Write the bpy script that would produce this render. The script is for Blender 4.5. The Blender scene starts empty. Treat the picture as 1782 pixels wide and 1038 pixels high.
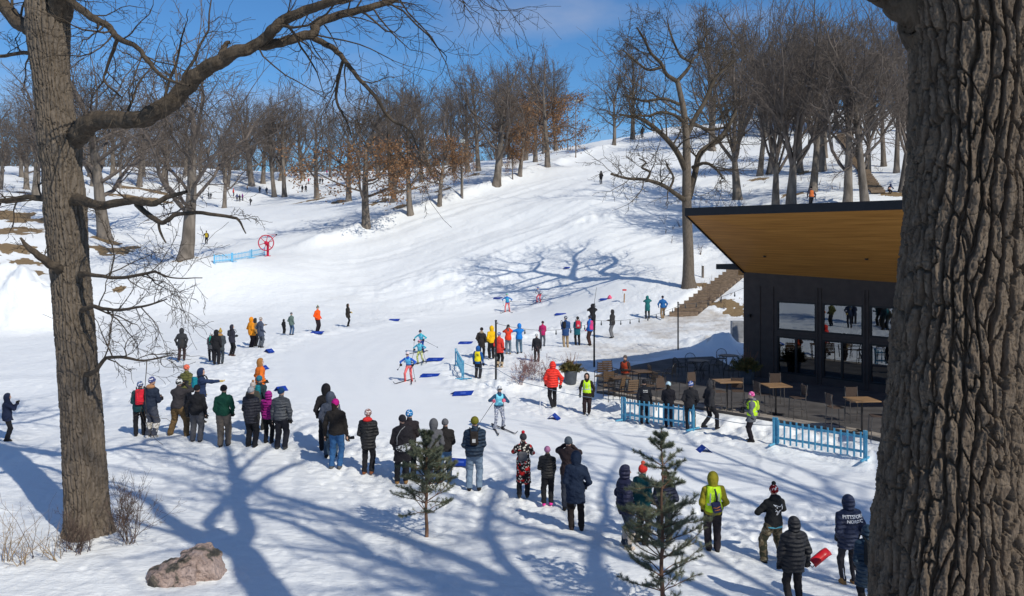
import bpy, math, random
import numpy as np
from mathutils import Vector, Matrix
from mathutils.bvhtree import BVHTree

scene = bpy.context.scene
COL = scene.collection
R = math.radians
F, CX, HY, CZ = 1485.0, 891.0, 426.0, 6.0      # lens and eye height the place was measured with

# ------------------------------------------------------------------ camera
cam_data = bpy.data.cameras.new("camera")
cam = bpy.data.objects.new("camera", cam_data)
COL.objects.link(cam)
cam.location = (0, 0, CZ)
cam.rotation_euler = (R(90), 0, 0)
cam_data.sensor_width = 36.0
cam_data.lens = 30.0
cam_data.shift_y = -93.0 / 1782.0
cam_data.clip_start = 0.1
cam_data.clip_end = 3000
scene.camera = cam

# ------------------------------------------------------------------ sky and sun
SUN_EL = R(41)
SX, SY = 0.622, -0.783                      # horizontal direction towards the sun
TOSUN = Vector((SX * math.cos(SUN_EL), SY * math.cos(SUN_EL), math.sin(SUN_EL)))
world = bpy.data.worlds.new("World")
scene.world = world
world.use_nodes = True
wn = world.node_tree
for n in list(wn.nodes):
    wn.nodes.remove(n)
wout = wn.nodes.new("ShaderNodeOutputWorld")
wbg = wn.nodes.new("ShaderNodeBackground")
wsky = wn.nodes.new("ShaderNodeTexSky")
wsky.sky_type = 'NISHITA'
wsky.sun_disc = False
wsky.sun_elevation = SUN_EL
wsky.sun_rotation = math.atan2(SX, SY)
wsky.air_density = 1.0
wsky.dust_density = 0.15
wsky.ozone_density = 2.6
wsky.altitude = 250
wtc = wn.nodes.new("ShaderNodeTexCoord")
wmap = wn.nodes.new("ShaderNodeMapping")
wmap.inputs['Scale'].default_value = (1.0, 1.0, 2.6)
wmap.inputs['Location'].default_value = (0.35, 0.45, 0.15)
wnoi = wn.nodes.new("ShaderNodeTexNoise")
wnoi.inputs['Scale'].default_value = 2.7
wnoi.inputs['Detail'].default_value = 7
wnoi.inputs['Roughness'].default_value = 0.52
wramp = wn.nodes.new("ShaderNodeValToRGB")
wramp.color_ramp.elements[0].position = 0.49
wramp.color_ramp.elements[0].color = (0, 0, 0, 1)
wramp.color_ramp.elements[1].position = 0.70
wramp.color_ramp.elements[1].color = (0.66, 0.66, 0.66, 1)
wmix = wn.nodes.new("ShaderNodeMixRGB")
wmix.inputs['Color2'].default_value = (5.0, 5.5, 7.0, 1)
wn.links.new(wtc.outputs['Generated'], wmap.inputs['Vector'])
wn.links.new(wmap.outputs['Vector'], wnoi.inputs['Vector'])
wn.links.new(wnoi.outputs['Fac'], wramp.inputs['Fac'])
wn.links.new(wramp.outputs['Color'], wmix.inputs['Fac'])
wtint = wn.nodes.new("ShaderNodeMixRGB")
wtint.blend_type = 'MULTIPLY'
wtint.inputs['Fac'].default_value = 1.0
wtint.inputs['Color2'].default_value = (0.50, 0.88, 1.22, 1)
wn.links.new(wsky.outputs['Color'], wtint.inputs['Color1'])
wn.links.new(wtint.outputs['Color'], wmix.inputs['Color1'])
wn.links.new(wmix.outputs['Color'], wbg.inputs['Color'])
wn.links.new(wbg.outputs['Background'], wout.inputs['Surface'])
wbg.inputs['Strength'].default_value = 0.09

sun_data = bpy.data.lights.new("sun", 'SUN')
sun_data.energy = 3.7
sun_data.angle = R(0.53)
sun_data.color = (1.0, 0.955, 0.83)
sun = bpy.data.objects.new("sun", sun_data)
COL.objects.link(sun)
sun.location = (30, -40, 60)
sun.rotation_euler = TOSUN.to_track_quat('Z', 'Y').to_euler()

scene.view_settings.view_transform = 'Standard'
scene.view_settings.look = 'None'
scene.view_settings.exposure = 0.0
scene.view_settings.gamma = 1.0
scene.view_settings.use_curve_mapping = False

# ------------------------------------------------------------------ helpers
def tag(o, label=None, cat=None, group=None, kind=None):
    if label: o['label'] = label
    if cat: o['category'] = cat
    if group: o['group'] = group
    if kind: o['kind'] = kind
    return o

def thing(name, label, cat, loc=(0, 0, 0), rotz=0.0, group=None):
    o = bpy.data.objects.new(name, None)
    o.empty_display_size = 0.2
    COL.objects.link(o)
    o.location = loc
    o.rotation_euler = (0, 0, rotz)
    return tag(o, label, cat, group)

def mesh_np(name, V, Fc, mat=None, smooth=True):
    """Fc: list of (M,k) integer arrays (quads and/or triangles)."""
    me = bpy.data.meshes.new(name)
    V = np.asarray(V, dtype=np.float32)
    if not isinstance(Fc, (list, tuple)):
        Fc = [Fc]
    Fc = [np.asarray(f, dtype=np.int32) for f in Fc if len(f)]
    me.vertices.add(len(V))
    me.vertices.foreach_set('co', V.ravel())
    nl = sum(f.size for f in Fc)
    npoly = sum(len(f) for f in Fc)
    me.loops.add(nl)
    me.polygons.add(npoly)
    me.loops.foreach_set('vertex_index', np.concatenate([f.ravel() for f in Fc]))
    starts = []
    s = 0
    for f in Fc:
        k = f.shape[1]
        starts.append(s + np.arange(len(f)) * k)
        s += f.size
    me.polygons.foreach_set('loop_start', np.concatenate(starts).astype(np.int32))
    me.update(calc_edges=True)
    if smooth:
        me.polygons.foreach_set('use_smooth', np.ones(npoly, dtype=bool))
    if mat is not None:
        me.materials.append(mat)
    return me

def link(name, me, parent=None):
    o = bpy.data.objects.new(name, me)
    COL.objects.link(o)
    if parent is not None:
        o.parent = parent
    return o

def pymesh(name, V, Fs, mat=None, parent=None, smooth=False):
    me = bpy.data.meshes.new(name)
    me.from_pydata([tuple(v) for v in V], [], [tuple(f) for f in Fs])
    if smooth:
        for p in me.polygons: p.use_smooth = True
    if mat is not None: me.materials.append(mat)
    me.update()
    return link(name, me, parent)

class MB:
    """collects boxes, bars and tubes and links them as ONE mesh object"""
    def __init__(self):
        self.V = []; self.Fs = []
    def box(self, c, s, rot=None):
        n = len(self.V)
        for dx in (-.5, .5):
            for dy in (-.5, .5):
                for dz in (-.5, .5):
                    v = Vector((dx * s[0], dy * s[1], dz * s[2]))
                    if rot is not None: v = rot @ v
                    self.V.append(v + Vector(c))
        for f in ((0, 1, 3, 2), (4, 6, 7, 5), (0, 4, 5, 1), (2, 3, 7, 6), (0, 2, 6, 4), (1, 5, 7, 3)):
            self.Fs.append(tuple(n + i for i in f))
        return self
    def hexa(self, pts):
        """8 corners: bottom 4 ccw then top 4 ccw"""
        n = len(self.V)
        self.V += [Vector(p) for p in pts]
        for f in ((3, 2, 1, 0), (4, 5, 6, 7), (0, 1, 5, 4), (1, 2, 6, 5), (2, 3, 7, 6), (3, 0, 4, 7)):
            self.Fs.append(tuple(n + i for i in f))
        return self
    def bar(self, a, b, r, r2=None, sides=8, caps=True):
        return self.tube([a, b], [r, r if r2 is None else r2], sides, caps)
    def tube(self, pts, rads, sides=8, caps=True, closed=False):
        pts = [Vector(p) for p in pts]
        if not hasattr(rads, '__len__'): rads = [rads] * len(pts)
        n0 = len(self.V)
        N = len(pts)
        up = None
        for i, p in enumerate(pts):
            if closed: t = pts[(i + 1) % N] - pts[i - 1]
            else: t = pts[min(i + 1, N - 1)] - pts[max(i - 1, 0)]
            if t.length < 1e-9: t = Vector((0, 0, 1))
            t.normalize()
            if up is None:
                up = Vector((0, 0, 1)) if abs(t.z) < .9 else Vector((1, 0, 0))
            x = t.cross(up)
            if x.length < 1e-6: x = t.cross(Vector((0, 1, 0)))
            x.normalize()
            y = x.cross(t).normalized()
            up = y
            for k in range(sides):
                a = 2 * math.pi * (k + .5) / sides
                self.V.append(p + (x * math.cos(a) + y * math.sin(a)) * rads[i])
        M = N if closed else N - 1
        for i in range(M):
            j = (i + 1) % N
            for k in range(sides):
                k2 = (k + 1) % sides
                self.Fs.append((n0 + i * sides + k, n0 + i * sides + k2, n0 + j * sides + k2, n0 + j * sides + k))
        if caps and not closed:
            self.Fs.append(tuple(n0 + k for k in reversed(range(sides))))
            self.Fs.append(tuple(n0 + (N - 1) * sides + k for k in range(sides)))
        return self
    def lathe(self, c, prof, sides=24):
        n0 = len(self.V)
        for (r, z) in prof:
            for k in range(sides):
                a = 2 * math.pi * k / sides
                self.V.append(Vector((c[0] + r * math.cos(a), c[1] + r * math.sin(a), c[2] + z)))
        for i in range(len(prof) - 1):
            for k in range(sides):
                k2 = (k + 1) % sides
                self.Fs.append((n0 + i * sides + k, n0 + i * sides + k2, n0 + (i + 1) * sides + k2, n0 + (i + 1) * sides + k))
        self.Fs.append(tuple(n0 + k for k in reversed(range(sides))))
        m = n0 + (len(prof) - 1) * sides
        self.Fs.append(tuple(m + k for k in range(sides)))
        return self
    def build(self, name, mat, parent=None, smooth=False, xf=None):
        V = self.V if xf is None else [xf @ v for v in self.V]
        return pymesh(name, V, self.Fs, mat, parent, smooth)

# ------------------------------------------------------------------ materials
_mats = {}
def nmat(name, col, rough=0.8, var=0.12, scale=6.0, bump=0.0, bscale=30.0, spec=0.3, metal=0.0, stretch=(1, 1, 1), col2=None, coord='Object'):
    """noise-varied principled material"""
    key = (name,)
    if key in _mats: return _mats[key]
    m = bpy.data.materials.new(name); m.use_nodes = True
    nt = m.node_tree; N = nt.nodes; L = nt.links
    b = N['Principled BSDF']
    b.inputs['Roughness'].default_value = rough
    b.inputs['Metallic'].default_value = metal
    b.inputs['Specular IOR Level'].default_value = spec
    tc = N.new('ShaderNodeTexCoord'); mp = N.new('ShaderNodeMapping')
    mp.inputs['Scale'].default_value = stretch
    L.new(tc.outputs[coord], mp.inputs['Vector'])
    no = N.new('ShaderNodeTexNoise'); no.inputs['Scale'].default_value = scale; no.inputs['Detail'].default_value = 5
    L.new(mp.outputs['Vector'], no.inputs['Vector'])
    mx = N.new('ShaderNodeMixRGB')
    c1 = tuple(max(0, c * (1 - var)) for c in col[:3]); c2 = col2 if col2 else tuple(min(1, c * (1 + var)) for c in col[:3])
    if col2: c1 = col
    rp = N.new('ShaderNodeValToRGB'); rp.color_ramp.elements[0].position = .36; rp.color_ramp.elements[1].position = .64
    L.new(no.outputs['Fac'], rp.inputs['Fac'])
    mx.inputs['Color1'].default_value = (*c1[:3], 1); mx.inputs['Color2'].default_value = (*c2[:3], 1)
    L.new(rp.outputs['Color'], mx.inputs['Fac']); L.new(mx.outputs['Color'], b.inputs['Base Color'])
    if bump > 0:
        n2 = N.new('ShaderNodeTexNoise'); n2.inputs['Scale'].default_value = bscale; n2.inputs['Detail'].default_value = 4
        L.new(mp.outputs['Vector'], n2.inputs['Vector'])
        bp = N.new('ShaderNodeBump'); bp.inputs['Strength'].default_value = 1.0; bp.inputs['Distance'].default_value = bump
        L.new(n2.outputs['Fac'], bp.inputs['Height']); L.new(bp.outputs['Normal'], b.inputs['Normal'])
    _mats[key] = m
    return m

def s2l(c):
    """sRGB 0..255 to linear"""
    return tuple(((v / 255.0) / 12.92 if v / 255.0 <= 0.04045 else ((v / 255.0 + 0.055) / 1.055) ** 2.4) for v in c)

def cloth(col, kind='plain'):
    col = tuple(round(c, 3) for c in col)
    key = ('cloth', col, kind)
    if key in _mats: return _mats[key]
    m = bpy.data.materials.new('fabric_' + kind); m.use_nodes = True
    nt = m.node_tree; N = nt.nodes; L = nt.links
    b = N['Principled BSDF']
    b.inputs['Roughness'].default_value = .62 if kind == 'puffer' else .88
    b.inputs['Specular IOR Level'].default_value = .35 if kind == 'puffer' else .18
    tc = N.new('ShaderNodeTexCoord')
    no = N.new('ShaderNodeTexNoise'); no.inputs['Scale'].default_value = 7; no.inputs['Detail'].default_value = 4
    L.new(tc.outputs['Object'], no.inputs['Vector'])
    base = N.new('ShaderNodeMixRGB')
    base.inputs['Color1'].default_value = (*[c * .8 for c in col], 1); base.inputs['Color2'].default_value = (*[min(1, c * 1.2 + .003) for c in col], 1)
    L.new(no.outputs['Fac'], base.inputs['Fac'])
    cout = base.outputs['Color']
    if kind == 'floral':
        vo = N.new('ShaderNodeTexVoronoi'); vo.inputs['Scale'].default_value = 15
        L.new(tc.outputs['Object'], vo.inputs['Vector'])
        r1 = N.new('ShaderNodeValToRGB'); r1.color_ramp.interpolation = 'CONSTANT'
        r1.color_ramp.elements[0].position = 0; r1.color_ramp.elements[0].color = (.35, .25, .12, 1)
        r1.color_ramp.elements[1].position = .38; r1.color_ramp.elements[1].color = (.015, .012, .014, 1)
        e = r1.color_ramp.elements.new(.12); e.color = (.62, .58, .52, 1)
        L.new(vo.outputs['Distance'], r1.inputs['Fac'])
        red = N.new('ShaderNodeMixRGB'); red.inputs['Color2'].default_value = (.5, .02, .02, 1)
        rr = N.new('ShaderNodeValToRGB'); rr.color_ramp.interpolation = 'CONSTANT'
        rr.color_ramp.elements[1].position = .56
        L.new(no.outputs['Fac'], rr.inputs['Fac']); L.new(rr.outputs['Color'], red.inputs['Fac'])
        L.new(r1.outputs['Color'], red.inputs['Color1']); cout = red.outputs['Color']
    elif kind in ('camo', 'knit', 'marble'):
        n3 = N.new('ShaderNodeTexNoise'); n3.inputs['Scale'].default_value = {'camo': 9, 'knit': 22, 'marble': 14}[kind]; n3.inputs['Detail'].default_value = 1
        L.new(tc.outputs['Object'], n3.inputs['Vector'])
        r1 = N.new('ShaderNodeValToRGB'); r1.color_ramp.interpolation = 'CONSTANT'
        pal = {'camo': [(.05, .05, .03), (.16, .12, .07), (.26, .22, .14)],
               'knit': [tuple(c * .5 for c in col), col, (.75, .72, .70)],
               'marble': [(.6, .6, .6), (.03, .03, .03), (.5, .5, .5)]}[kind]
        r1.color_ramp.elements[0].position = 0; r1.color_ramp.elements[0].color = (*pal[0], 1)
        r1.color_ramp.elements[1].position = .6; r1.color_ramp.elements[1].color = (*pal[2], 1)
        e = r1.color_ramp.elements.new(.46); e.color = (*pal[1], 1)
        L.new(n3.outputs['Fac'], r1.inputs['Fac']); cout = r1.outputs['Color']
    L.new(cout, b.inputs['Base Color'])
    # folds / quilting
    n2 = N.new('ShaderNodeTexNoise'); n2.inputs['Scale'].default_value = 9; n2.inputs['Detail'].default_value = 3; n2.inputs['Distortion'].default_value = .6
    L.new(tc.outputs['Object'], n2.inputs['Vector'])
    bp = N.new('ShaderNodeBump'); bp.inputs['Distance'].default_value = .05; bp.inputs['Strength'].default_value = .8
    L.new(n2.outputs['Fac'], bp.inputs['Height'])
    nrm = bp.outputs['Normal']
    if kind == 'puffer':
        w = N.new('ShaderNodeTexWave'); w.bands_direction = 'Z'; w.wave_profile = 'SIN'
        w.inputs['Scale'].default_value = 3.6; w.inputs['Distortion'].default_value = .8; w.inputs['Detail'].default_value = 1
        L.new(tc.outputs['Object'], w.inputs['Vector'])
        b2 = N.new('ShaderNodeBump'); b2.inputs['Distance'].default_value = .035; b2.inputs['Strength'].default_value = .8
        L.new(w.outputs['Fac'], b2.inputs['Height']); L.new(nrm, b2.inputs['Normal']); nrm = b2.outputs['Normal']
    L.new(nrm, b.inputs['Normal'])
    _mats[key] = m
    return m

SKIN = nmat('skin', (.55, .33, .24), .55, .1, 12)

# ------------------------------------------------------------------ noise
def _h(ix, iy, seed):
    n = (ix.astype(np.int64) * 374761393 + iy.astype(np.int64) * 668265263 + seed * 974711) & 0x7fffffff
    n = ((n ^ (n >> 13)) * 1274126177) & 0x7fffffff
    n = (n ^ (n >> 16)) & 0xffff
    return n.astype(np.float32) / 65535.0
def vnoise(x, y, seed=0):
    x = np.asarray(x, dtype=np.float64); y = np.asarray(y, dtype=np.float64)
    ix = np.floor(x); iy = np.floor(y)
    fx = (x - ix).astype(np.float32); fy = (y - iy).astype(np.float32)
    fx = fx * fx * (3 - 2 * fx); fy = fy * fy * (3 - 2 * fy)
    a = _h(ix, iy, seed); b = _h(ix + 1, iy, seed); c = _h(ix, iy + 1, seed); d = _h(ix + 1, iy + 1, seed)
    return (a + (b - a) * fx) * (1 - fy) + (c + (d - c) * fx) * fy - .5
def fbm(x, y, octv=4, seed=0, gain=.5):
    s = 0; a = 1; f = 1
    for i in range(octv):
        s = s + a * vnoise(x * f + i * 17.3, y * f - i * 9.1, seed + i)
        a *= gain; f *= 2.03
    return s
def sstep(a, b, x):
    t = np.clip((x - a) / (b - a), 0, 1)
    return t * t * (3 - 2 * t)
# ================================================================== TERRAIN
def W(px, py, Y):
    """photo point at a measured distance -> world point"""
    return ((px - CX) / F * Y, Y, CZ + (HY - py) / F * Y)

CP = []
for y in (-25, -5, 8, 22, 36, 50):
    for x in (-70, -40, -18, -6, 6, 18, 40, 75):
        z = 0.0
        if 10 < y < 40 and 4 < x < 30: z = -.5
        CP.append((x, y, z))
CP += [(4.4, 18.6, -.62), (1.4, 18.7, -.22), (-1, 21.4, -.08), (8.3, 29, -.5), (-8, 18, 0), (11, 33, -.38), (-20, 60, 0), (-5, 62, 0), (3, 60, 0), (-35, 62, 0), (9, 46, -.15)]
CP += [W(*p) for p in [
    (1150, 557, 61), (1290, 560, 60), (1180, 546, 62), (1200, 502, 68), (1290, 478, 73), (1290, 440, 80), (1100, 480, 74), (1100, 440, 82),
    (883, 543, 73), (938, 526, 76), (700, 545, 72), (560, 545, 71), (400, 540, 73), (200, 545, 72), (0, 560, 66),
    (640, 488, 84), (640, 440, 94), (640, 408, 101), (800, 470, 84), (800, 430, 92), (800, 385, 103), (900, 400, 98), (900, 345, 112), (1000, 400, 92), (1000, 350, 103),
    (1046, 320, 113), (1000, 290, 135), (1070, 256, 165), (1150, 228, 185), (1250, 218, 190), (1150, 300, 120), (1150, 360, 97), (1280, 310, 108), (1280, 370, 90),
    (1400, 358, 78), (1550, 345, 80), (1700, 345, 80), (1550, 300, 98), (1550, 250, 125), (1400, 290, 112), (1400, 240, 145), (1420, 193, 170), (1600, 200, 160), (1750, 260, 110),
    (458, 448, 88), (375, 458, 87), (320, 452, 81), (500, 470, 83), (359, 426, 105), (200, 470, 84), (183, 415, 100), (60, 470, 82), (60, 400, 96), (0, 340, 120), (0, 400, 95),
    (600, 395, 104), (640, 390, 108), (715, 373, 109), (765, 357, 112), (863, 322, 120), (905, 305, 125), (953, 291, 130), (540, 360, 140), (637, 340, 150), (800, 295, 155),
    (436, 358, 175), (412, 350, 182), (530, 335, 195), (464, 339, 190), (343, 305, 215), (200, 320, 180), (100, 310, 185), (0, 300, 190), (560, 318, 210), (600, 300, 235), (300, 292, 240), (700, 300, 190), (150, 292, 230),
]]
CP += [(60, 45, 0), (90, 60, 6), (60, 60, 4), (-80, 75, 4), (-120, 100, 10), (-150, 200, 24), (-200, 300, 28), (-60, 300, 26), (0, 300, 28), (60, 280, 34), (140, 280, 36), (200, 200, 36), (130, 130, 26), (40, 230, 34),
       (100, 420, 36), (-100, 420, 30), (-300, 420, 32), (300, 420, 40), (-20, 190, 22), (10, 175, 24), (8, 210, 29), (110, 90, 14)]
_c = np.array(CP, dtype=np.float64)
_S = 50.0
def _U(r2):
    return .5 * r2 * np.log(r2 + 1e-9)
def _fit():
    P = _c[:, :2] / _S; n = len(P)
    d2 = ((P[:, None, :] - P[None, :, :]) ** 2).sum(-1)
    K = _U(d2) + np.eye(n) * .0006
    A = np.zeros((n + 3, n + 3)); A[:n, :n] = K; A[:n, n] = 1; A[:n, n + 1:] = P; A[n, :n] = 1; A[n + 1:, :n] = P.T
    b = np.zeros(n + 3); b[:n] = _c[:, 2]
    return np.linalg.solve(A, b)
_w = _fit()
def tps(x, y):
    x = np.asarray(x, dtype=np.float64).ravel() / _S; y = np.asarray(y, dtype=np.float64).ravel() / _S
    out = np.empty(len(x)); n = len(_c); P = _c[:, :2] / _S
    for s in range(0, len(x), 20000):
        xs = x[s:s + 20000]; ys = y[s:s + 20000]
        d2 = (xs[:, None] - P[None, :, 0]) ** 2 + (ys[:, None] - P[None, :, 1]) ** 2
        out[s:s + 20000] = _U(d2) @ _w[:n] + _w[n] + _w[n + 1] * xs + _w[n + 2] * ys
    return out

# coarse table of the smooth base, then bilinear look-up (fast)
_gx = np.linspace(-330, 330, 441); _gy = np.linspace(-40, 470, 341)
_GX, _GY = np.meshgrid(_gx, _gy)
_GZ = tps(_GX, _GY).reshape(_GX.shape)
def base(x, y):
    fx = np.clip((x - _gx[0]) / (_gx[1] - _gx[0]), 0, len(_gx) - 1.001); fy = np.clip((y - _gy[0]) / (_gy[1] - _gy[0]), 0, len(_gy) - 1.001)
    ix = fx.astype(int); iy = fy.astype(int); fx = fx - ix; fy = fy - iy
    z = (_GZ[iy, ix] * (1 - fx) + _GZ[iy, ix + 1] * fx) * (1 - fy) + (_GZ[iy + 1, ix] * (1 - fx) + _GZ[iy + 1, ix + 1] * fx) * fy
    flat = sstep(64, 54, y) * sstep(30, 22, np.abs(x))         # the course lies on a nearly level meadow
    z = z * (1 - flat) + np.clip(z, -.75, .5) * flat
    return z + 4.3 * (1 - sstep(0, 13.2, y))                   # knoll the viewer stands on
def cast0(px, py, fn, y0=12.0, y1=330.0):
    ys = np.concatenate([np.arange(y0, 60, .05), np.arange(60, y1, .15)])
    xs = (px - CX) / F * ys; zr = CZ + (HY - py) / F * ys
    d = fn(xs, ys) - zr
    k = np.argmax(d > 0)
    if not d[k] > 0: k = len(ys) - 1
    elif k > 0:
        t = d[k - 1] / (d[k - 1] - d[k]); y = ys[k - 1] + t * (ys[k] - ys[k - 1])
        return (px - CX) / F * y, y
    return xs[k], ys[k]

def pl_world(pts, fn=base):
    return np.array([cast0(px, py, fn) for px, py in pts])
def dist_pl(x, y, P, closed=False):
    """distance to polyline, plus parameter 0..n"""
    best = np.full(x.shape, 1e9); par = np.zeros(x.shape)
    n = len(P) if closed else len(P) - 1
    for i in range(n):
        a = P[i]; b = P[(i + 1) % len(P)]; ab = b - a; L2 = (ab ** 2).sum() + 1e-9
        t = np.clip(((x - a[0]) * ab[0] + (y - a[1]) * ab[1]) / L2, 0, 1)
        d = np.hypot(x - a[0] - t * ab[0], y - a[1] - t * ab[1])
        m = d < best
        best = np.where(m, d, best); par = np.where(m, i + t, par)
    return best, par
def inside(x, y, P):
    c = np.zeros(x.shape, dtype=bool); j = len(P) - 1
    for i in range(len(P)):
        xi, yi = P[i]; xj, yj = P[j]
        m = ((yi > y) != (yj > y)) & (x < (xj - xi) * (y - yi) / (yj - yi + 1e-12) + xi)
        c ^= m; j = i
    return c
def sdist(x, y, P):
    d, _ = dist_pl(x, y, P, True)
    return np.where(inside(x, y, P), -d, d)

COURSE = pl_world([(1090, 478), (860, 505), (700, 556), (560, 586), (478, 620), (490, 690), (600, 735), (760, 782), (900, 820), (1050, 842), (1300, 862), (1600, 900), (1600, 835),
                   (1340, 792), (1080, 750), (900, 722), (800, 694), (765, 650), (790, 604), (980, 552), (1130, 498)])
LIP = pl_world([(470, 442), (560, 420), (610, 402), (700, 378), (800, 345), (900, 310), (1000, 275), (1090, 247)])
BANKS = [  # polyline, height, width
    (pl_world([(830, 668), (880, 676), (940, 682), (1000, 690), (1060, 702), (1120, 718), (1240, 738), (1340, 758), (1500, 796), (1600, 822)]), .42, .75),
    (pl_world([(905, 645), (950, 655), (985, 672)]), .45, .9),
    (pl_world([(1210, 606), (1245, 602), (1290, 602)]), .75, 1.6),
    (pl_world([(760, 612), (775, 650), (800, 676), (850, 690)]), .22, .8),
    (pl_world([(800, 600), (900, 590), (960, 575), (1060, 560)]), .30, 1.0),
    (pl_world([(250, 708), (400, 652), (470, 606), (540, 588), (640, 570), (800, 520)]), .18, 1.3),
    (pl_world([(560, 742), (700, 775), (860, 815)]), .15, .8),
    (pl_world([(560, 520), (700, 495), (800, 480), (900, 455)]), .28, 2.2),
    (pl_world([(960, 400), (1040, 380), (1120, 372)]), .4, 2.4),
]
PILES = [(-33.5, 59, 3.4, 5.5), (-37, 61, 2.6, 5), (-42, 57, 2.2, 5)]
_cw = COURSE
PATIO_Z = -.10
FC = np.array((10.8, 39.8)); FU = np.array((.684, -.7295)); FN = np.array((-.7295, -.684))
def fw(t, o):
    p = FC + FU * t + FN * o
    return (p[0], p[1])
_pa = pl_world([(1038, 694), (1042, 660), (1105, 640), (1165, 626), (1240, 622)])
PATIO = np.array(list(_pa) + [fw(0, -.3), fw(15, -.3), fw(15, 9.6), fw(9, 8.0)])
WALK = pl_world([(1195, 546), (1110, 562), (1020, 590), (960, 625), (980, 652), (1040, 640), (1130, 610), (1220, 585), (1290, 575), (1290, 545)])

# timber steps beside the great oak: foot and head of the flight
ST_A = np.array((12.35, 61.6)); ST_B = np.array((20.1, 73.6)); ST_L = float(np.hypot(*(ST_B - ST_A))); ST_D = (ST_B - ST_A) / ST_L; ST_N = np.array((ST_D[1], -ST_D[0]))
_za = float(base(ST_A[0], ST_A[1])) + .1; _zb = float(base(ST_B[0], ST_B[1])) + .35
def H(x, y, fine=True):
    x = np.asarray(x, dtype=np.float64); y = np.asarray(y, dtype=np.float64)
    z = base(x, y)
    near = sstep(200, 60, y)
    c = sdist(x, y, COURSE)
    off = sstep(-.3, 1.6, c)                                       # 1 away from the groomed course
    z = z + off * .38 * fbm(x / 7.0, y / 7.0, 3, 5) * sstep(11, 17, y)
    z = z + .08 * fbm(x / 2.2, y / 2.2, 3, 11) * off
    # hill side relief
    hill = sstep(70, 95, y)
    z = z + hill * .6 * fbm(x / 16.0, y / 16.0, 3, 23)
    d, t = dist_pl(x, y, LIP)
    z = z + .75 * np.exp(-(d / 1.6) ** 2) * sstep(0, 1, t) * (1 + .5 * vnoise(x / 2, y / 2, 3))
    for P, h, w in BANKS:
        d, t = dist_pl(x, y, P)
        e = sstep(0, .7, t) * sstep(0, .7, (len(P) - 1) - t)
        z = z + h * e * np.exp(-(d / w) ** 2) * (.75 + 1.1 * fbm(x / .8, y / .8, 3, 31))
    for px, py, h, w in PILES:
        r = np.hypot(x - px, (y - py) * 1.1) / w
        z = z + h * np.exp(-(r * 1.55) ** 2.6) * (1 + .30 * fbm(x / 1.2, y / 1.2, 4, 8))
    z = z - .03 * (1 - off)
    if fine:
        tr = (1 - off)
        z = z + tr * .006 * np.sin(c * 2 * math.pi / 1.1 + 2 * vnoise(x / 5, y / 5, 6)) * near
        z = z + off * near * .036 * fbm(x / .55, y / .9, 3, 41)
        # trampled strip along the spectators and beside the course
        tram = np.exp(-((c - 1.6) / 1.7) ** 2) * sstep(11, 16, y)
        z = z - tram * .05 * np.clip(fbm(x / .33, y / .38, 2, 57) + .15, 0, 1) * 2
        # boot prints
        for gs, sd in ((.42, 301), (.37, 302)):
            gx = x / gs + sd * .37; gy = y / gs; ix = np.floor(gx); iy = np.floor(gy)
            cx_ = .5 + .3 * (_h(ix, iy, sd) - .5); cy_ = .5 + .3 * (_h(ix, iy, sd + 1) - .5)
            dd = np.hypot(gx - ix - cx_, (gy - iy - cy_) * .8)
            pr = .035 * off + .75 * np.exp(-((c - 1.8) / 2.0) ** 2) * off + .5 * sstep(1.5, -1, sdist(x, y, WALK))
            z = z - near * .045 * np.exp(-(dd / .26) ** 4) * (_h(ix, iy, sd + 2) < pr) * sstep(11, 15, y)
        z = z + near * off * .02 * fbm(x / .16, y / .2, 2, 71)
        # chattery snow on the sledding slope
        z = z + hill * near * .08 * fbm(x / 1.1 + y * .4, y / 3.0, 3, 77)
        sl_ = (x * .80 + y * .60); sc_ = (x * .60 - y * .80)          # runs of the sleds down the slope
        z = z + sstep(68, 80, y) * sstep(34, 20, np.abs(x - 8)) * .16 * fbm(sc_ / .9, sl_ / 22.0, 3, 99)
    al = (x - ST_A[0]) * ST_D[0] + (y - ST_A[1]) * ST_D[1]; ac = np.abs((x - ST_A[0]) * ST_N[0] + (y - ST_A[1]) * ST_N[1])
    ws = sstep(1.7, 1.0, ac) * sstep(-1.0, .0, al) * sstep(ST_L + 2, ST_L, al)
    z = z * (1 - ws) + (_za + (_zb - _za) * np.clip(al / ST_L, 0, 1) - .16) * ws
    p = sdist(x, y, PATIO)
    z = np.where(p < 1.2, z * sstep(-.2, 1.2, p) + (PATIO_Z - .09) * (1 - sstep(-.2, 1.2, p)), z)
    return z
def ground(x, y):
    return float(H(np.array([x]), np.array([y]), False)[0])
def at(px, py):
    """where the sight line through a photo point meets the ground"""
    x, y = cast0(px, py, lambda a, b: H(a, b, False))
    return Vector((x, y, ground(x, y)))

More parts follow.
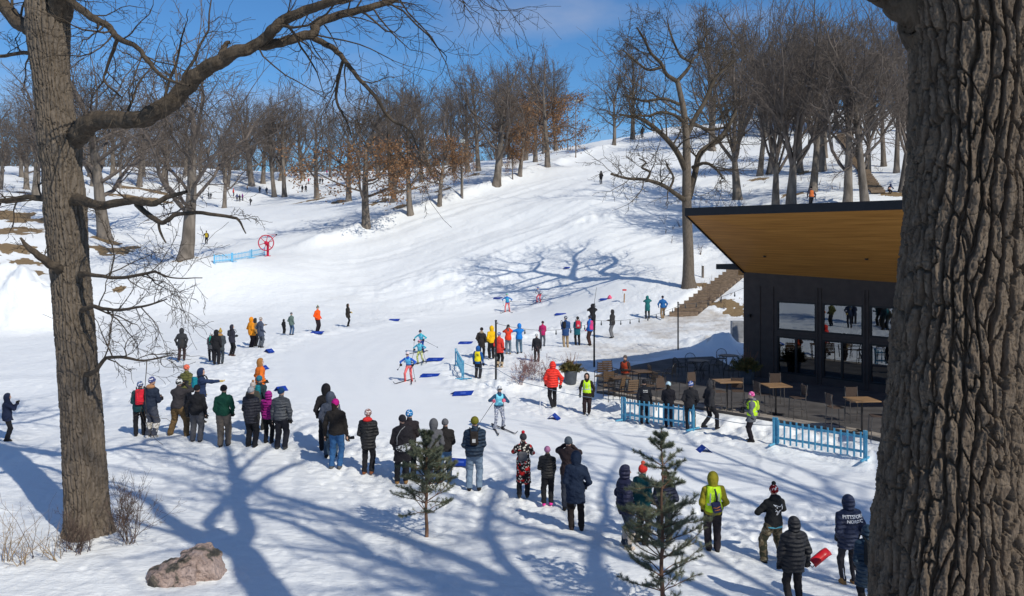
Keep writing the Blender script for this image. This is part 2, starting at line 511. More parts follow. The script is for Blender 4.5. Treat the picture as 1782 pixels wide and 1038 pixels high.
def build_terrain():
    ys = [-30.0]
    while ys[-1] < 12: ys.append(ys[-1] + (.7 if ys[-1] < 6 else .25))
    while ys[-1] < 460: ys.append(ys[-1] * 1.0046 if ys[-1] < 120 else ys[-1] * 1.009)
    ys = np.array(ys)
    s = np.linspace(-1, 1, 761)
    inner = np.abs(s) <= .84
    X = np.zeros((len(ys), len(s)))
    for i, y in enumerate(ys):
        wi = .64 * max(y, 13) + 1.0
        wo = max(95, .64 * y + 60) if y < 250 else 330
        wo = max(wo, wi + 25)
        a = np.abs(s)
        X[i] = np.sign(s) * np.where(a <= .84, a / .84 * wi, wi + ((a - .84) / .16) ** 1.8 * (wo - wi))
    Y = np.repeat(ys[:, None], len(s), 1)
    x = X.ravel(); y = Y.ravel()
    z = H(x, y)
    V = np.stack([x, y, z], 1)
    nr, nc = X.shape
    idx = np.arange(nr * nc).reshape(nr, nc)
    Fq = np.stack([idx[:-1, :-1].ravel(), idx[:-1, 1:].ravel(), idx[1:, 1:].ravel(), idx[1:, :-1].ravel()], 1)
    me = mesh_np('snow_ground', V, Fq, None, True)
    # dirt (bare straw-coloured grass, leaf litter) and walked, sandy snow
    grass = np.zeros(len(x), dtype=np.float32); sand = np.zeros(len(x), dtype=np.float32)
    def patch(arr, px, py, rx, ry, amt=1.0, seed=0):
        cx, cy = cast0(px, py, base)
        x2, y2 = cast0(px, py - ry, base); wx = rx / F * cy; wy = min(max(1.0, abs(y2 - cy)), wx * 1.1)
        r = np.hypot((x - cx) / wx, (y - cy) / wy)
        m = sstep(1.05, .55, r + .9 * fbm(x / (wx * .35), y / (wy * .4), 4, 90 + seed))
        np.maximum(arr, m.astype(np.float32) * amt, out=arr)
    for k, p in enumerate([(30, 398, 48, 14), (25, 431, 55, 10), (20, 375, 55, 10), (60, 455, 70, 9), (25, 474, 50, 8), (190, 434, 46, 9), (230, 430, 24, 5), (180, 416, 30, 4), (30, 336, 45, 7), (240, 345, 60, 5),
                           (245, 328, 60, 4), (545, 347, 32, 4), (590, 349, 22, 3), (322, 453, 22, 4), (1265, 528, 34, 22), (1280, 545, 26, 12), (1222, 496, 18, 6), (660, 352, 26, 6), (720, 328, 22, 5), (830, 303, 22, 5),
                           (690, 335, 30, 4), (1320, 310, 18, 4), (1400, 300, 22, 5), (205, 500, 14, 3), (1550, 338, 26, 5), (1380, 345, 20, 3), (770, 330, 20, 4), (700, 362, 25, 4)]):
        patch(grass, *p, seed=k)
    w = sdist(x, y, WALK)
    sand = np.maximum(sand, (sstep(.8, -1.2, w) * np.clip(.35 + 1.2 * fbm(x / 1.6, y / 1.6, 4, 200), 0, 1)).astype(np.float32))
    patch(sand, 1215, 555, 75, 16, .95, 50)
    patch(sand, 1090, 613, 120, 14, .55, 51)
    patch(sand, 1232, 603, 16, 9, .8, 52)
    patch(sand, 600, 520, 60, 6, .12, 53)
    ca = me.color_attributes.new('cover', 'FLOAT_COLOR', 'POINT')
    arr = np.zeros((len(x), 4), dtype=np.float32); arr[:, 0] = grass; arr[:, 1] = sand; arr[:, 3] = 1
    crs = sstep(.5, -1.0, sdist(x, y, COURSE)); arr[:, 2] = crs
    ca.data.foreach_set('color', arr.ravel())
    m = bpy.data.materials.new('snow'); m.use_nodes = True
    nt = m.node_tree; N = nt.nodes; L = nt.links; b = N['Principled BSDF']
    b.inputs['Roughness'].default_value = .62; b.inputs['Specular IOR Level'].default_value = .25
    at_ = N.new('ShaderNodeAttribute'); at_.attribute_name = 'cover'
    sp = N.new('ShaderNodeSeparateColor'); L.new(at_.outputs['Color'], sp.inputs['Color'])
    tc = N.new('ShaderNodeTexCoord')
    n1 = N.new('ShaderNodeTexNoise'); n1.inputs['Scale'].default_value = .35; n1.inputs['Detail'].default_value = 8; n1.inputs['Roughness'].default_value = .6
    L.new(tc.outputs['Object'], n1.inputs['Vector'])
    c1 = N.new('ShaderNodeMixRGB'); c1.inputs['Color1'].default_value = (.78, .79, .80, 1); c1.inputs['Color2'].default_value = (.87, .875, .88, 1)
    L.new(n1.outputs['Fac'], c1.inputs['Fac'])
    # packed sandy snow
    n2 = N.new('ShaderNodeTexNoise'); n2.inputs['Scale'].default_value = 1.5; n2.inputs['Detail'].default_value = 6
    L.new(tc.outputs['Object'], n2.inputs['Vector'])
    c2 = N.new('ShaderNodeMixRGB'); c2.inputs['Color2'].default_value = (.47, .42, .37, 1)
    mu = N.new('ShaderNodeMath'); mu.operation = 'MULTIPLY'; mu.use_clamp = True
    mu2 = N.new('ShaderNodeMath'); mu2.operation = 'MULTIPLY'; mu2.inputs[1].default_value = 1.5
    L.new(n2.outputs['Fac'], mu2.inputs[0]); L.new(mu2.outputs[0], mu.inputs[0]); L.new(sp.outputs['Green'], mu.inputs[1])
    L.new(mu.outputs[0], c2.inputs['Fac']); L.new(c1.outputs['Color'], c2.inputs['Color1'])
    # straw and leaf litter
    n3 = N.new('ShaderNodeTexNoise'); n3.inputs['Scale'].default_value = 3.2; n3.inputs['Detail'].default_value = 9; n3.inputs['Roughness'].default_value = .75
    L.new(tc.outputs['Object'], n3.inputs['Vector'])
    c3 = N.new('ShaderNodeMixRGB'); c3.inputs['Color1'].default_value = (.10, .065, .035, 1); c3.inputs['Color2'].default_value = (.36, .25, .13, 1)
    L.new(n3.outputs['Fac'], c3.inputs['Fac'])
    gm = N.new('ShaderNodeMath'); gm.operation = 'ADD'; L.new(sp.outputs['Red'], gm.inputs[0])
    gs = N.new('ShaderNodeMath'); gs.operation = 'MULTIPLY_ADD'; gs.inputs[1].default_value = 1.7; gs.inputs[2].default_value = -.88
    L.new(n3.outputs['Fac'], gs.inputs[0]); L.new(gs.outputs[0], gm.inputs[1])
    gr = N.new('ShaderNodeValToRGB'); gr.color_ramp.elements[0].position = .42; gr.color_ramp.elements[1].position = .52
    L.new(gm.outputs[0], gr.inputs['Fac'])
    c4 = N.new('ShaderNodeMixRGB'); L.new(gr.outputs['Color'], c4.inputs['Fac']); L.new(c2.outputs['Color'], c4.inputs['Color1']); L.new(c3.outputs['Color'], c4.inputs['Color2'])
    L.new(c4.outputs['Color'], b.inputs['Base Color'])
    # relief: ripples and grains
    n4 = N.new('ShaderNodeTexNoise'); n4.inputs['Scale'].default_value = 2.2; n4.inputs['Detail'].default_value = 9; n4.inputs['Roughness'].default_value = .62
    mp = N.new('ShaderNodeMapping'); mp.inputs['Scale'].default_value = (1, 1.5, 1); L.new(tc.outputs['Object'], mp.inputs['Vector']); L.new(mp.outputs['Vector'], n4.inputs['Vector'])
    bp = N.new('ShaderNodeBump'); bp.inputs['Strength'].default_value = .75
    bd = N.new('ShaderNodeMath'); bd.operation = 'MULTIPLY_ADD'; bd.inputs[1].default_value = -.075; bd.inputs[2].default_value = .12
    L.new(sp.outputs['Blue'], bd.inputs[0]); L.new(bd.outputs[0], bp.inputs['Distance'])
    L.new(n4.outputs['Fac'], bp.inputs['Height']); L.new(bp.outputs['Normal'], b.inputs['Normal'])
    me.materials.append(m)
    o = link('snow_ground', me)
    tag(o, kind='structure')
    return o
build_terrain()
# ================================================================== TREES
class Chains:
    """collects tapering tubes; numpy mesh at the end"""
    def __init__(self): self.V = []; self.Fq = []; self.n = 0
    def add(self, P, Rd, sides):
        P = np.asarray(P, dtype=np.float64); Rd = np.asarray(Rd, dtype=np.float64); n = len(P)
        T = np.empty_like(P); T[1:-1] = P[2:] - P[:-2] if n > 2 else T[1:-1]; T[0] = P[1] - P[0]; T[-1] = P[-1] - P[-2]
        T /= (np.linalg.norm(T, axis=1, keepdims=True) + 1e-9)
        ref = np.array((0.31, 0.17, 1.0)) if abs(T[0, 2]) < .8 else np.array((1.0, .2, .1))
        A = np.cross(T, ref); A /= (np.linalg.norm(A, axis=1, keepdims=True) + 1e-9)
        B = np.cross(T, A)
        ang = np.arange(sides) * 2 * math.pi / sides
        ring = (A[:, None, :] * np.cos(ang)[None, :, None] + B[:, None, :] * np.sin(ang)[None, :, None]) * Rd[:, None, None] + P[:, None, :]
        self.V.append(ring.reshape(-1, 3))
        i = np.arange(n - 1)[:, None] * sides; k = np.arange(sides)[None, :]; k2 = (k + 1) % sides
        q = np.stack([i + k, i + sides + k, i + sides + k2, i + k2], -1).reshape(-1, 4) + self.n
        self.Fq.append(q); self.n += n * sides
    def rough(self, P, Rd, seed=0):
        """limb with knobbly, ridged bark of its own"""
        P = np.array(P, float); Rd = np.array(Rd, float); rg = np.random.default_rng(seed + 50)
        P[1:-1] += rg.normal(size=P[1:-1].shape) * Rd[1:-1, None] * .16
        s = np.concatenate([[0], np.cumsum(np.linalg.norm(np.diff(P, axis=0), axis=1))]); n = int(min(420, max(24, s[-1] / max(.02, Rd.mean() * .18))))
        t = np.linspace(0, s[-1], n); C = np.stack([np.interp(t, s, P[:, i]) for i in range(3)], 1); r = np.interp(t, s, Rd)
        ker = np.array((.25, .5, .25))
        for _ in range(3): C[1:-1] = (C[:-2] + 2 * C[1:-1] + C[2:]) / 4
        m = 34 if Rd.max() > .08 else 12; v0 = len(self.V); self.add(C, r, m)
        V = self.V[v0].reshape(n, m, 3); a = np.arange(m) * 2 * math.pi / m; A, T = np.meshgrid(a, t)
        kn = fbm(np.cos(A) * 1.2 + T * 1.3, np.sin(A) * 1.2 + seed, 3, 61 + seed)
        rd = np.abs(np.mod(A / (2 * math.pi) * max(5, m // 3) + .9 * fbm(T * 2.5, np.sin(A), 3, 71 + seed), 1) - .5) * 2
        d = 1 + .16 * kn + (.12 * sstep(1, .5, rd) - .06 + .10 * fbm(A * 4, T * 14, 2, 80 + seed) if m > 20 else 0)
        self.V[v0] = (C[:, None, :] + (V - C[:, None, :]) * d[:, :, None]).reshape(-1, 3)
    def mesh(self, name, mat):
        return mesh_np(name, np.concatenate(self.V), np.concatenate(self.Fq), mat, True)

def unit(v): return v / (np.linalg.norm(v) + 1e-9)
def rnd_perp(rng, d):
    v = rng.normal(size=3); v -= d * v.dot(d); return unit(v)

def limb(rng, out, p, d, L, r0, lvl, prm, tips=None):
    """one branch and everything that grows from it"""
    nseg = max(3, int(prm['seg'][lvl]))
    P = [p.copy()]; D = [d.copy()]; step = L / nseg; q = p.copy(); dd = d.copy()
    g = prm['gnarl'][lvl]; up = prm['up'][lvl]
    for i in range(nseg):
        dd = unit(dd + rng.normal(size=3) * g + np.array((0, 0, up)))
        q = q + dd * step; P.append(q.copy()); D.append(dd.copy())
    r1 = max(prm['rmin'], r0 * prm['taper'][lvl])
    Rd = np.linspace(r0, r1, nseg + 1)
    out.add(P, Rd, prm['sides'][lvl])
    if lvl + 1 < prm['levels']:
        n = prm['kids'][lvl]; n = max(1, int(round(n * rng.uniform(.75, 1.25))))
        st = prm['start'][lvl]
        for k in range(n):
            f = st + (1 - st) * ((k + rng.uniform(.1, .9)) / n)
            s = f * nseg; i = min(int(s), nseg - 1); t = s - i
            pp = P[i] * (1 - t) + P[i + 1] * t; base_d = D[i + 1]
            a = math.radians(rng.uniform(*prm['ang'][lvl]))
            nd = unit(base_d * math.cos(a) + rnd_perp(rng, base_d) * math.sin(a))
            ll = L * prm['ratio'][lvl] * rng.uniform(.6, 1.2) * (1.15 - .55 * f)
            rr = min(Rd[i] * .8, max(prm['rmin'], Rd[i] * prm['rr'][lvl] * rng.uniform(.7, 1.1)))
            limb(rng, out, pp, nd, ll, rr, lvl + 1, prm, tips)
    elif tips is not None:
        tips.append((P[-1], D[-1])); tips.append((P[len(P) // 2], D[len(P) // 2]))
    if lvl + 1 < prm['levels']:     # leader carries on past the last fork
        limb(rng, out, P[-1], D[-1], L * .45, r1, min(lvl + 2, prm['levels'] - 1) if lvl else lvl + 1, prm, tips)

PRM = dict(levels=5, seg=[7, 6, 4, 3, 3], gnarl=[.07, .20, .24, .24, .22], up=[.03, .07, .05, .04, .05], taper=[.5, .32, .35, .4, .5],
           kids=[10, 7, 5, 4], start=[.34, .18, .12, .1], ang=[(38, 72), (30, 62), (28, 60), (25, 55)], ratio=[.66, .52, .52, .55], rr=[.5, .5, .5, .55],
           rmin=.011, sides=[9, 5, 3, 3, 3])

BARK_FAR = nmat('bark_weathered', (.165, .138, .115), .9, .35, 3.0, .02, 14, .15, stretch=(1, 1, .25))
BARK_TWIG = nmat('bark_twigs', (.138, .113, .098), .9, .25, 2.0, 0, 14, .1)
BARK_WARM = nmat('bark_lit', (.20, .165, .125), .9, .3, 3.0, .02, 14, .15, stretch=(1, 1, .25))
LEAF_DRY = nmat('dry_oak_leaves', (.15, .07, .035), .75, .5, 1.4, 0, 10, .2, col2=(.31, .17, .08))

def leaves_mesh(rng, tips, n, size, spread, name='dry_leaves', mat=None, zmax=None):
    P = np.array([t[0] for t in tips])
    if zmax is not None:
        P = P[P[:, 2] < zmax]
    # leaf clusters hang on to some branches only
    keep = vnoise(P[:, 0] * .35, P[:, 2] * .45 + P[:, 1] * .3, 3) > -.12
    P = P[keep] if keep.sum() > 10 else P
    k = rng.integers(0, len(P), n)
    C = P[k] + rng.normal(size=(n, 3)) * spread
    a = rng.normal(size=(n, 3)); a /= np.linalg.norm(a, axis=1, keepdims=True)
    b = rng.normal(size=(n, 3)); b -= a * (a * b).sum(1, keepdims=True); b /= np.linalg.norm(b, axis=1, keepdims=True)
    s = size * rng.uniform(.6, 1.3, (n, 1))
    V = np.stack([C - a * s, C + b * s * .55, C + a * s, C - b * s * .55], 1).reshape(-1, 3)
    return mesh_np(name, V, np.arange(4 * n).reshape(n, 4), mat or LEAF_DRY, False)

def bare_tree_meshes(seed, kind):
    """unit: metres, about 18 m tall; returns (trunk mesh, crown mesh, leaves mesh or None, height)"""
    rng = np.random.default_rng(seed)
    prm = dict(PRM)
    Ht = 18.0
    if kind == 'oak':
        L0, d0, r0 = 8.5, .05, .40
        prm['kids'] = [11, 8, 6, 4]; prm['ratio'] = [.80, .50, .50, .55]; prm['start'] = [.38, .18, .12, .1]
    elif kind == 'tall':
        L0, d0, r0 = 11.5, .04, .33
        prm['kids'] = [14, 8, 5, 4]; prm['ang'] = [(24, 52), (25, 50), (25, 50), (22, 48)]; prm['ratio'] = [.50, .45, .5, .55]; prm['up'] = [.04, .13, .09, .06, .07]; prm['gnarl'] = [.05, .13, .18, .2, .2]
    elif kind == 'vase':
        L0, d0, r0 = 4.5, .03, .45
        prm['kids'] = [8, 10, 7, 4]; prm['start'] = [.75, .2, .1, .1]; prm['ang'] = [(14, 42), (18, 45), (22, 48), (22, 48)]; prm['ratio'] = [2.2, .42, .46, .55]
        prm['up'] = [.02, .05, .07, .06, .06]; prm['rr'] = [.62, .45, .5, .55]; prm['gnarl'] = [.05, .10, .17, .2, .2]; prm['seg'] = [5, 9, 4, 3, 3]
    elif kind == 'bold':
        L0, d0, r0 = 9.5, .06, .50
        prm['levels'] = 4; prm['kids'] = [7, 5, 4, 3]; prm['ratio'] = [.85, .55, .5, .5]; prm['start'] = [.55, .25, .2, .1]; prm['rr'] = [.62, .55, .5, .5]; prm['rmin'] = .02
    elif kind == 'leafy':
        L0, d0, r0 = 7.5, .07, .30
        prm['kids'] = [12, 7, 5, 3]; prm['ratio'] = [.62, .5, .5, .5]; prm['start'] = [.3, .15, .12, .1]; prm['ang'] = [(50, 84), (30, 62), (28, 60), (25, 55)]
    trunk = Chains(); crown = Chains(); tips = []
    d = unit(np.array((rng.normal() * d0, rng.normal() * d0, 1.0)))
    nseg = 9; P = [np.array((0, 0, -.5))]; dd = d.copy()
    for i in range(nseg):
        dd = unit(dd + rng.normal(size=3) * prm['gnarl'][0] * .45 + np.array((0, 0, .10)))
        P.append(P[-1] + dd * (L0 / nseg))
    f = np.linspace(0, 1, nseg + 1)
    Rd = r0 * (1 - .55 * f) * (1 + .55 * np.exp(-f * 14))
    trunk.add(P, Rd, 9)
    n = prm['kids'][0]; st = prm['start'][0]; az = rng.uniform(0, 6.28)
    for k in range(n):
        fr = st + (1 - st) * (k + .5) / n; s = fr * nseg; i = min(int(s), nseg - 1); t = s - i
        pp = P[i] * (1 - t) + P[i + 1] * t
        az += 2.4 + rng.uniform(-.4, .4); a = math.radians(rng.uniform(*prm['ang'][0]))
        a *= (1.15 - .35 * fr)
        nd = unit(np.array((math.cos(az) * math.sin(a), math.sin(az) * math.sin(a), math.cos(a))))
        limb(rng, crown, pp, nd, L0 * prm['ratio'][0] * rng.uniform(.75, 1.15), Rd[i] * prm['rr'][0] * rng.uniform(.7, 1.05), 1, prm, tips)
    limb(rng, crown, P[-1], dd, L0 * prm['ratio'][0] * .9, Rd[-1] * .95, 1, prm, tips)
    tm = trunk.mesh('trunk', BARK_FAR); cm = crown.mesh('crown', BARK_TWIG)
    top = float(np.percentile(np.concatenate([v[:, 2] for v in crown.V]), 98.5))
    lm = None
    if kind == 'leafy':
        lm = leaves_mesh(rng, tips, 3800, .105, .3, zmax=top * .62)
    return tm, cm, lm, top

VAR = {}
for i, (kd, sd) in enumerate([('oak', 3), ('oak', 14), ('oak', 25), ('tall', 36), ('tall', 47), ('tall', 7), ('vase', 58), ('vase', 69), ('vase', 5), ('leafy', 70), ('leafy', 81), ('bold', 21), ('bold', 33)]):
    VAR.setdefault(kd, []).append(bare_tree_meshes(sd, kd))

_tc = [0]
rl = random.Random(9)
def put_tree(px, py, top, kind, var, label, group=None, rot=None, sx=1.0, loc=None, height=None, name=None):
    """a tree standing where the photo shows its foot, as tall as it is there"""
    tm, cm, lm, h0 = VAR[kind][var % len(VAR[kind])]
    if loc is None:
        g = at(px, py); Y = g.y; hgt = (py - top) / F * Y
    else:
        g = Vector(loc); hgt = height
    s = hgt / h0
    _tc[0] += 1
    if rot is None: rot = (_tc[0] * 2.39996) % 6.283
    o = thing(name or {'oak': 'oak_tree', 'tall': 'bare_tree', 'vase': 'bare_tree', 'leafy': 'oak_tree', 'bold': 'oak_tree'}[kind], label, 'tree', g - Vector((0, 0, .1)), rot, group)
    o.scale = (s * sx, s * sx, s)
    if loc is None: o.rotation_euler = (rl.uniform(-.05, .05), rl.uniform(-.05, .05), rot)
    link('trunk', tm, o); link('crown', cm, o)
    if lm: link('foliage', lm, o)
    return o

# ---- trees one can tell apart: px, foot, top, kind, variant, spread, label
NAMED = [
    (322, 451, 60, 'oak', 0, 1.25, 'wide spreading bare oak with thick trunk left of the far blue fence'),
    (184, 415, 75, 'oak', 1, 1.15, 'bare tree just right of the near left trunk, foot in a patch of brown grass'),
    (62, 345, 130, 'oak', 2, 1.1, 'bare tree left of the near left trunk above the brown grass bands'),
    (390, 362, 215, 'oak', 1, .9, 'small bare oak standing just above the walkers in the valley'),
    (478, 343, 172, 'tall', 1, 1.2, 'left one of the two bare trunks side by side behind the valley walkers'),
    (495, 343, 168, 'tall', 2, 1.2, 'right one of the two bare trunks side by side behind the valley walkers'),
    (552, 345, 180, 'oak', 2, 1.0, 'bare tree on a brown litter patch right of the distant walkers'),
    (637, 394, 168, 'leafy', 1, 1.15, 'brown leaved oak at the foot of the slope edge, lowest of the row'),
    (684, 352, 160, 'tall', 0, 1.3, 'leaning bare tree behind the slope edge between two brown leaved oaks'),
    (715, 374, 150, 'oak', 0, .95, 'forked low branching bare tree beside the slope edge'),
    (764, 358, 175, 'leafy', 0, .85, 'slim tree with rust coloured leaves low on its trunk at the slope edge'),
    (803, 341, 215, 'leafy', 1, .45, 'thin sapling with rusty leaves beside the slope edge'),
    (833, 298, 118, 'tall', 0, 1.2, 'bare tree behind the slope edge standing on a patch of brown leaves'),
    (863, 322, 104, 'oak', 1, 1.15, 'large dark bare oak right at the slope edge, left of the orange leaved oak'),
    (904, 307, 165, 'leafy', 1, 1.0, 'oak full of orange brown leaves at the slope edge'),
    (892, 313, 220, 'leafy', 0, .5, 'small leafy sapling at the foot of the orange leaved oak'),
    (953, 291, 86, 'leafy', 0, .95, 'tall pale trunked tree with red brown lower leaves at the slope edge'),
    (932, 282, 120, 'leafy', 0, 1.0, 'oak with red brown leaves behind the tall pale trunked tree'),
    (1068, 253, 118, 'oak', 2, .9, 'bare tree alone on the crest left of the great oak, rusty leaves at its base'),
    (1101, 243, 70, 'tall', 2, 1.2, 'bare tree on the crest beside the black clad sledders'),
    (1284, 348, 40, 'vase', 0, 1.0, 'pair trunked bare tree just right of the great oak on the hillside'),
    (1322, 306, 50, 'tall', 0, 1.0, 'slender bare tree upslope behind the pair trunked tree'),
    (1349, 366, 30, 'vase', 1, .9, 'bare tree just above the left end of the roof'),
    (1376, 370, 12, 'vase', 2, 1.1, 'many stemmed bare tree rising above the middle of the roof'),
    (1414, 335, 25, 'tall', 1, 1.1, 'leaning bare tree behind the walker above the roof'),
    (1436, 275, 60, 'tall', 2, 1.0, 'thin bare tree on the upper slope left of the timber hill steps'),
    (1474, 366, 30, 'oak', 0, 1.0, 'forked bare tree in front of the timber hill steps'),
    (1508, 362, 45, 'oak', 1, .9, 'bare tree just right of the forked tree above the roof'),
    (1538, 290, 60, 'tall', 0, 1.0, 'slim bare tree on the slope right of the timber hill steps'),
    (1571, 335, 20, 'vase', 0, 1.0, 'bare tree beside the near right trunk above the roof end'),
    (1240, 262, 60, 'oak', 2, 1.0, 'bare tree high on the hillside behind the great oak'),
    (1455, 225, 40, 'vase', 1, 1.0, 'bare tree on the brow above the timber hill steps'),
]
for i, (px, py, top, kd, v, sx, lb) in enumerate(NAMED):
    put_tree(px, py, top, kd, v, lb, 'trees on the slopes', sx=sx)

rt = random.Random(4)
def row(n, x0, x1, y0, y1, top0, top1, kinds, label, group, sx=1.1):
    for i in range(n):
        px = x0 + (x1 - x0) * (i + rt.uniform(.2, .8)) / n
        py = y0 + (y1 - y0) * (px - x0) / (x1 - x0 + 1e-6) + rt.uniform(-3, 3)
        top = top0 + (top1 - top0) * (px - x0) / (x1 - x0 + 1e-6) + rt.uniform(-22, 34)
        kd = rt.choice(kinds)
        put_tree(px, py, top, kd, rt.randrange(3), label, group, sx=sx * rt.uniform(.85, 1.15))
row(12, -20, 460, 306, 306, 150, 178, ['oak', 'tall', 'oak'], 'bare tree in the far wood along the top of the left bank', 'far wood on the left bank')
row(10, -20, 460, 330, 325, 165, 185, ['oak', 'tall', 'oak'], 'bare tree on the left bank below the far wood', 'trees scattered on the left bank')
row(9, 440, 800, 318, 296, 178, 140, ['tall', 'oak', 'tall', 'oak'], 'bare tree in the wood behind the row along the slope edge', 'wood behind the slope edge')
row(6, 590, 960, 352, 268, 165, 105, ['oak', 'tall', 'tall'], 'bare tree within the band of wood beside the sledding slope', 'band of wood beside the sledding slope')
row(7, 770, 990, 290, 262, 130, 100, ['oak', 'tall', 'tall'], 'bare tree at the back of the wood near the crest', 'wood near the crest')
row(9, 1760, 2300, 330, 250, 60, 30, ['oak', 'tall', 'vase'], 'bare tree on the hillside beyond the near right trunk', 'trees on the hillside far right')
row(8, 1215, 1600, 240, 225, 30, 22, ['vase', 'tall', 'oak'], 'bare tree in the wood along the brow of the right hill', 'wood on the brow of the right hill', 1.2)
row(5, 1290, 1600, 300, 300, 40, 35, ['vase', 'tall', 'vase'], 'bare tree midway up the right hill', 'trees midway up the right hill', 1.0)

# far-off woodland beyond the crests, one mass
def far_wood():
    rng = np.random.default_rng(31); ch = Chains()
    for k in range(520):
        if k < 380: Y = rng.uniform(265, 400); x = rng.uniform(-.66, .06) * Y
        else: Y = rng.uniform(235, 330); x = rng.uniform(.2, .62) * Y
        z = ground(x, Y); h = rng.uniform(9, 17); p = np.array((x, Y, z - .5)); q = p + np.array((rng.normal() * .5, rng.normal() * .5, h * .55))
        ch.add([p, (p + q) / 2 + rng.normal(size=3) * .2, q], [.28, .2, .12], 4)
        for j in range(13):
            t = rng.uniform(.35, 1); a = p + (q - p) * t; az = rng.uniform(0, 6.28); el = rng.uniform(.5, 1.25); L = h * rng.uniform(.25, .5); d = np.array((math.cos(az) * math.cos(el), math.sin(az) * math.cos(el), math.sin(el)))
            b = a + d * L * .5; c = b + unit(d + np.array((0, 0, .4))) * L * .5; ch.add([a, b, c], [.10, .07, .04], 3)
            for i in range(5):
                f = a + (c - a) * rng.uniform(.2, 1); e = f + unit(d + rng.normal(size=3) * .6 + np.array((0, 0, .3))) * L * .4; ch.add([f, e], [.045, .03], 3)
    o = link('far_woodland', ch.mesh('far_woodland', BARK_TWIG)); tag(o, 'grey brown mass of bare woodland beyond the crests', 'woodland', kind='stuff')
far_wood()

# trees standing behind and beside the viewer, whose shadows lie on the near snow
for (x, y, h, v, k, sx, lb) in [(9.4, 2.2, 18, 0, 'bold', 1.0, 'tall bare oak on the knoll beside the viewer'), (14.9, .6, 19, 1, 'bold', 1.05, 'spreading bare oak right of the knoll'), (3.5, -9, 19, 1, 'bold', 1.0, 'bare oak on the knoll behind the viewer'),
                        (-4.5, 1.5, 17, 1, 'tall', 1.0, 'slim bare tree left on the knoll'), (21, 5, 19, 0, 'bold', 1.1, 'bare oak at the far right of the knoll')]:
    put_tree(0, 0, 0, k, v, lb, 'trees on the viewing knoll', loc=(x, y, ground(x, y)), height=h, sx=sx)

# ---- bark relief in cylinder coordinates
def voro(u, v, nu, seed):
    """F2-F1 of a cellular pattern, periodic in u with nu cells"""
    iu = np.floor(u); iv = np.floor(v); f1 = np.full(u.shape, 9.0); f2 = np.full(u.shape, 9.0)
    for du in (-1, 0, 1):
        for dv in (-1, 0, 1):
            cu = iu + du; cv = iv + dv; w = np.mod(cu, nu)
            x = cu + .15 + .7 * _h(w, cv, seed); y = cv + .1 + .8 * _h(w, cv, seed + 7)
            d = np.hypot(u - x, v - y)
            m = d < f1
            f2 = np.where(m, f1, np.minimum(f2, d)); f1 = np.where(m, d, f1)
    return f2 - f1

def bark_material(name, ca, cb, bscale, bdist):
    m = bpy.data.materials.new(name); m.use_nodes = True
    nt = m.node_tree; N = nt.nodes; L = nt.links; b = N['Principled BSDF']
    b.inputs['Roughness'].default_value = .92; b.inputs['Specular IOR Level'].default_value = .12
    tc = N.new('ShaderNodeTexCoord'); mp = N.new('ShaderNodeMapping'); mp.inputs['Scale'].default_value = (1, 1, .3)
    L.new(tc.outputs['Object'], mp.inputs['Vector'])
    n1 = N.new('ShaderNodeTexNoise'); n1.inputs['Scale'].default_value = bscale * .35; n1.inputs['Detail'].default_value = 8; n1.inputs['Roughness'].default_value = .7
    L.new(mp.outputs['Vector'], n1.inputs['Vector'])
    mx = N.new('ShaderNodeMixRGB'); mx.inputs['Color1'].default_value = (*ca, 1); mx.inputs['Color2'].default_value = (*cb, 1)
    r = N.new('ShaderNodeValToRGB'); r.color_ramp.elements[0].position = .3; r.color_ramp.elements[1].position = .7
    L.new(n1.outputs['Fac'], r.inputs['Fac']); L.new(r.outputs['Color'], mx.inputs['Fac']); L.new(mx.outputs['Color'], b.inputs['Base Color'])
    n2 = N.new('ShaderNodeTexNoise'); n2.inputs['Scale'].default_value = bscale; n2.inputs['Detail'].default_value = 6; n2.inputs['Roughness'].default_value = .65
    L.new(mp.outputs['Vector'], n2.inputs['Vector'])
    bp = N.new('ShaderNodeBump'); bp.inputs['Distance'].default_value = bdist; bp.inputs['Strength'].default_value = 1
    L.new(n2.outputs['Fac'], bp.inputs['Height']); L.new(bp.outputs['Normal'], b.inputs['Normal'])
    return m

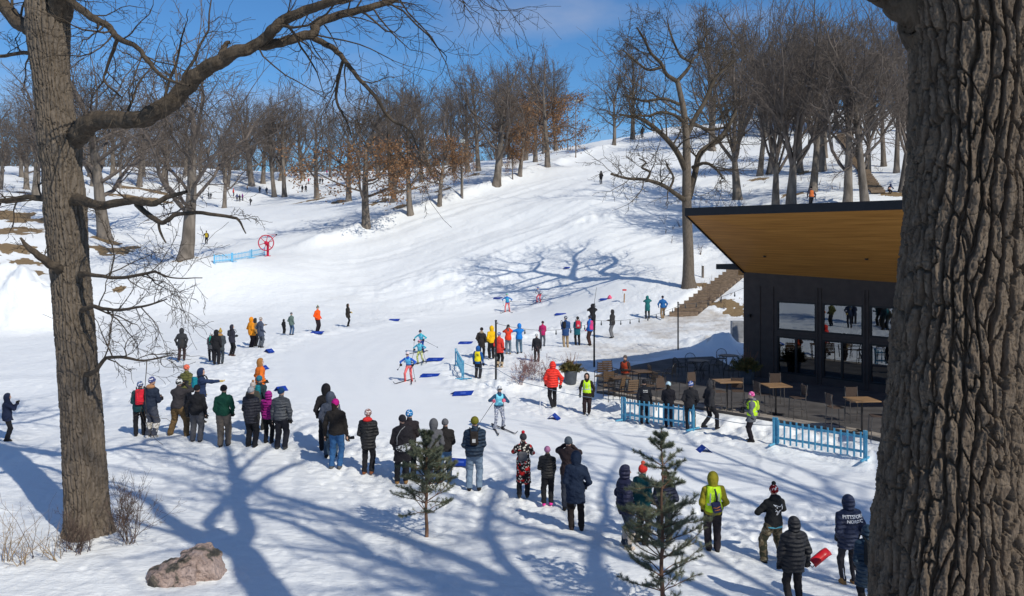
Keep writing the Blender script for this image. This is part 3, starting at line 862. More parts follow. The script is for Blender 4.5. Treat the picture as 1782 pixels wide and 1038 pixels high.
def barked_trunk(name, pts, rads, cols, rows, cell_w, cell_h, depth, mat, parent, seed=1, lobes=.04):
    """pts/rads: centre line of the trunk from the ground up"""
    pts = np.array(pts, float); rads = np.array(rads, float)
    s = np.concatenate([[0], np.cumsum(np.linalg.norm(np.diff(pts, axis=0), axis=1))])
    t = np.linspace(0, s[-1], rows)
    # smooth interpolation
    def interp(a):
        r = np.interp(t, s, a); k = max(3, rows // 40) | 1
        pad = np.pad(r, k, mode='reflect', reflect_type='odd'); ker = np.ones(k) / k
        return np.convolve(np.convolve(pad, ker, 'same'), ker, 'same')[k:-k]
    C = np.stack([interp(pts[:, i]) for i in range(3)], 1); rr = interp(rads)
    a = np.arange(cols) * 2 * math.pi / cols
    A, T = np.meshgrid(a, t); Rr = np.repeat(rr[:, None], cols, 1)
    circ = 2 * math.pi * rads.mean(); nu = max(6, int(round(circ / cell_w)))
    U = A / (2 * math.pi) * nu; V_ = T / cell_h
    ca, sa = np.cos(A), np.sin(A)
    wob = fbm(ca * 3 + T * 2.2, sa * 3 + 5, 3, seed) * 1.5
    wob2 = fbm(ca * 9 + T * 9, sa * 9 - T * 3, 3, seed + 4) * .7
    # long interlacing ridges, broken across by cracks, with flaky flat tops
    wv = .16 * np.sin(T * 2.9 + 2.2 * np.sin(A * 2) + 1.7) + .16 * np.sin(T * 6.7 + A * 5) + wob * .30 + wob2 * .42
    ph = U + wv
    rdg = np.abs(np.mod(ph, 1.0) - .5) * 2
    furrow = sstep(1.0, .60, rdg)
    e = voro(U + wv * .9 + wob2 * .3, V_ + .8 * wob2, nu, seed)
    crack = sstep(.0, .16, e)
    e2 = voro(U * 2 + wv * 2 + wob2 * 1.2, V_ * 2.7, nu * 2, seed + 9)
    fr = ca * 26 + sa * 17
    grain = fbm(U * 3.2 + wv * 3, T * 7, 3, seed + 3); rough = fbm(U * 9 + wob2 * 5, T * 55, 3, seed + 5)
    flake = np.floor((fbm(U * 1.3 + wv, T * 5.5, 3, seed + 6) + .5) * 5) / 5
    d = depth * (furrow * (.22 + .78 * crack) * (.80 + .45 * flake) + .16 * sstep(.0, .10, e2) * furrow + .30 * grain + .14 * rough)
    lob = 1 + lobes * (np.sin(A * 3 + 1 + T * .25) * .6 + np.sin(A * 5 + 2) * .4) + .02 * fbm(ca * 2, T * 1.2 + sa, 2, seed + 12)
    Rr = Rr * lob + d - depth * .6
    X = C[:, 0][:, None] + ca * Rr; Y = C[:, 1][:, None] + sa * Rr; Z = np.repeat(C[:, 2][:, None], cols, 1)
    V = np.stack([X.ravel(), Y.ravel(), Z.ravel()], 1)
    idx = np.arange(rows * cols).reshape(rows, cols); nx = np.roll(idx, -1, 1)
    Fq = np.stack([idx[:-1].ravel(), nx[:-1].ravel(), nx[1:].ravel(), idx[1:].ravel()], 1)
    return link(name, mesh_np(name, V, Fq, mat, True), parent)

BARK_NEAR = bark_material('furrowed_oak_bark', (.070, .050, .037), (.225, .175, .132), 85, .010)
BARK_MID = bark_material('ridged_bark', (.082, .065, .050), (.205, .165, .13), 40, .014)
BARK_LIMB = bark_material('limb_bark', (.050, .038, .028), (.135, .105, .078), 26, .03)

BARK_DARK = bark_material('dark_limb_bark', (.04, .032, .025), (.12, .095, .07), 8, .03)

def smooth_chain(P, Rd, k=4):
    """Catmull-Rom through the given points"""
    P = np.array(P, float); Rd = np.array(Rd, float)
    if len(P) < 3: return P, Rd
    Q = np.vstack([2 * P[0] - P[1], P, 2 * P[-1] - P[-2]]); out = []; ro = []
    for i in range(len(P) - 1):
        p0, p1, p2, p3 = Q[i:i + 4]
        for j in range(k):
            t = j / k
            out.append(.5 * ((2 * p1) + (-p0 + p2) * t + (2 * p0 - 5 * p1 + 4 * p2 - p3) * t * t + (-p0 + 3 * p1 - 3 * p2 + p3) * t ** 3))
            ro.append(Rd[i] * (1 - t) + Rd[i + 1] * t)
    out.append(P[-1]); ro.append(Rd[-1])
    return np.array(out), np.array(ro)

TW = dict(levels=5, seg=[6, 6, 6, 5, 3], gnarl=[.2, .2, .20, .22, .26], up=[.0, .0, .02, .0, -.02], taper=[.4, .4, .4, .4, .5],
          kids=[5, 5, 5, 4], start=[.15, .15, .15, .12], ang=[(30, 65), (30, 65), (28, 62), (25, 60)], ratio=[.5, .5, .5, .5], rr=[.5, .5, .5, .55],
          rmin=.004, sides=[7, 6, 4, 3, 3])
def sprout(rng, out, P, Rd, n, L, rmul, lvl, prm, f0=.15, f1=1.0, bias=None, ang=(30, 75)):
    m = len(P) - 1
    for k in range(n):
        f = f0 + (f1 - f0) * (k + rng.uniform(.1, .9)) / n; s = f * m; i = min(int(s), m - 1); t = s - i
        p = P[i] * (1 - t) + P[i + 1] * t; d = unit(P[i + 1] - P[i]); a = math.radians(rng.uniform(*ang))
        nd = unit(d * math.cos(a) + rnd_perp(rng, d) * math.sin(a) + (np.array(bias) if bias is not None else 0))
        limb(rng, out, p, nd, L * rng.uniform(.6, 1.3), max(prm['rmin'], Rd[i] * rmul * rng.uniform(.6, 1)), lvl, prm)

def traced(polys, Y0):
    """limbs measured in the photo: (x, y, thickness in px, distance offset in m)"""
    res = []
    for pl in polys:
        P = []; Rd = []
        for (px, py, r, dy) in pl:
            Y = Y0 + dy; P.append(np.array(W(px, py, Y))); Rd.append(r / F * Y)
        res.append(smooth_chain(P, Rd))
    return res

# ---- near left tree
def near_left_tree():
    g = at(155, 928); Y0 = g.y
    o = thing('oak_tree', 'near left oak with rough grey brown trunk and long limb reaching right', 'tree', (0, 0, 0))
    o.location = g
    inv = Matrix.Translation(-g)
    g3 = np.array(g)
    tr = [(156, 945, 50), (155, 925, 42), (152, 895, 36.5), (150, 850, 35), (146, 780, 34), (141, 700, 33), (133, 600, 31.5), (127, 520, 31), (121, 450, 31), (116, 390, 33), (113, 345, 34), (110, 300, 31), (106, 260, 35), (102, 225, 33), (96, 180, 29), (90, 130, 29), (87, 90, 32), (85, 40, 36), (84, 10, 33), (78, -60, 28), (70, -140, 24)]
    P = [np.array(W(a, b, Y0)) - g3 for a, b, c in tr]; Rd = [c / F * Y0 * .95 for a, b, c in tr]
    barked_trunk('trunk', P, Rd, 240, 860, .085, .36, .046, BARK_MID, o, 3, .05)
    big = traced([
        [(112, 262, 20, 0), (140, 232, 18, -.2), (165, 212, 17, -.5), (215, 209, 16, -1), (268, 200, 16, -1.4), (308, 166, 15, -1.6), (350, 127, 13.5, -1.8), (400, 97, 11.5, -2), (450, 76, 10, -2), (478, 48, 9.5, -2.2), (500, 32, 9, -2.2), (545, 14, 8, -2.4), (600, -6, 6.5, -2.6), (680, -30, 5, -2.8), (760, -40, 3, -3)],
        [(440, 80, 8, -2), (480, 76, 8, -1.8), (515, 66, 7.5, -1.6), (545, 60, 7.5, -1.5), (552, 40, 7, -1.4), (590, 26, 6.5, -1.3), (640, 14, 5.5, -1.2), (700, -5, 4.5, -1.0), (790, -30, 3.5, -1.0), (850, -30, 2, -1)],
        [(545, 66, 5.5, -1.5), (575, 82, 5, -1.5), (598, 103, 4.2, -1.6), (622, 135, 3.6, -1.7), (650, 165, 3.2, -1.8), (680, 208, 2.4, -1.9), (712, 226, 1.8, -2), (728, 262, 1, -2)],
        [(598, 103, 3, -1.6), (588, 140, 2.6, -1.4), (586, 178, 2.2, -1.3), (603, 210, 1.6, -1.2), (612, 240, .9, -1.2)],
        [(384, 104, 7, -1.9), (392, 78, 4.5, -1.8), (400, 74, 3, -1.8)],
        [(85, 60, 24, 0), (45, 50, 13, .3), (15, 20, 11, .6), (-15, -20, 9, 1), (-60, -60, 8, 1.4)],
        [(88, 50, 26, 0), (104, 5, 18, -.3), (108, -50, 15, -.6), (125, -120, 12, -.8)],
        [(112, -2, 9, -.3), (130, 8, 6.5, -.5), (160, 30, 6, -.8), (190, 48, 5.2, -1), (205, 66, 5, -1.2), (240, 84, 4, -1.6), (262, 112, 3.4, -1.9), (290, 138, 2.6, -2.2), (330, 150, 2, -2.4)],
        [(205, 66, 3.5, -1.2), (196, 92, 3, -1), (184, 125, 2.4, -.8), (182, 142, 2, -.8), (212, 170, 1.2, -.7)],
        [(118, 352, 12, 0), (142, 350, 9.5, -.4), (180, 358, 8, -.9), (232, 350, 7.5, -1.3), (262, 355, 6, -1.6), (290, 344, 5, -1.7), (325, 334, 3, -1.9)],
        [(238, 356, 6, -1.3), (262, 378, 5.6, -1.5), (284, 388, 5, -1.6), (308, 373, 4.4, -1.7), (352, 371, 3.8, -1.9), (402, 378, 3.2, -2.1), (416, 384, 2.6, -2.2), (428, 407, 1.2, -2.2)],
        [(276, 388, 2.5, -1.6), (280, 408, 2, -1.6), (289, 423, 1.2, -1.6)],
        [(100, 348, 8, 0), (78, 346, 5, .2), (40, 345, 4.5, .5), (0, 350, 4, .8), (-40, 340, 3.5, 1)],
        [(112, 478, 12, -.1), (95, 465, 8.5, -.5), (70, 448, 7, -.8), (50, 432, 5, -1), (35, 414, 2, -1.1)],
        [(140, 478, 6, -.3), (158, 478, 3.6, -.7), (205, 484, 3, -1.1), (250, 478, 2.6, -1.4), (270, 474, 2, -1.6), (300, 484, 1.2, -1.8), (352, 484, .8, -2)],
        [(143, 540, 5, -.3), (162, 534, 3.6, -.7), (200, 540, 2.8, -1), (248, 534, 2, -1.4), (290, 521, 1, -1.7)],
        [(150, 652, 5, -.3), (166, 646, 3.8, -.7), (184, 624, 3.2, -.9), (215, 622, 2.6, -1.2), (250, 628, 1.8, -1.5), (300, 618, .9, -1.8)],
        [(90, 95, 5, .1), (40, 92, 3.5, .5), (0, 98, 3, .9), (-30, 95, 2, 1)],
    ], Y0)
    out = Chains(); rng = np.random.default_rng(12)
    for k_, (P, Rd) in enumerate(big):
        P = P - g3
        out.rough(P, Rd * (.93 if k_ == 0 else .86 if k_ in (9, 10, 13) else 1.0), k_)
    me = out.mesh('limbs', BARK_LIMB)
    link('limbs', me, o)
    tw = Chains()
    spec = {0: (12, 1.8, .20, (0, 0, .25)), 1: (14, 1.5, .3, (0, 0, -.2)), 2: (9, 1.1, .4, (.1, 0, -.5)), 3: (6, .8, .5, (0, 0, -.4)), 5: (8, 1.6, .25, None), 6: (7, 1.8, .2, None), 7: (14, 1.5, .4, (.2, 0, .05)), 8: (5, .8, .5, (.3, 0, -.2)),
            9: (4, .6, .25, None), 10: (4, .45, .3, None), 12: (8, 1.2, .4, None), 13: (3, .4, .2, None), 14: (11, 1.0, .5, (.1, 0, .05)), 15: (11, .95, .5, (.15, 0, -.2)), 16: (10, 1.0, .5, (.1, 0, -.1)), 17: (7, 1.1, .5, None)}
    for k, (n, L, rm, bias) in spec.items():
        P, Rd = big[k]; P = P - g3
        sprout(rng, tw, P, Rd, n, L, rm, 2, TW, .2, 1.0, bias)
    # drooping sprays past the top of the picture
    P, Rd = big[1]; P = P - g3
    sprout(rng, tw, P, Rd, 8, 1.8, .45, 2, TW, .6, 1.0, (.25, 0, -.75), (20, 60))
    P, Rd = big[0]; P = P - g3
    sprout(rng, tw, P, Rd, 6, 1.8, .4, 2, TW, .6, 1.0, (.3, 0, -.6), (20, 60))
    link('twigs', tw.mesh('twigs', BARK_LIMB), o)
    # crown above the frame (it throws shade on the snow)
    cr = Chains(); p2 = dict(PRM); p2['rmin'] = .008
    for (P, Rd), n in ((big[5], 3), (big[6], 4)):
        P = P - g3
        for j in range(n):
            d = unit(np.array((rng.normal() * .6, rng.normal() * .6, .8)))
            limb(rng, cr, P[-1 - j], d, 4.5, Rd[-1] * .7, 1, p2)
    P = np.array(W(70, -140, Y0)) - g3
    for j in range(4):
        d = unit(np.array((rng.normal() * .5, rng.normal() * .5, .8)))
        limb(rng, cr, P, d, 5.0, .2, 1, p2)
    link('crown', cr.mesh('crown', BARK_TWIG), o)
near_left_tree()

# ---- near right tree: only its trunk is in the picture, its crown throws the forked shadow
def near_right_tree():
    Y0 = 5.1
    gx = (1648 - CX) / F * Y0; gz = ground(gx, Y0)
    g3 = np.array((gx, Y0, gz))
    o = thing('oak_tree', 'huge near right oak trunk with deeply furrowed dark bark filling the picture edge', 'tree', tuple(g3))
    tr = [(1646, 1560, 155), (1648, 1320, 132), (1650, 1130, 124), (1652, 1000, 120), (1658, 880, 117), (1665, 780, 115), (1676, 640, 111), (1686, 500, 108), (1697, 380, 106), (1706, 250, 106), (1712, 150, 109), (1715, 80, 113), (1716, 20, 122), (1718, -40, 130), (1722, -140, 122), (1730, -300, 112)]
    P = [np.array(W(a, b, Y0)) - g3 for a, b, c in tr]; Rd = [c / F * Y0 for a, b, c in tr]
    P[0][2] = min(P[0][2], -.4)
    barked_trunk('trunk', P, Rd, 700, 1300, .070, .27, .056, BARK_NEAR, o, 21, .03)
    out = Chains(); rng = np.random.default_rng(5)
    S = lambda px, py, z: np.array([v + TOSUN[i] * ((z) / TOSUN[2]) for i, v in enumerate(((px - CX) / F * (CZ * F / (py - HY)), CZ * F / (py - HY), 0.0))]) - g3
    top = P[-1]; rt0 = Rd[-1]
    def add(pts, rads):
        Pq, Rq = smooth_chain(pts, rads); out.rough(Pq, Rq, len(out.V)); return Pq, Rq
    # limb leaving the trunk at the top left corner of the picture
    l0 = [np.array(W(a, b, Y0 + dy)) - g3 for a, b, dy in ((1700, 90, .1), (1650, 40, .1), (1600, 12, .1), (1552, -18, .1), (1500, -70, .1), (1420, -180, 0), (1300, -330, .1))]
    ch = [add(l0, [.24, .22, .15, .125, .115, .10, .06])]
    f0 = S(440, 985, 11.2)
    ch.append(add([top - np.array((0, 0, .8)), top, (top + f0) * .5, f0, S(410, 950, 12.0)], [.37, .35, .33, .31, .28]))
    ch.append(add([S(415, 958, 11.9), S(430, 915, 12.7), S(421, 868, 13.6), S(412, 828, 14.4), S(398, 795, 15.3), S(372, 765, 16.4), S(335, 735, 18)], [.24, .20, .22, .18, .12, .08, .04]))
    ch.append(add([S(410, 950, 12.0), S(374, 925, 12.5), S(366, 903, 12.9), S(390, 875, 13.5), S(412, 850, 14.0)], [.20, .16, .13, .12, .12]))
    ch.append(add([S(405, 950, 12.0), S(345, 935, 12.4), S(284, 893, 13.3), S(262, 870, 14.0), S(225, 855, 14.7), S(190, 845, 15.4), S(110, 820, 16.5)], [.24, .21, .18, .16, .12, .08, .04]))
    ch.append(add([S(400, 962, 11.8), S(340, 947, 12.1), S(280, 922, 12.6), S(215, 905, 13.2), S(150, 890, 14.0)], [.12, .10, .08, .06, .03]))
    ch.append(add([S(420, 868, 13.6), S(455, 835, 14.3), S(510, 808, 15.1), S(560, 790, 15.8), S(620, 772, 16.8)], [.13, .10, .08, .06, .03]))
    ch.append(add([S(430, 885, 13.3), S(470, 882, 13.6), S(510, 893, 13.6), S(565, 905, 13.8), S(640, 912, 14.2)], [.11, .09, .07, .05, .03]))
    ch.append(add([S(412, 828, 14.4), S(440, 800, 15.2), S(490, 770, 16.2), S(540, 745, 17.4)], [.10, .07, .05, .03]))
    link('limbs', out.mesh('limbs', BARK_LIMB), o)
    tw = Chains(); p2 = dict(PRM); p2['rmin'] = .009
    for k, (Pq, Rq) in enumerate(ch):
        if k == 0: continue
        sprout(rng, tw, Pq, Rq, 4 if k != 1 else 1, 2.6, .45, 2, p2, .35, 1.0, (0, 0, .25))
    link('crown', tw.mesh('crown', BARK_TWIG), o)
near_right_tree()

# ---- the great oak beside the timber steps
def great_oak():
    g = at(1199, 500); Y0 = g.y; g3 = np.array(g)
    o = thing('oak_tree', 'great gnarled bare oak beside the timber steps, its shadow across the slope', 'tree', tuple(g))
    tr = [(1200, 512, 22), (1199, 498, 15), (1198, 480, 11.5), (1198, 440, 10), (1196, 390, 9.5), (1195, 340, 9), (1195, 290, 8.2), (1194, 240, 7), (1190, 195, 6), (1183, 160, 5.2), (1178, 140, 4.5)]
    P, Rd = smooth_chain([np.array(W(a, b, Y0)) - g3 for a, b, c in tr], [c / F * Y0 * .9 for a, b, c in tr])
    t = Chains(); t.add(P, Rd, 16)
    link('trunk', t.mesh('trunk', BARK_MID), o)
    big = traced([
        [(1194, 300, 8, 0), (1180, 268, 7.5, -.5), (1158, 240, 6.5, -1.2), (1130, 216, 5.5, -2), (1108, 205, 4, -2.6), (1078, 200, 3, -3)],
        [(1196, 352, 7.5, 0), (1176, 338, 6, -.6), (1152, 322, 5.2, -1.2), (1122, 313, 4.2, -2), (1092, 311, 3.4, -2.4), (1063, 303, 3, -2.8)],
        [(1125, 314, 3.6, -2), (1131, 300, 3.2, -2), (1117, 292, 3, -2), (1124, 283, 2.4, -2), (1112, 276, 1.6, -2)],
        [(1165, 330, 3.5, -1), (1172, 310, 3, -1), (1163, 292, 2.6, -1), (1158, 280, 1.6, -1)],
        [(1199, 345, 8.5, 0), (1210, 300, 8, .6), (1218, 268, 7.5, .8), (1240, 250, 6.5, 1.3), (1258, 235, 6, 1.6), (1272, 212, 5, 1.8), (1281, 190, 4, 2)],
        [(1194, 240, 7, 0), (1210, 205, 6, .8), (1228, 175, 5.5, 1.4), (1240, 145, 5, 1.8), (1256, 125, 4, 2.2), (1280, 105, 3, 2.6)],
        [(1193, 232, 5, 0), (1205, 218, 4, 1), (1235, 226, 3.6, 1.8), (1262, 222, 2.8, 2.4)],
        [(1193, 215, 5, 0), (1172, 200, 4.2, -1), (1148, 196, 3.6, -1.8), (1128, 202, 3, -2.4), (1098, 200, 2.4, -3)],
        [(1182, 182, 4.5, 0), (1155, 172, 3.6, -1), (1120, 176, 3, -2), (1085, 165, 2, -2.8)],
        [(1178, 142, 6, 0), (1160, 130, 5, -.5), (1150, 110, 4.6, -.8), (1132, 92, 3.8, -1), (1122, 70, 3, -1.2), (1108, 48, 2, -1.4)],
        [(1178, 142, 5.5, 0), (1196, 122, 4.6, .6), (1202, 108, 4, .8), (1186, 100, 3.2, .4), (1176, 82, 2.8, .2), (1166, 55, 2, 0), (1160, 30, 1.3, 0)],
        [(1150, 118, 4, -.8), (1128, 122, 3.4, -1.4), (1108, 108, 2.8, -2), (1085, 88, 2, -2.4)],
        [(1202, 108, 3.2, .8), (1216, 92, 2.6, 1.4), (1214, 66, 2, 1.6)],
        [(1205, 292, 5, .4), (1228, 284, 4, -.6), (1248, 296, 3.4, -1), (1258, 312, 2, -1.2)],
    ], Y0)
    lm = Chains(); tw = Chains(); rng = np.random.default_rng(77); p = dict(TW); p['rmin'] = .014
    for k, (P, Rd) in enumerate(big):
        P = P - g3
        Rd = Rd * .68
        lm.add(P, Rd, 8)
        n = 12 if k not in (2, 3) else 5
        sprout(rng, tw, P, Rd, n, 3.0 if k not in (2, 3) else 1.6, .42, 2, p, .2, 1.0, (0, 0, .12))
    link('limbs', lm.mesh('limbs', BARK_DARK), o)
    link('twigs', tw.mesh('twigs', BARK_DARK), o)
great_oak()
# ================================================================== SMOOTH SOLIDS (for figures, packs, rocks)
class Solid:
    """union of rounded shapes sampled on a grid and skinned as one continuous surface"""
    def __init__(self, lo, hi, vs):
        self.vs = vs; self.lo = np.array(lo, dtype=np.float32) - vs * 2
        n = np.ceil((np.array(hi) - np.array(lo)) / vs).astype(int) + 5
        self.n = n
        self.ax = [self.lo[i] + vs * np.arange(n[i], dtype=np.float32) for i in range(3)]
        self.f = np.full(tuple(n), 9.0, dtype=np.float32)
    def _sub(self, lo, hi):
        s = []
        for i in range(3):
            a = int(max(0, math.floor((lo[i] - self.lo[i]) / self.vs))); b = int(min(self.n[i], math.ceil((hi[i] - self.lo[i]) / self.vs) + 1))
            if b <= a: return None
            s.append(slice(a, b))
        return tuple(s)
    def _mix(self, s, d, k):
        g = self.f[s]
        if k <= 0: self.f[s] = np.minimum(g, d); return
        h = np.clip(.5 + .5 * (d - g) / k, 0, 1)
        r = d * (1 - h) + g * h - k * h * (1 - h)
        self.f[s] = np.where(g > 5, d, r)
    def cone(self, a, b, ra, rb, k=.03, sq=(1, 1)):
        a = np.array(a, dtype=np.float32); b = np.array(b, dtype=np.float32); m = max(ra, rb) + k + 2 * self.vs
        s = self._sub(np.minimum(a, b) - m, np.maximum(a, b) + m)
        if s is None: return self
        X = self.ax[0][s[0]][:, None, None] - a[0]; Y = self.ax[1][s[1]][None, :, None] - a[1]; Z = self.ax[2][s[2]][None, None, :] - a[2]
        ab = b - a; L = float((ab ** 2).sum()) + 1e-9
        h = np.clip((X * ab[0] + Y * ab[1] + Z * ab[2]) / L, 0, 1)
        d = np.sqrt((X - h * ab[0]) ** 2 + (Y - h * ab[1]) ** 2 + (Z - h * ab[2]) ** 2) - (ra + (rb - ra) * h)
        self._mix(s, d, k); return self
    def ell(self, c, r, k=.02):
        c = np.array(c, dtype=np.float32); r = np.array(r, dtype=np.float32); m = r + k + 2 * self.vs
        s = self._sub(c - m, c + m)
        if s is None: return self
        X = (self.ax[0][s[0]][:, None, None] - c[0]) / r[0]; Y = (self.ax[1][s[1]][None, :, None] - c[1]) / r[1]; Z = (self.ax[2][s[2]][None, None, :] - c[2]) / r[2]
        d = (np.sqrt(X * X + Y * Y + Z * Z) - 1) * float(r.min())
        self._mix(s, d, k); return self
    def rbox(self, c, h, r, k=.0):
        c = np.array(c, dtype=np.float32); h = np.array(h, dtype=np.float32); m = h + r + k + 2 * self.vs
        s = self._sub(c - m, c + m)
        if s is None: return self
        q = [np.abs(self.ax[0][s[0]][:, None, None] - c[0]) - h[0] + r, np.abs(self.ax[1][s[1]][None, :, None] - c[1]) - h[1] + r, np.abs(self.ax[2][s[2]][None, None, :] - c[2]) - h[2] + r]
        d = np.sqrt(sum(np.maximum(v, 0) ** 2 for v in q)) + np.minimum(np.maximum(np.maximum(q[0], q[1]), q[2]), 0) - r
        self._mix(s, d, k); return self
    def cut(self, p, n):
        """keep the side away from n"""
        n = np.array(n, dtype=np.float32); n = n / np.linalg.norm(n)
        d = (self.ax[0][:, None, None] - p[0]) * n[0] + (self.ax[1][None, :, None] - p[1]) * n[1] + (self.ax[2][None, None, :] - p[2]) * n[2]
        self.f = np.maximum(self.f, d.astype(np.float32)); return self
    def hollow(self, c, r):
        c = np.array(c); X = (self.ax[0][:, None, None] - c[0]) / r[0]; Y = (self.ax[1][None, :, None] - c[1]) / r[1]; Z = (self.ax[2][None, None, :] - c[2]) / r[2]
        d = (np.sqrt(X * X + Y * Y + Z * Z) - 1) * min(r)
        self.f = np.maximum(self.f, -d.astype(np.float32)); return self
    def folds(self, amp, seed=0):
        X = self.ax[0][:, None, None]; Y = self.ax[1][None, :, None]; Z = self.ax[2][None, None, :]
        s = seed * 1.7
        self.f += (amp * (np.sin(X * 21 + Z * 13 + s) * np.sin(Z * 31 - Y * 17 + s * 2) + .7 * np.sin(X * 39 - Z * 22 + Y * 26 + s) * np.sin(Z * 47 + X * 11 - s))).astype(np.float32)
        return self
    def mesh(self, name, mat):
        f = self.f; ins = f < 0
        if not ins.any(): return None
        c = ins[:-1, :-1, :-1].astype(np.int8)
        cnt = np.zeros(c.shape, dtype=np.int8)
        for dx in (0, 1):
            for dy in (0, 1):
                for dz in (0, 1):
                    cnt += ins[dx:dx + c.shape[0], dy:dy + c.shape[1], dz:dz + c.shape[2]]
        act = (cnt > 0) & (cnt < 8)
        I = np.argwhere(act)
        acc = np.zeros((len(I), 3), dtype=np.float64); num = np.zeros(len(I))
        cor = [(0, 0, 0), (1, 0, 0), (0, 1, 0), (1, 1, 0), (0, 0, 1), (1, 0, 1), (0, 1, 1), (1, 1, 1)]
        val = [f[I[:, 0] + a, I[:, 1] + b, I[:, 2] + d] for a, b, d in cor]
        for a in range(8):
            for b in range(a + 1, 8):
                df = [cor[b][i] - cor[a][i] for i in range(3)]
                if sum(abs(v) for v in df) != 1: continue
                va, vb = val[a], val[b]; m = (va < 0) != (vb < 0)
                t = np.where(m, va / (va - vb + 1e-12 * (va == vb)), 0)
                for i in range(3): acc[:, i] += np.where(m, cor[a][i] + t * df[i], 0)
                num += m
        V = self.lo + (I + acc / num[:, None]) * self.vs
        vid = -np.ones(act.shape, dtype=np.int32); vid[act] = np.arange(len(I))
        Fq = []
        for axis in range(3):
            sl0 = [slice(None)] * 3; sl1 = [slice(None)] * 3; sl0[axis] = slice(0, -1); sl1[axis] = slice(1, None)
            a = ins[tuple(sl0)]; b = ins[tuple(sl1)]
            E = np.argwhere(a != b)
            u, v = (axis + 1) % 3, (axis + 2) % 3
            ok = (E[:, u] > 0) & (E[:, v] > 0) & (E[:, u] < act.shape[u]) & (E[:, v] < act.shape[v]) & (E[:, axis] < act.shape[axis])
            E = E[ok]
            def g(du, dv):
                q = E.copy(); q[:, u] += du; q[:, v] += dv; return vid[q[:, 0], q[:, 1], q[:, 2]]
            q = np.stack([g(-1, -1), g(0, -1), g(0, 0), g(-1, 0)], 1)
            fl = a[E[:, 0], E[:, 1], E[:, 2]]
            q[~fl] = q[~fl][:, ::-1]
            Fq.append(q)
        Fq = np.concatenate(Fq); Fq = Fq[(Fq >= 0).all(1)]
        return mesh_np(name, V, Fq, mat, True)

def ik(a, b, l1, l2, hint):
    a = np.array(a, float); b = np.array(b, float); d = b - a; L = np.linalg.norm(d)
    if L > (l1 + l2) * .999: b = a + d / L * (l1 + l2) * .999; d = b - a; L = np.linalg.norm(d)
    t = (l1 * l1 - l2 * l2 + L * L) / (2 * L); h = math.sqrt(max(0, l1 * l1 - t * t))
    n = d / L; hv = np.array(hint, float); hv = hv - n * hv.dot(n); hv /= (np.linalg.norm(hv) + 1e-9)
    return a + n * t + hv * h, b

# pose: hip height/offset, lean (forward, side), feet, hands (absolute for the 1.75 m figure), elbow hints
POSES = {
    'pocket': dict(hands=[(-.19, .13, .96), (.19, .13, .96)], eh=[(-.45, -1, 0), (.45, -1, 0)]),
    'down': dict(hands=[(-.27, .05, .86), (.27, .05, .86)], eh=[(-1, -1, 0), (1, -1, 0)]),
    'fold': dict(hands=[(-.05, .24, 1.12), (.05, .26, 1.10)], eh=[(-.6, -.5, -.8), (.6, -.5, -.8)]),
    'photo': dict(hands=[(-.08, .27, 1.52), (.08, .27, 1.52)], eh=[(-1, .1, -.9), (1, .1, -.9)]),
    'phone': dict(hands=[(-.07, .30, 1.36), (.07, .30, 1.36)], eh=[(-1, -.1, -.9), (1, -.1, -.9)]),
    'walk': dict(hands=[(-.27, .18, .92), (.26, -.12, .90)], eh=[(-1, -1, 0), (1, -1, 0)], feet=[(-.09, -.20, .07), (.09, .24, .02)], hip=(0, .02, .885)),
    'wide': dict(hands=[(-.08, .27, 1.50), (.08, .27, 1.50)], eh=[(-1, .1, -.9), (1, .1, -.9)], feet=[(-.27, .02, 0), (.27, .02, 0)], hip=(0, 0, .86)),
    'widedown': dict(hands=[(-.12, .24, 1.14), (.12, .26, 1.12)], eh=[(-1, .0, -.6), (1, .0, -.6)], feet=[(-.25, .06, 0), (.22, -.05, 0)], hip=(0, 0, .865)),
    'pointr': dict(hands=[(-.20, .10, .98), (.72, .12, 1.42)], eh=[(-1, -.6, 0), (1, -.3, -1)]),
    'pointf': dict(hands=[(-.20, .12, 1.0), (.20, .60, 1.36)], eh=[(-1, -.6, 0), (1, -.3, -1)]),
    'pointl': dict(hands=[(-.60, .22, 1.46), (.08, .30, 1.50)], eh=[(-1, -.3, -1), (1, .1, -.9)]),
    'sit': dict(hands=[(-.06, .32, .98), (.06, .32, .98)], eh=[(-1, -.2, -.6), (1, -.2, -.6)], feet=[(-.10, .42, .12), (.11, .45, .12)], hip=(0, 0, .72)),
    'crouch': dict(hands=[(-.12, .35, .62), (.12, .35, .62)], eh=[(-1, 0, -.3), (1, 0, -.3)], hip=(0, -.12, .48), lean=.55),
    'skate': dict(hands=[(-.34, .30, 1.00), (.34, .32, .98)], eh=[(-1, -.7, -.2), (1, -.7, -.2)], hip=(0, -.10, .80), lean=.42, feet=[(-.17, -.02, 0), (.17, .08, 0)]),
    'skate2': dict(hands=[(-.30, .34, 1.05), (.32, .34, 1.02)], eh=[(-1, -.7, -.2), (1, -.7, -.2)], hip=(.05, -.04, .82), lean=.36, feet=[(-.10, -.28, .10), (.14, .12, 0)]),
    'stride': dict(hands=[(-.12, .36, 1.18), (.36, .40, 1.22)], eh=[(-1, -.4, -.6), (1, -.4, -.6)], hip=(0, -.02, .86), lean=.22, feet=[(-.16, -.05, 0), (.18, .07, 0)]),
    'tuck': dict(hands=[(-.30, .10, .86), (.34, -.02, .92)], eh=[(-1, -.8, .1), (1, -.8, .1)], hip=(0, -.16, .74), lean=.68, feet=[(-.12, -.08, 0), (.16, .10, 0)]),
}
MODEL_H = 1.78
_pn = [0]
WOOD_BOOT = (.30, .14, .05)
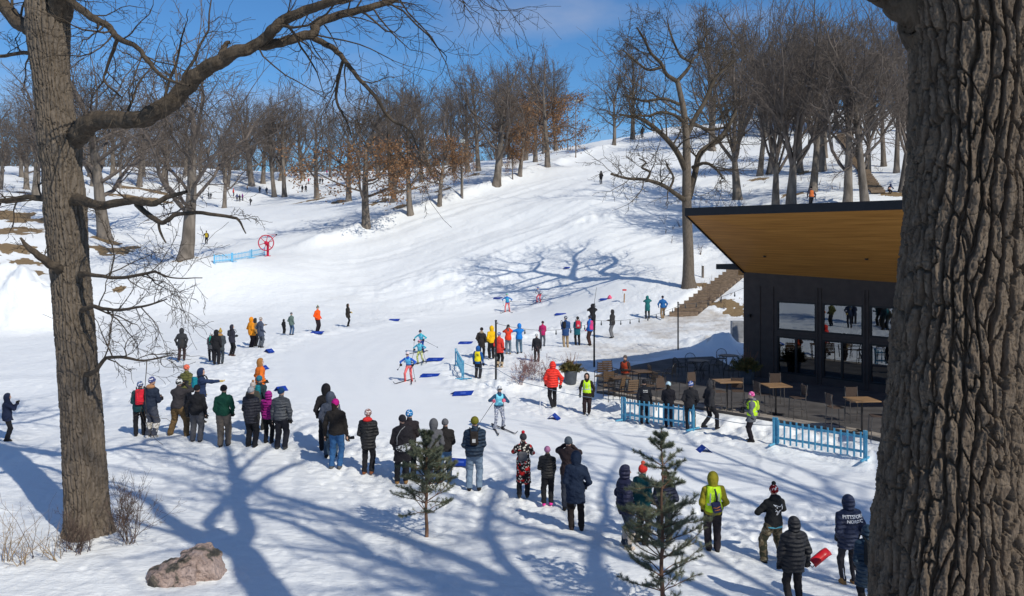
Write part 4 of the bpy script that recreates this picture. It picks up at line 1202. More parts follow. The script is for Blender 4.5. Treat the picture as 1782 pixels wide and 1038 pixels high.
def person(px, feet, top, rot, pose, label, j=(.02, .02, .022), jt='plain', p=(.015, .015, .018), pt='plain', hem=.84, hood=0, hat=None, hk='plain', pom=None, hair=None,
           boots=(.02, .018, .018), shaft=.16, gl=(.02, .02, .02), vest=None, collar=None, wide=1.0, coatw=1.0, group=None, bare=False, xyz=None, specs=False, headyaw=0, child=False, sleeve=None, trim=None):
    g = at(px, feet) if xyz is None else Vector(xyz)
    Y = g.y
    P = POSES[pose]
    lean = P.get('lean', .03); hip = np.array(P.get('hip', (0, 0, .9)), float)
    feetp = P.get('feet', [(-.105, 0, 0), (.105, .03, 0)])
    rs = random.Random(int(px * 7 + feet))
    jit = lambda a: rs.uniform(-a, a)
    if not bare:
        hip = hip + np.array((jit(.035), 0, 0)); rot = rot + jit(7)
        if headyaw == 0 and abs(rot) < 120: headyaw = jit(.55)
    up = np.array((0, math.sin(lean), math.cos(lean)))
    fw_ = np.array((0, math.cos(lean), -math.sin(lean)))
    chest = hip * np.array((.35, 1, 1)) + up * .50 + np.array((jit(.02), 0, 0))
    neck = chest + up * .07
    hd = neck + up * .03 + np.array((0, lean * .06 + .012, .135))
    tl = 0 if bare else jit(.022); sh = [chest + np.array((-.178, jit(.02), -.015 + tl)), chest + np.array((.178, jit(.02), -.015 - tl))]
    hands = []; elb = []
    for i in (0, 1):
        t = np.array(P['hands'][i], float) + np.array((jit(.02), jit(.03), jit(.03)))
        e, w = ik(sh[i], t, .29, .26, P['eh'][i]); elb.append(e); hands.append(w)
    hips = [hip + np.array((-.085, 0, 0)), hip + np.array((.085, 0, 0))]
    ank = []; kn = []
    for i in (0, 1):
        t = np.array(feetp[i], float) + np.array((jit(.015), jit(.03), .085))
        k, w = ik(hips[i], t, .43, .42, (-.15 if i == 0 else .15, 1, 0)); kn.append(k); ank.append(w)
    hs = 1.18 if child else 1.0
    # overall height of the posed figure, hat and all
    ztop = hd[2] + .125 * hs + (.03 if (hat or hood) else 0) + (.07 if pom else 0)
    px_h = feet - top
    s = px_h / F * Y / ztop
    vs = max(.019, min(.07, Y / 853.0 * .62)) / s
    near = Y < 48
    fine = vs
    name = 'person'
    def grid(lo=(-.5, -.5, -.05), hi=(.5, .75, 1.98)):
        allp = np.array([hd, *hands, *elb, *ank, *kn, hip, chest]); a = allp.min(0) - .24; b = allp.max(0) + .24
        a[2] = max(a[2], -.06)
        return Solid(np.maximum(a, lo[0:3] if lo else a) if False else a, b, fine)
    # ---------------- body: one continuous surface
    S = grid(); K = .03
    for i in (0, 1):
        S.cone(hips[i], kn[i], .082, .052, K); S.cone(kn[i], ank[i], .052, .036, K); S.cone(ank[i] + (0, -.03, -.045), ank[i] + (0, .13, -.055), .036, .028, K)
        S.cone(sh[i], elb[i], .048, .038, K); S.cone(elb[i], hands[i], .038, .026, K)
        dr = unit(hands[i] - elb[i]); S.cone(hands[i], hands[i] + dr * .08, .03, .034, .02); S.cone(hands[i] + dr * .08, hands[i] + dr * .155, .026, .014, .01)
        S.cone(hands[i] + dr * .02, hands[i] + dr * .07 + np.array((.04 if i == 0 else -.04, .02, .01)), .016, .012, .01)
    S.cone(hip + (-.05, 0, .03), hip + (.05, 0, .03), .08, .08, .04); S.cone(hip + up * .12, chest - up * .06, .10, .125, .06)
    S.cone(sh[0] + (.03, 0, 0), sh[1] - (.03, 0, 0), .06, .06, .06); S.cone(chest, hd - (0, .01, .06), .055, .05, .03)
    cy, sy = math.cos(headyaw), math.sin(headyaw)
    hf = np.array((-sy, cy, 0))                                    # where the face looks
    S.ell(hd + (0, 0, .02), (.078 * hs, .092 * hs, .105 * hs), .02); S.ell(hd + hf * .03 + (0, 0, -.045), (.058, .062, .06), .02)
    S.cone(hd + hf * .088 * hs + (0, 0, .012), hd + hf * .108 * hs + (0, 0, -.018), .010, .015, .012)
    me = S.mesh(name, SKIN)
    o = link(name, me)
    tag(o, label, 'person', group or 'spectators watching the race')
    o.location = g - Vector((0, 0, .025 * s)); o.rotation_euler = (0, 0, R(rot)); o.scale = (s, s, s)
    _pn[0] += 1
    def part(nm, S, mat):
        m_ = S.mesh(nm, mat)
        if m_ is None: return None
        return link(nm, m_, o)
    # ---------------- trousers
    S = grid(); w = wide
    for i in (0, 1):
        S.cone(hips[i] + (0, 0, .02), kn[i], .106 * w, .078 * w, .02); S.cone(kn[i], ank[i] + (0, 0, .0), .078 * w, .070 * w, .02)
    S.cone(hip + (-.055, 0, .04), hip + (.055, 0, .04), .115, .115, .04)
    S.cut((0, 0, .075), (0, 0, -1)); S.cut(hip + up * .2, up)
    S.folds(.007, rs.random() * 9); part('trousers', S, cloth(p, pt))
    # ---------------- boots
    for i in (0, 1):
        S = Solid(ank[i] - (.12, .16, .14), ank[i] + (.12, .27, .32), fine * .8)
        S.cone(ank[i] + (0, -.045, -.04), ank[i] + (0, .135, -.052), .048, .04, .02)
        S.cone(ank[i] + (0, 0, -.01), ank[i] + (kn[i] - ank[i]) * (shaft / .42), .058, .062 * w if shaft < .2 else .078 * w + .022, .02)
        S.cut(ank[i] + (0, 0, -.083), (0, 0, -1)); S.cut(ank[i] + (kn[i] - ank[i]) * (shaft / .42), unit(kn[i] - ank[i]))
        part('boot', S, cloth(boots, 'knit' if shaft > .3 else 'plain'))
    # ---------------- jacket
    S = grid(); cw = coatw; sl = 1.12 if jt == 'puffer' else (.8 if bare else 1.0)
    cp = .178 if jt == 'puffer' else .165
    if bare: cp = .125
    S.cone(chest + up * -.07 + (-.06 * cw, 0, 0), chest + up * -.07 + (.06 * cw, 0, 0), cp * cw * .86, cp * cw * .86, .05)
    S.cone(hip + up * .1 + (-.055 * cw, 0, 0), hip + up * .1 + (.055 * cw, 0, 0), cp * cw * .84, cp * cw * .84, .08)
    S.cone(chest + up * -.07, hip + up * .1, cp * cw * .93, cp * cw * .93, .08)
    S.cone(sh[0] + (.02, 0, .0), sh[1] - (.02, 0, .0), .078 * sl, .078 * sl, .06)
    kc = (kn[0] + kn[1]) * .5
    bot = hem - .1
    if bot < hip[2]:
        q = hip + (kc - hip) * min(1.2, (hip[2] - bot) / .43)
        S.cone(hip + (-.05 * cw, 0, .05), q + (-.06 * cw, 0, 0), .135 * cw, .15 * cw, .06); S.cone(hip + (.05 * cw, 0, .05), q + (.06 * cw, 0, 0), .135 * cw, .15 * cw, .06)
        S.cone(hip, q, .14 * cw, .165 * cw, .06)
    S.cut((0, 0, hem), (0, 0, -1))
    for i in (0, 1):
        dr = unit(hands[i] - elb[i])
        S.cone(sh[i], elb[i], .078 * sl, .066 * sl, .035); S.cone(elb[i], hands[i] - dr * .02, .062 * sl, .046 * sl, .03)
    S.cone(chest + up * .03, neck + up * .05, .095, .075, .03)
    jm = cloth(j, jt)
    S.folds(.003 if bare else .008, rs.random() * 9); part('jacket', S, jm)
    if trim is not None:                                            # hem band in another colour
        S = grid(); S.cone(hip + (-.05, 0, -.02), hip + (.05, 0, -.02), .155 * cw, .155 * cw, .03); S.cut((0, 0, hem - .03), (0, 0, -1)); S.cut((0, 0, hem + .012), (0, 0, 1)); part('shirt_hem', S, cloth(trim))
    # ---------------- gloves with separate fingers
    for i in (0, 1):
        dr = unit(hands[i] - elb[i]); c = hands[i] + dr * .08
        v = .0085 / s if near else fine * .8
        S = Solid(c - .15, c + .15, max(v, .0085))
        side = np.cross(dr, (0, 1, .2)); side = unit(side) if np.linalg.norm(side) > .1 else np.array((0, 1, 0))
        nrm = np.cross(side, dr)
        S.cone(hands[i] - dr * .03, hands[i] + dr * .01, .037, .033, .02)
        if near:
            S.rbox(c - dr * .02, np.abs(side) * .042 + np.abs(dr) * .046 + np.abs(nrm) * .018 + .004, .015, .01)
            for q, ln in enumerate((.062, .07, .066, .052)):
                a = c + dr * .022 + side * (.036 - .024 * q); b = a + dr * ln * .55 + nrm * .006; e = b + dr * ln * .35 + nrm * .026
                S.cone(a, b, .0125, .0115, .006); S.cone(b, e, .0115, .0100, .006)
            a = c - dr * .045 + side * .038; b = a + side * .028 + dr * .03 + nrm * .01; S.cone(a, b, .015, .013, .01); S.cone(b, b + dr * .028 + nrm * .008, .013, .011, .006)
        else:
            S.cone(c - dr * .05, c + dr * .05, .04, .03, .02)
        part('glove' if gl != 'skin' else 'hand', S, cloth(gl) if gl != 'skin' else SKIN)
    # ---------------- head wear
    if hood:
        S = Solid(hd - .26, hd + .26, fine * .8)
        S.ell(hd + (0, 0, .012) - hf * .012, (.122 * hs, .135 * hs, .148 * hs), .02); S.cone(hd - hf * .03 + (0, 0, -.04), neck - (0, .01, 0), .105, .10, .05)
        S.cut(hd + hf * .075, hf); S.hollow(hd + hf * .09 + (0, 0, -.005), (.085, .10, .105)); S.cut(neck - (0, 0, .07), (0, 0, -1))
        part('hood', S, jm if hood == 1 else cloth(hood))
    elif collar is not None:
        S = Solid(neck - .22, neck + .22, fine * .8)
        S.ell(neck + (0, -.045, .03), (.135, .115, .072), .02)
        S.cut(neck + (0, .07, 0), (0, 1, 0)); part('collar', S, cloth(collar))
    if hat is not None:
        S = Solid(hd - .25, hd + .28, fine * .8)
        S.ell(hd + (0, 0, .035) - hf * .008, (.100 * hs, .112 * hs, .118 * hs), .02)
        S.cut(hd + hf * .05 + (0, 0, .022), np.array((0, 0, -1)) + hf * .35)
        hm = cloth(hat, hk); ho = part('hat', S, hm)
        if pom is not None:
            S = Solid(hd + (-.09, -.09, .08), hd + (.09, .09, .28), fine * .7)
            S.ell(hd + (0, 0, .175 * hs), (.05, .05, .05), 0); po = S.mesh('pompom', cloth(pom))
            if po: link('pompom', po, ho)
    if hair is not None or (hat is None and not hood):
        S = Solid(hd - .25, hd + .22, fine * .8)
        S.ell(hd + (0, 0, .028) - hf * .014, (.090 * hs, .100 * hs, .108 * hs), .02); S.cone(hd - hf * .055, hd - hf * .08 + (0, 0, -.14 if hair is not None else -.03), .07, .04, .03)
        S.cut(hd + hf * .045, hf * 1.0 + np.array((0, 0, -.4)))
        part('hair', S, cloth(hair if hair is not None else (.03, .02, .014)))
    # ---------------- vest or bib
    if vest is not None:
        S = grid(); q = cp * cw + .014
        S.cone(chest + up * -.07 + (-.055, 0, 0), chest + up * -.07 + (.055, 0, 0), q * .88, q * .88, .05); S.cone(hip + up * .1 + (-.05, 0, 0), hip + up * .1 + (.05, 0, 0), q * .88, q * .88, .08); S.cone(chest + up * -.07, hip + up * .1, q * .95, q * .95, .08)
        S.cone(chest + (-.09, 0, -.01), chest + (.09, 0, -.01), .096 * sl, .096 * sl, .05)
        S.cut((0, 0, max(hem, hip[2] - .03) + .05), (0, 0, -1)); S.cut(chest + up * .075, up); S.cut(chest + (-.152 * max(1, cw), 0, 0), (-1, 0, .1)); S.cut(chest + (.152 * max(1, cw), 0, 0), (1, 0, .1))
        S.hollow(neck + (0, .06, .01), (.075, .14, .10))
        vo = part('vest' if vest != 'bib' else 'bib', S, cloth(vest))
    # ---------------- eyes / glasses where a face shows
    ya = math.degrees(headyaw) + rot
    if math.cos(R(ya)) < .35 and near:
        sd = np.array((cy, sy, 0))
        if specs:
            m_ = MB(); c = hd + hf * .088 * hs + (0, 0, .022)
            rotm = Matrix.Rotation(headyaw, 3, 'Z')
            m_.box(c, (.15, .03, .05), rotm); m_.build('sunglasses', nmat('dark_lens', (.02, .02, .025), .15, .05, 5, spec=.8), o)
        else:
            for q in (-1, 1):
                m_ = MB(); c = hd + hf * .083 * hs + sd * .032 * q + (0, 0, .02)
                m_.lathe(c - np.array((0, 0, .009)), [(.002, 0), (.011, .004), (.014, .009), (.011, .014), (.002, .018)], 8); m_.build('eye', nmat('eye_dark', (.03, .02, .015), .3, .05, 5), o, True)
    o_info = dict(o=o, s=s, hd=hd, chest=chest, hip=hip, hands=hands, elb=elb, ank=ank, kn=kn, up=up, rot=rot, g=g, cp=cp * cw, jacket=[c for c in o.children if c.name.startswith('jacket')][0], vest=[c for c in o.children if c.name.startswith('vest')])
    return o_info

def wpt(I, v):
    """figure coordinates -> world"""
    v = Vector(v) * I['s']; v.rotate(Matrix.Rotation(R(I['rot']), 3, 'Z'))
    return v + I['o'].location
def place_on(I, o, v):
    o.location = wpt(I, v); o.rotation_euler = (0, 0, R(I['rot'])); o.scale = (I['s'],) * 3; return o

def backpack(I, col, label, w=.14, h=.22, d=.08, z=-.10, side=0, strap=(.02, .02, .02), pat='plain', accent=None):
    S = Solid((-.3, -.3, -.35), (.3, .3, .35), .016)
    S.rbox((0, 0, 0), (w, d, h), .05); S.rbox((0, -d * .8, -h * .3), (w * .75, d * .5, h * .45), .03, .02)
    root = link('backpack', S.mesh('backpack', cloth(col, pat)))
    c = I['chest'] + I['up'] * z
    place_on(I, root, (c[0] + side, c[1] - I['cp'] * .9 - d * .55, c[2]))
    tag(root, label, 'backpack', 'bags worn by spectators')
    m = MB()
    for q in (-1, 1):
        x = q * .10
        m.tube([(x * .8, d * .5, h * .8), (x * 1.15, d + .10, h + .055), (x * 1.2, d + .26, h + .02), (x * 1.3, d + .33, h * .3), (x * 1.35, d + .18, -h * .4), (x, d * .6, -h * .7)], .014, 6)
    m.build('strap', cloth(strap), root, True)
    if accent:
        m = MB(); m.box((0, -d * 1.18, -h * .25), (w * .8, .02, h * .5)); m.build('pocket', cloth(accent), root)
    return root

def decal(I, target, polys, z, x0, mat, name, sc=1.0, front=False, off=.004):
    """flat artwork pressed on to the back (or front) of a garment; polys in metres"""
    bm_v = []; fs = []
    me = target.data
    V = np.empty(len(me.vertices) * 3, dtype=np.float32); me.vertices.foreach_get('co', V); V = V.reshape(-1, 3)
    bv = BVHTree.FromPolygons([tuple(v) for v in V], [tuple(p.vertices) for p in me.polygons])
    sg = 1 if front else -1
    for verts, faces in polys:
        n = len(bm_v)
        for (u, v) in verts:
            x = x0 + u * sc * (1 if not front else -1); zz = z + v * sc
            h = bv.ray_cast(Vector((x, sg * 1.0, zz)), Vector((0, -sg, 0)))
            y = h[0].y + sg * off if h[0] else sg * .16
            bm_v.append((x, y, zz))
        fs += [tuple(n + i for i in f) for f in faces]
    return pymesh(name, bm_v, fs, mat, target)

def text_poly(txt, size):
    cu = bpy.data.curves.new('t', 'FONT'); cu.body = txt; cu.size = size; cu.align_x = 'CENTER'; cu.resolution_u = 2; cu.offset = size * .022
    ob = bpy.data.objects.new('t', cu); COL.objects.link(ob)
    dg = bpy.context.evaluated_depsgraph_get(); me = bpy.data.meshes.new_from_object(ob.evaluated_get(dg))
    res = ([(v.co.x, v.co.y) for v in me.vertices], [tuple(p.vertices) for p in me.polygons])
    bpy.data.objects.remove(ob); bpy.data.curves.remove(cu); bpy.data.meshes.remove(me)
    return res

BLK = (.014, .014, .017); CHAR = (.035, .036, .04); NAVY = (.012, .018, .045); SLATE = (.045, .055, .075); KHAKI = (.20, .14, .085); JEAN = (.05, .10, .19); TAN = (.35, .19, .07)
GREYP = (.075, .075, .085); RED = (.62, .03, .02); ORG = (.75, .17, .02); TEALC = (.01, .12, .13); BLUE = (.01, .10, .38); HIVIS = (.55, .85, .03); MAG = (.42, .02, .26); CREAM = (.62, .56, .46)
PE = {}
def pp(key, *a, **k): PE[key] = person(*a, **k); return PE[key]
# ---- far left
pp('photog', 12, 768, 683, -62, 'phone', 'person in dark navy hooded coat left of the near left trunk, arms raised', j=NAVY, hood=1, p=BLK, hem=.78)
# ---- upper left, across the course
pp('walker', 316, 629, 570, 8, 'walk', 'person in long charcoal hooded coat and dark leggings walking alone on the left meadow', j=CHAR, hood=1, hem=.72, p=(.05, .03, .035), boots=(.03, .03, .03), coatw=1.1)
pp('tealpk', 368, 628, 577, 15, 'fold', 'person with white hat and green backpack at the left of a huddle of three', j=GREYP, p=BLK, hat=(.6, .6, .62), hem=.72)
pp('hud2', 376, 634, 573, 0, 'pocket', 'person in black hooded jacket in the middle of a huddle of three', j=BLK, hood=1, p=BLK, boots=BLK, hem=.8, wide=1.1)
pp('hud3', 383, 633, 570, 5, 'fold', 'person in slate coat and mustard furry hat, right in a huddle of three', j=(.05, .06, .07), hat=(.42, .27, .06), pom=(.42, .27, .06), p=(.04, .05, .06), hem=.68, collar=(.40, .22, .08))
pp('navy4', 403, 619, 564, -40, 'fold', 'person in dark hooded jacket and black trousers between the huddle and the orange coat', j=(.03, .03, .045), hood=1, p=BLK, hem=.76, shaft=.1, boots=(.08, .04, .03))
pp('orange1', 437, 605, 551, -40, 'pocket', 'person in bright orange hooded coat and dark trousers, left of the pointing pair', j=(.75, .26, .015), hood=1, p=(.03, .02, .022), hem=.72, coatw=1.05)
pp('hid1', 444, 603, 553, -50, 'pointf', 'person with outstretched mustard sleeve standing between orange coat and blue grey coat', j=(.30, .18, .07), p=BLK, hood=(.03, .03, .03), hem=.8)
pp('bluegrey', 453, 605, 551, -35, 'pocket', 'person in long blue grey coat and beige knit hat right of the orange coat', j=(.065, .08, .12), hat=(.45, .38, .33), hk='knit', p=(.08, .09, .11), hem=.66)
pp('kid', 494, 581, 555, -20, 'pocket', 'small child in black snowsuit beside the sage green jacket', j=BLK, hood=1, p=BLK, hem=.8, wide=1.25, coatw=1.15, child=True, group='children watching')
pp('sage', 507, 583, 543, -25, 'pocket', 'person in sage green jacket and jeans next to a small child', j=(.12, .17, .15), hat=(.12, .12, .13), p=JEAN, hem=.76)
pp('orange2', 552, 578, 530, -120, 'pocket', 'person in vivid red orange jacket and black trousers standing alone by a blue board', j=(.85, .10, .01), hat=(.14, .15, .12), pom=(.3, .3, .12), p=(.02, .015, .02), gl=RED, hem=.84, specs=False)
pp('longblack', 605, 568, 528, -85, 'fold', 'person in long black hooded coat with yellow mittens standing alone above the course', j=(.03, .025, .022), hood=1, p=BLK, gl=(.7, .45, .02), hem=.68)
# ---- second left group
pp('redpack', 243, 758, 662, 20, 'fold', 'person in dark teal jacket and blue knit hat, leftmost of the near row', j=(.01, .05, .06), hat=(.12, .18, .35), hk='knit', p=(.012, .012, .016), hem=.80)
pp('gaiters', 263, 761, 654, -30, 'fold', 'person in navy jacket, grey knickers and cream knee gaiters with earflap hat', j=(.02, .028, .05), hat=(.10, .12, .30), hk='knit', p=(.06, .065, .085), hem=.86, boots=(.66, .60, .52), shaft=.36, wide=1.15, gl=BLK, collar=(.4, .2, .1))
pp('brownp', 310, 759, 653, -15, 'wide', 'person in charcoal jacket and brown work trousers photographing with a black camera', j=(.04, .036, .04), hat=(.05, .05, .05), hk='marble', pom=(.03, .03, .03), p=(.16, .10, .045), hem=.86, wide=1.2, boots=(.12, .08, .04))
pp('olive', 324, 722, 633, -30, 'pocket', 'person in olive puffer jacket and coral knit hat behind the near left pair', j=(.12, .12, .03), jt='puffer', hat=(.80, .17, .10), hk='plain', p=(.03, .03, .035), hem=.84)
pp('pointer', 349, 735, 639, -65, 'pointf', 'person in navy hooded jacket pointing right with a yellow glove, teal backpack on', j=(.02, .035, .085), hood=1, p=(.02, .02, .03), gl=(.6, .42, .12), hem=.84)
pp('blackj', 341, 769, 668, 5, 'down', 'person in black jacket and grey snow trousers in the near left row', j=BLK, hat=BLK, p=GREYP, hem=.86, wide=1.2, boots=(.03, .03, .035))
pp('green', 390, 777, 668, 3, 'pocket', 'person in dark green fleece jacket and taupe trousers with pale side stripe', j=(.008, .055, .035), hat=(.02, .018, .02), p=(.12, .10, .085), hem=.92, wide=1.2)
pp('patorange', 452, 708, 622, -60, 'pocket', 'person in orange jacket with patterned orange hood behind the near left cluster', j=(.72, .16, .02), hood=(.35, .16, .05), p=BLK, hem=.84)
pp('tealhat', 450, 748, 652, -20, 'pocket', 'person in dark jacket with teal knit hat and teal backpack in the cluster', j=(.02, .04, .05), hat=(.02, .14, .20), p=(.03, .03, .03), hem=.84)
pp('beigepom', 441, 752, 660, -10, 'pocket', 'person with beige pompom hat half hidden behind the dark parka', j=(.05, .05, .04), hat=(.42, .36, .33), pom=(.40, .22, .12), p=(.03, .03, .03), hem=.8)
pp('darkparka', 437, 778, 671, -15, 'fold', 'person in dark navy parka with grey hat and black headband, left in the cluster', j=(.022, .022, .032), jt='puffer', hat=(.35, .35, .36), hood=0, p=BLK, hem=.72, collar=BLK, wide=1.15)
pp('magenta', 467, 771, 679, -10, 'fold', 'person in magenta hooded jacket between dark parka and grey puffer', j=(.36, .012, .22), jt='puffer', hood=1, p=BLK, hem=.84)
pp('greypuff', 489, 781, 673, -5, 'down', 'person in grey puffer jacket with blue knit hat at the right of the cluster', j=(.085, .09, .10), jt='puffer', hat=(.012, .05, .13), p=(.015, .015, .022), hem=.86, wide=1.15, boots=(.05, .05, .05))
pp('hoodblk', 567, 783, 666, 10, 'pocket', 'person in black hood and dark coat at the back of the jeans trio', j=(.02, .018, .02), hood=1, p=BLK, hem=.76)
pp('hoodgrey', 576, 795, 680, 5, 'pocket', 'person with slate grey hood in the middle of the jeans trio', j=(.08, .09, .12), hood=1, p=(.04, .07, .11), hem=.76)
pp('jeansmag', 584, 815, 692, -8, 'down', 'person in black jacket, blue jeans and magenta hat holding a camera', j=(.02, .017, .016), hat=(.40, .01, .17), p=(.03, .10, .24), hem=.88, boots=(.10, .10, .10), hair=(.02, .015, .012))
pp('redhood', 640, 824, 710, -5, 'fold', 'person in black parka with red hood lining, pinkish knit hat and brown boots', j=(.016, .016, .018), jt='puffer', hat=(.40, .25, .23), hk='knit', collar=(.60, .03, .03), p=BLK, hem=.70, boots=(.20, .07, .03))
pp('crossbag', 699, 841, 720, 8, 'pocket', 'person in long black coat with patterned shoulder bag and tan boots', j=(.018, .016, .02), hood=0, hair=None, hat=(.018, .018, .025), p=BLK, hem=.58, boots=TAN, coatw=1.12)
pp('bluehat', 713, 830, 711, 0, 'fold', 'person in black jacket with bright blue patterned hat behind the patterned shoulder bag', j=(.025, .02, .024), hat=(.02, .25, .60), hk='knit', p=BLK, hem=.76, boots=(.05, .05, .05))
pp('greyhood', 756, 840, 727, 0, 'pocket', 'person in grey hooded sweatshirt behind the left young pine', j=(.10, .10, .11), hood=1, p=(.03, .03, .05), hem=.84)
pp('greybeanie', 775, 838, 727, 3, 'fold', 'person in black jacket, jeans and grey knit hat behind the left young pine', j=(.02, .018, .018), hat=(.11, .11, .12), p=(.06, .13, .24), hem=.88)
pp('navypuff', 825, 853, 723, 0, 'fold', 'person in navy puffer, olive knit hat and faded jeans with small black backpack', j=(.012, .028, .055), jt='puffer', hat=(.14, .13, .015), p=(.16, .22, .30), hem=.84, wide=1.1, gl=(.45, .45, .45), coatw=1.05)
pp('floral', 910, 865, 748, 3, 'phone', 'person in long black coat with white and red flowers and red pompom hat', j=(.05, .02, .02), jt='floral', hat=(.035, .035, .045), pom=(.5, .01, .02), p=BLK, hem=.38, boots=(.03, .03, .03), coatw=1.0)
pp('pinkhat', 952, 878, 775, 0, 'fold', 'child in black snowsuit with pink knit hat and pink boots', j=(.018, .018, .02), jt='puffer', hat=(.42, .17, .30), p=BLK, hem=.84, boots=(.85, .05, .35), shaft=.12, wide=1.1, group='children watching')
pp('greyknit', 990, 886, 758, 0, 'photo', 'person in dark brown jacket with grey knit hat taking a picture behind the navy coat', j=(.03, .02, .022), hat=(.10, .12, .14), p=(.03, .035, .05), hem=.86)
pp('navycoat', 1003, 922, 783, 0, 'pocket', 'person in long navy hooded coat and black trousers, back turned, centre of the near row', j=(.014, .024, .05), hood=1, p=(.02, .015, .014), hem=.62, boots=(.03, .02, .02), coatw=1.08)
pp('profile', 1087, 953, 807, -70, 'pocket', 'person in navy hooded puffer seen from the side with tall cream patterned boots', j=(.016, .018, .05), jt='puffer', hood=1, p=(.05, .06, .08), hem=.76, boots=(.55, .46, .38), shaft=.30)
pp('tealjack', 1116, 945, 800, -50, 'pocket', 'person in teal jacket and red pompom hat left of the right young pine', j=(.008, .07, .075), hat=(.62, .03, .025), pom=(.60, .10, .06), p=(.03, .03, .03), hem=.80)
pp('pineman', 1157, 945, 817, 0, 'pocket', 'person in navy puffer and rust red knit hat standing behind the right young pine', j=(.018, .022, .048), jt='puffer', hat=(.20, .05, .04), p=(.03, .03, .035), hem=.84)
pp('marshal', 1241, 960, 819, -2, 'pocket', 'course marshal in yellow safety vest and olive hood with a dark blue sling bag', j=(.28, .24, .02), hood=1, p=(.025, .02, .025), hem=.86, vest=HIVIS, wide=1.1, group='race marshals in yellow vests')
pp('emblem', 1348, 978, 836, 15, 'widedown', 'person in black hooded jacket with pale fish emblem, camouflage trousers and red black hat', j=(.016, .017, .018), hat=(.30, .01, .015), hk='knit', pom=(.02, .02, .02), collar=(.02, .02, .022), p=(.1, .1, .05), pt='camo', hem=.84, trim=(.10, .35, .45), wide=1.2)
pp('blackpuff', 1384, 1056, 897, 0, 'down', 'person in black hooded puffer and black leggings in the near right corner', j=(.018, .018, .022), jt='puffer', hood=1, p=(.02, .018, .02), hem=.72, coatw=1.12)
pp('lettered', 1478, 1017, 859, 0, 'pocket', 'person in navy hooded jacket with white lettering on the back and tan boots', j=(.012, .02, .055), jt='puffer', hood=1, p=(.03, .028, .034), hem=.74, boots=TAN, shaft=.14, wide=.85)
pp('tealnavy', 1512, 1068, 912, 3, 'pocket', 'person in long blue teal hooded coat with black backpack beside the near right trunk', j=(.02, .045, .075), jt='puffer', hood=1, p=BLK, hem=.55, coatw=1.08)
# ---- inside of the bend
pp('bib', 832, 658, 601, -12, 'down', 'person in blue jacket with yellow numbered bib standing by the blue gate panel', j=(.015, .09, .30), hood=1, p=(.025, .025, .03), hem=.80, vest=(.85, .68, .02), wide=1.15, group='race marshals in yellow vests')
pp('furhood', 838, 624, 569, -10, 'pocket', 'person in long black parka with brown fur hood left of the yellow coat', j=(.03, .025, .025), hat=(.02, .016, .016), collar=(.32, .24, .17), p=BLK, hem=.64)
pp('yellow', 856, 624, 566, 20, 'pocket', 'person in bright yellow hooded jacket and black trousers', j=(.85, .48, .01), hood=1, p=BLK, hem=.86, wide=1.15)
pp('redpole', 869, 639, 577, -30, 'pocket', 'person in red coat and cream boots next to the left black pole', j=(.68, .05, .035), hat=(.16, .20, .48), hk='knit', p=BLK, hem=.74, boots=(.48, .36, .24), shaft=.2)
pp('redup', 885, 616, 564, 10, 'photo', 'person in red jacket and grey trousers with arms raised to the face', j=(.78, .06, .025), hat=(.02, .02, .02), p=(.14, .18, .22), hem=.84, boots=(.3, .2, .12))
pp('bluearm', 904, 615, 562, 5, 'pointl', 'person in bright blue hooded jacket and jeans stretching an arm to the left', j=(.015, .20, .62), hood=1, p=(.09, .15, .21), hem=.84)
pp('whitehat', 934, 630, 580, 0, 'down', 'person in black jacket with pale knit hat walking up the packed path', j=(.02, .02, .025), hat=(.42, .44, .46), hk='knit', p=(.025, .025, .028), hem=.78, gl=(.4, .4, .4))
pp('magside', 944, 603, 558, -15, 'fold', 'person in raspberry jacket and dark knit hat behind the black jacketed walker', j=(.45, .02, .12), hat=(.05, .02, .03), p=(.09, .10, .12), hem=.80)
pp('bluekhaki', 985, 605, 549, 5, 'fold', 'person in long blue coat and khaki trousers with black bag, left of the red backpack', j=(.025, .07, .20), hat=(.05, .08, .16), hk='knit', p=(.33, .24, .15), hem=.68, boots=(.3, .2, .1))
pp('tealred', 1005, 601, 550, 0, 'fold', 'person in teal coat with a red backpack near the middle black pole', j=(.015, .13, .17), hat=(.03, .03, .03), collar=(.22, .17, .13), p=BLK, hem=.66)
pp('bluepink', 1027, 601, 548, 60, 'pocket', 'person in blue jacket with pink panels and gloves beside the middle black pole', j=(.015, .11, .42), hat=(.03, .04, .07), p=(.05, .025, .022), hem=.84, gl=(.75, .04, .14), vest=(.62, .05, .20))
pp('polehead', 1031, 577, 528, 0, 'photo', 'person in black jacket standing behind the middle black pole', j=(.022, .02, .022), hood=1, p=BLK, hem=.8)
pp('greylegs', 1066, 588, 538, 70, 'fold', 'person in dark hooded jacket and grey trousers standing alone right of the middle pole', j=(.035, .033, .035), hood=1, p=(.16, .16, .17), hem=.80)
pp('tealcoat', 1127, 555, 514, 0, 'photo', 'person in long teal hooded coat by the hillside rope', j=(.02, .15, .15), hood=1, p=BLK, hem=.62)
pp('bluestairs', 1153, 556, 514, 5, 'walk', 'person in blue jacket and khaki trousers walking towards the timber steps', j=(.02, .12, .34), hat=(.015, .02, .04), p=(.28, .19, .11), hem=.86)
pp('bigred', 963, 710, 628, 5, 'walk', 'person in bright red hooded puffer and black leggings at the corner of the snow bank', j=(.85, .035, .02), jt='puffer', hood=1, p=BLK, hem=.80, coatw=1.12, group='people on the near side of the patio')
pp('vest2', 1021, 720, 648, 175, 'down', 'marshal in yellow vest and dark hooded coat facing the viewer left of the blue fence', j=(.022, .016, .014), hood=1, p=(.03, .02, .022), hem=.70, vest=HIVIS, wide=1.15, group='race marshals in yellow vests')
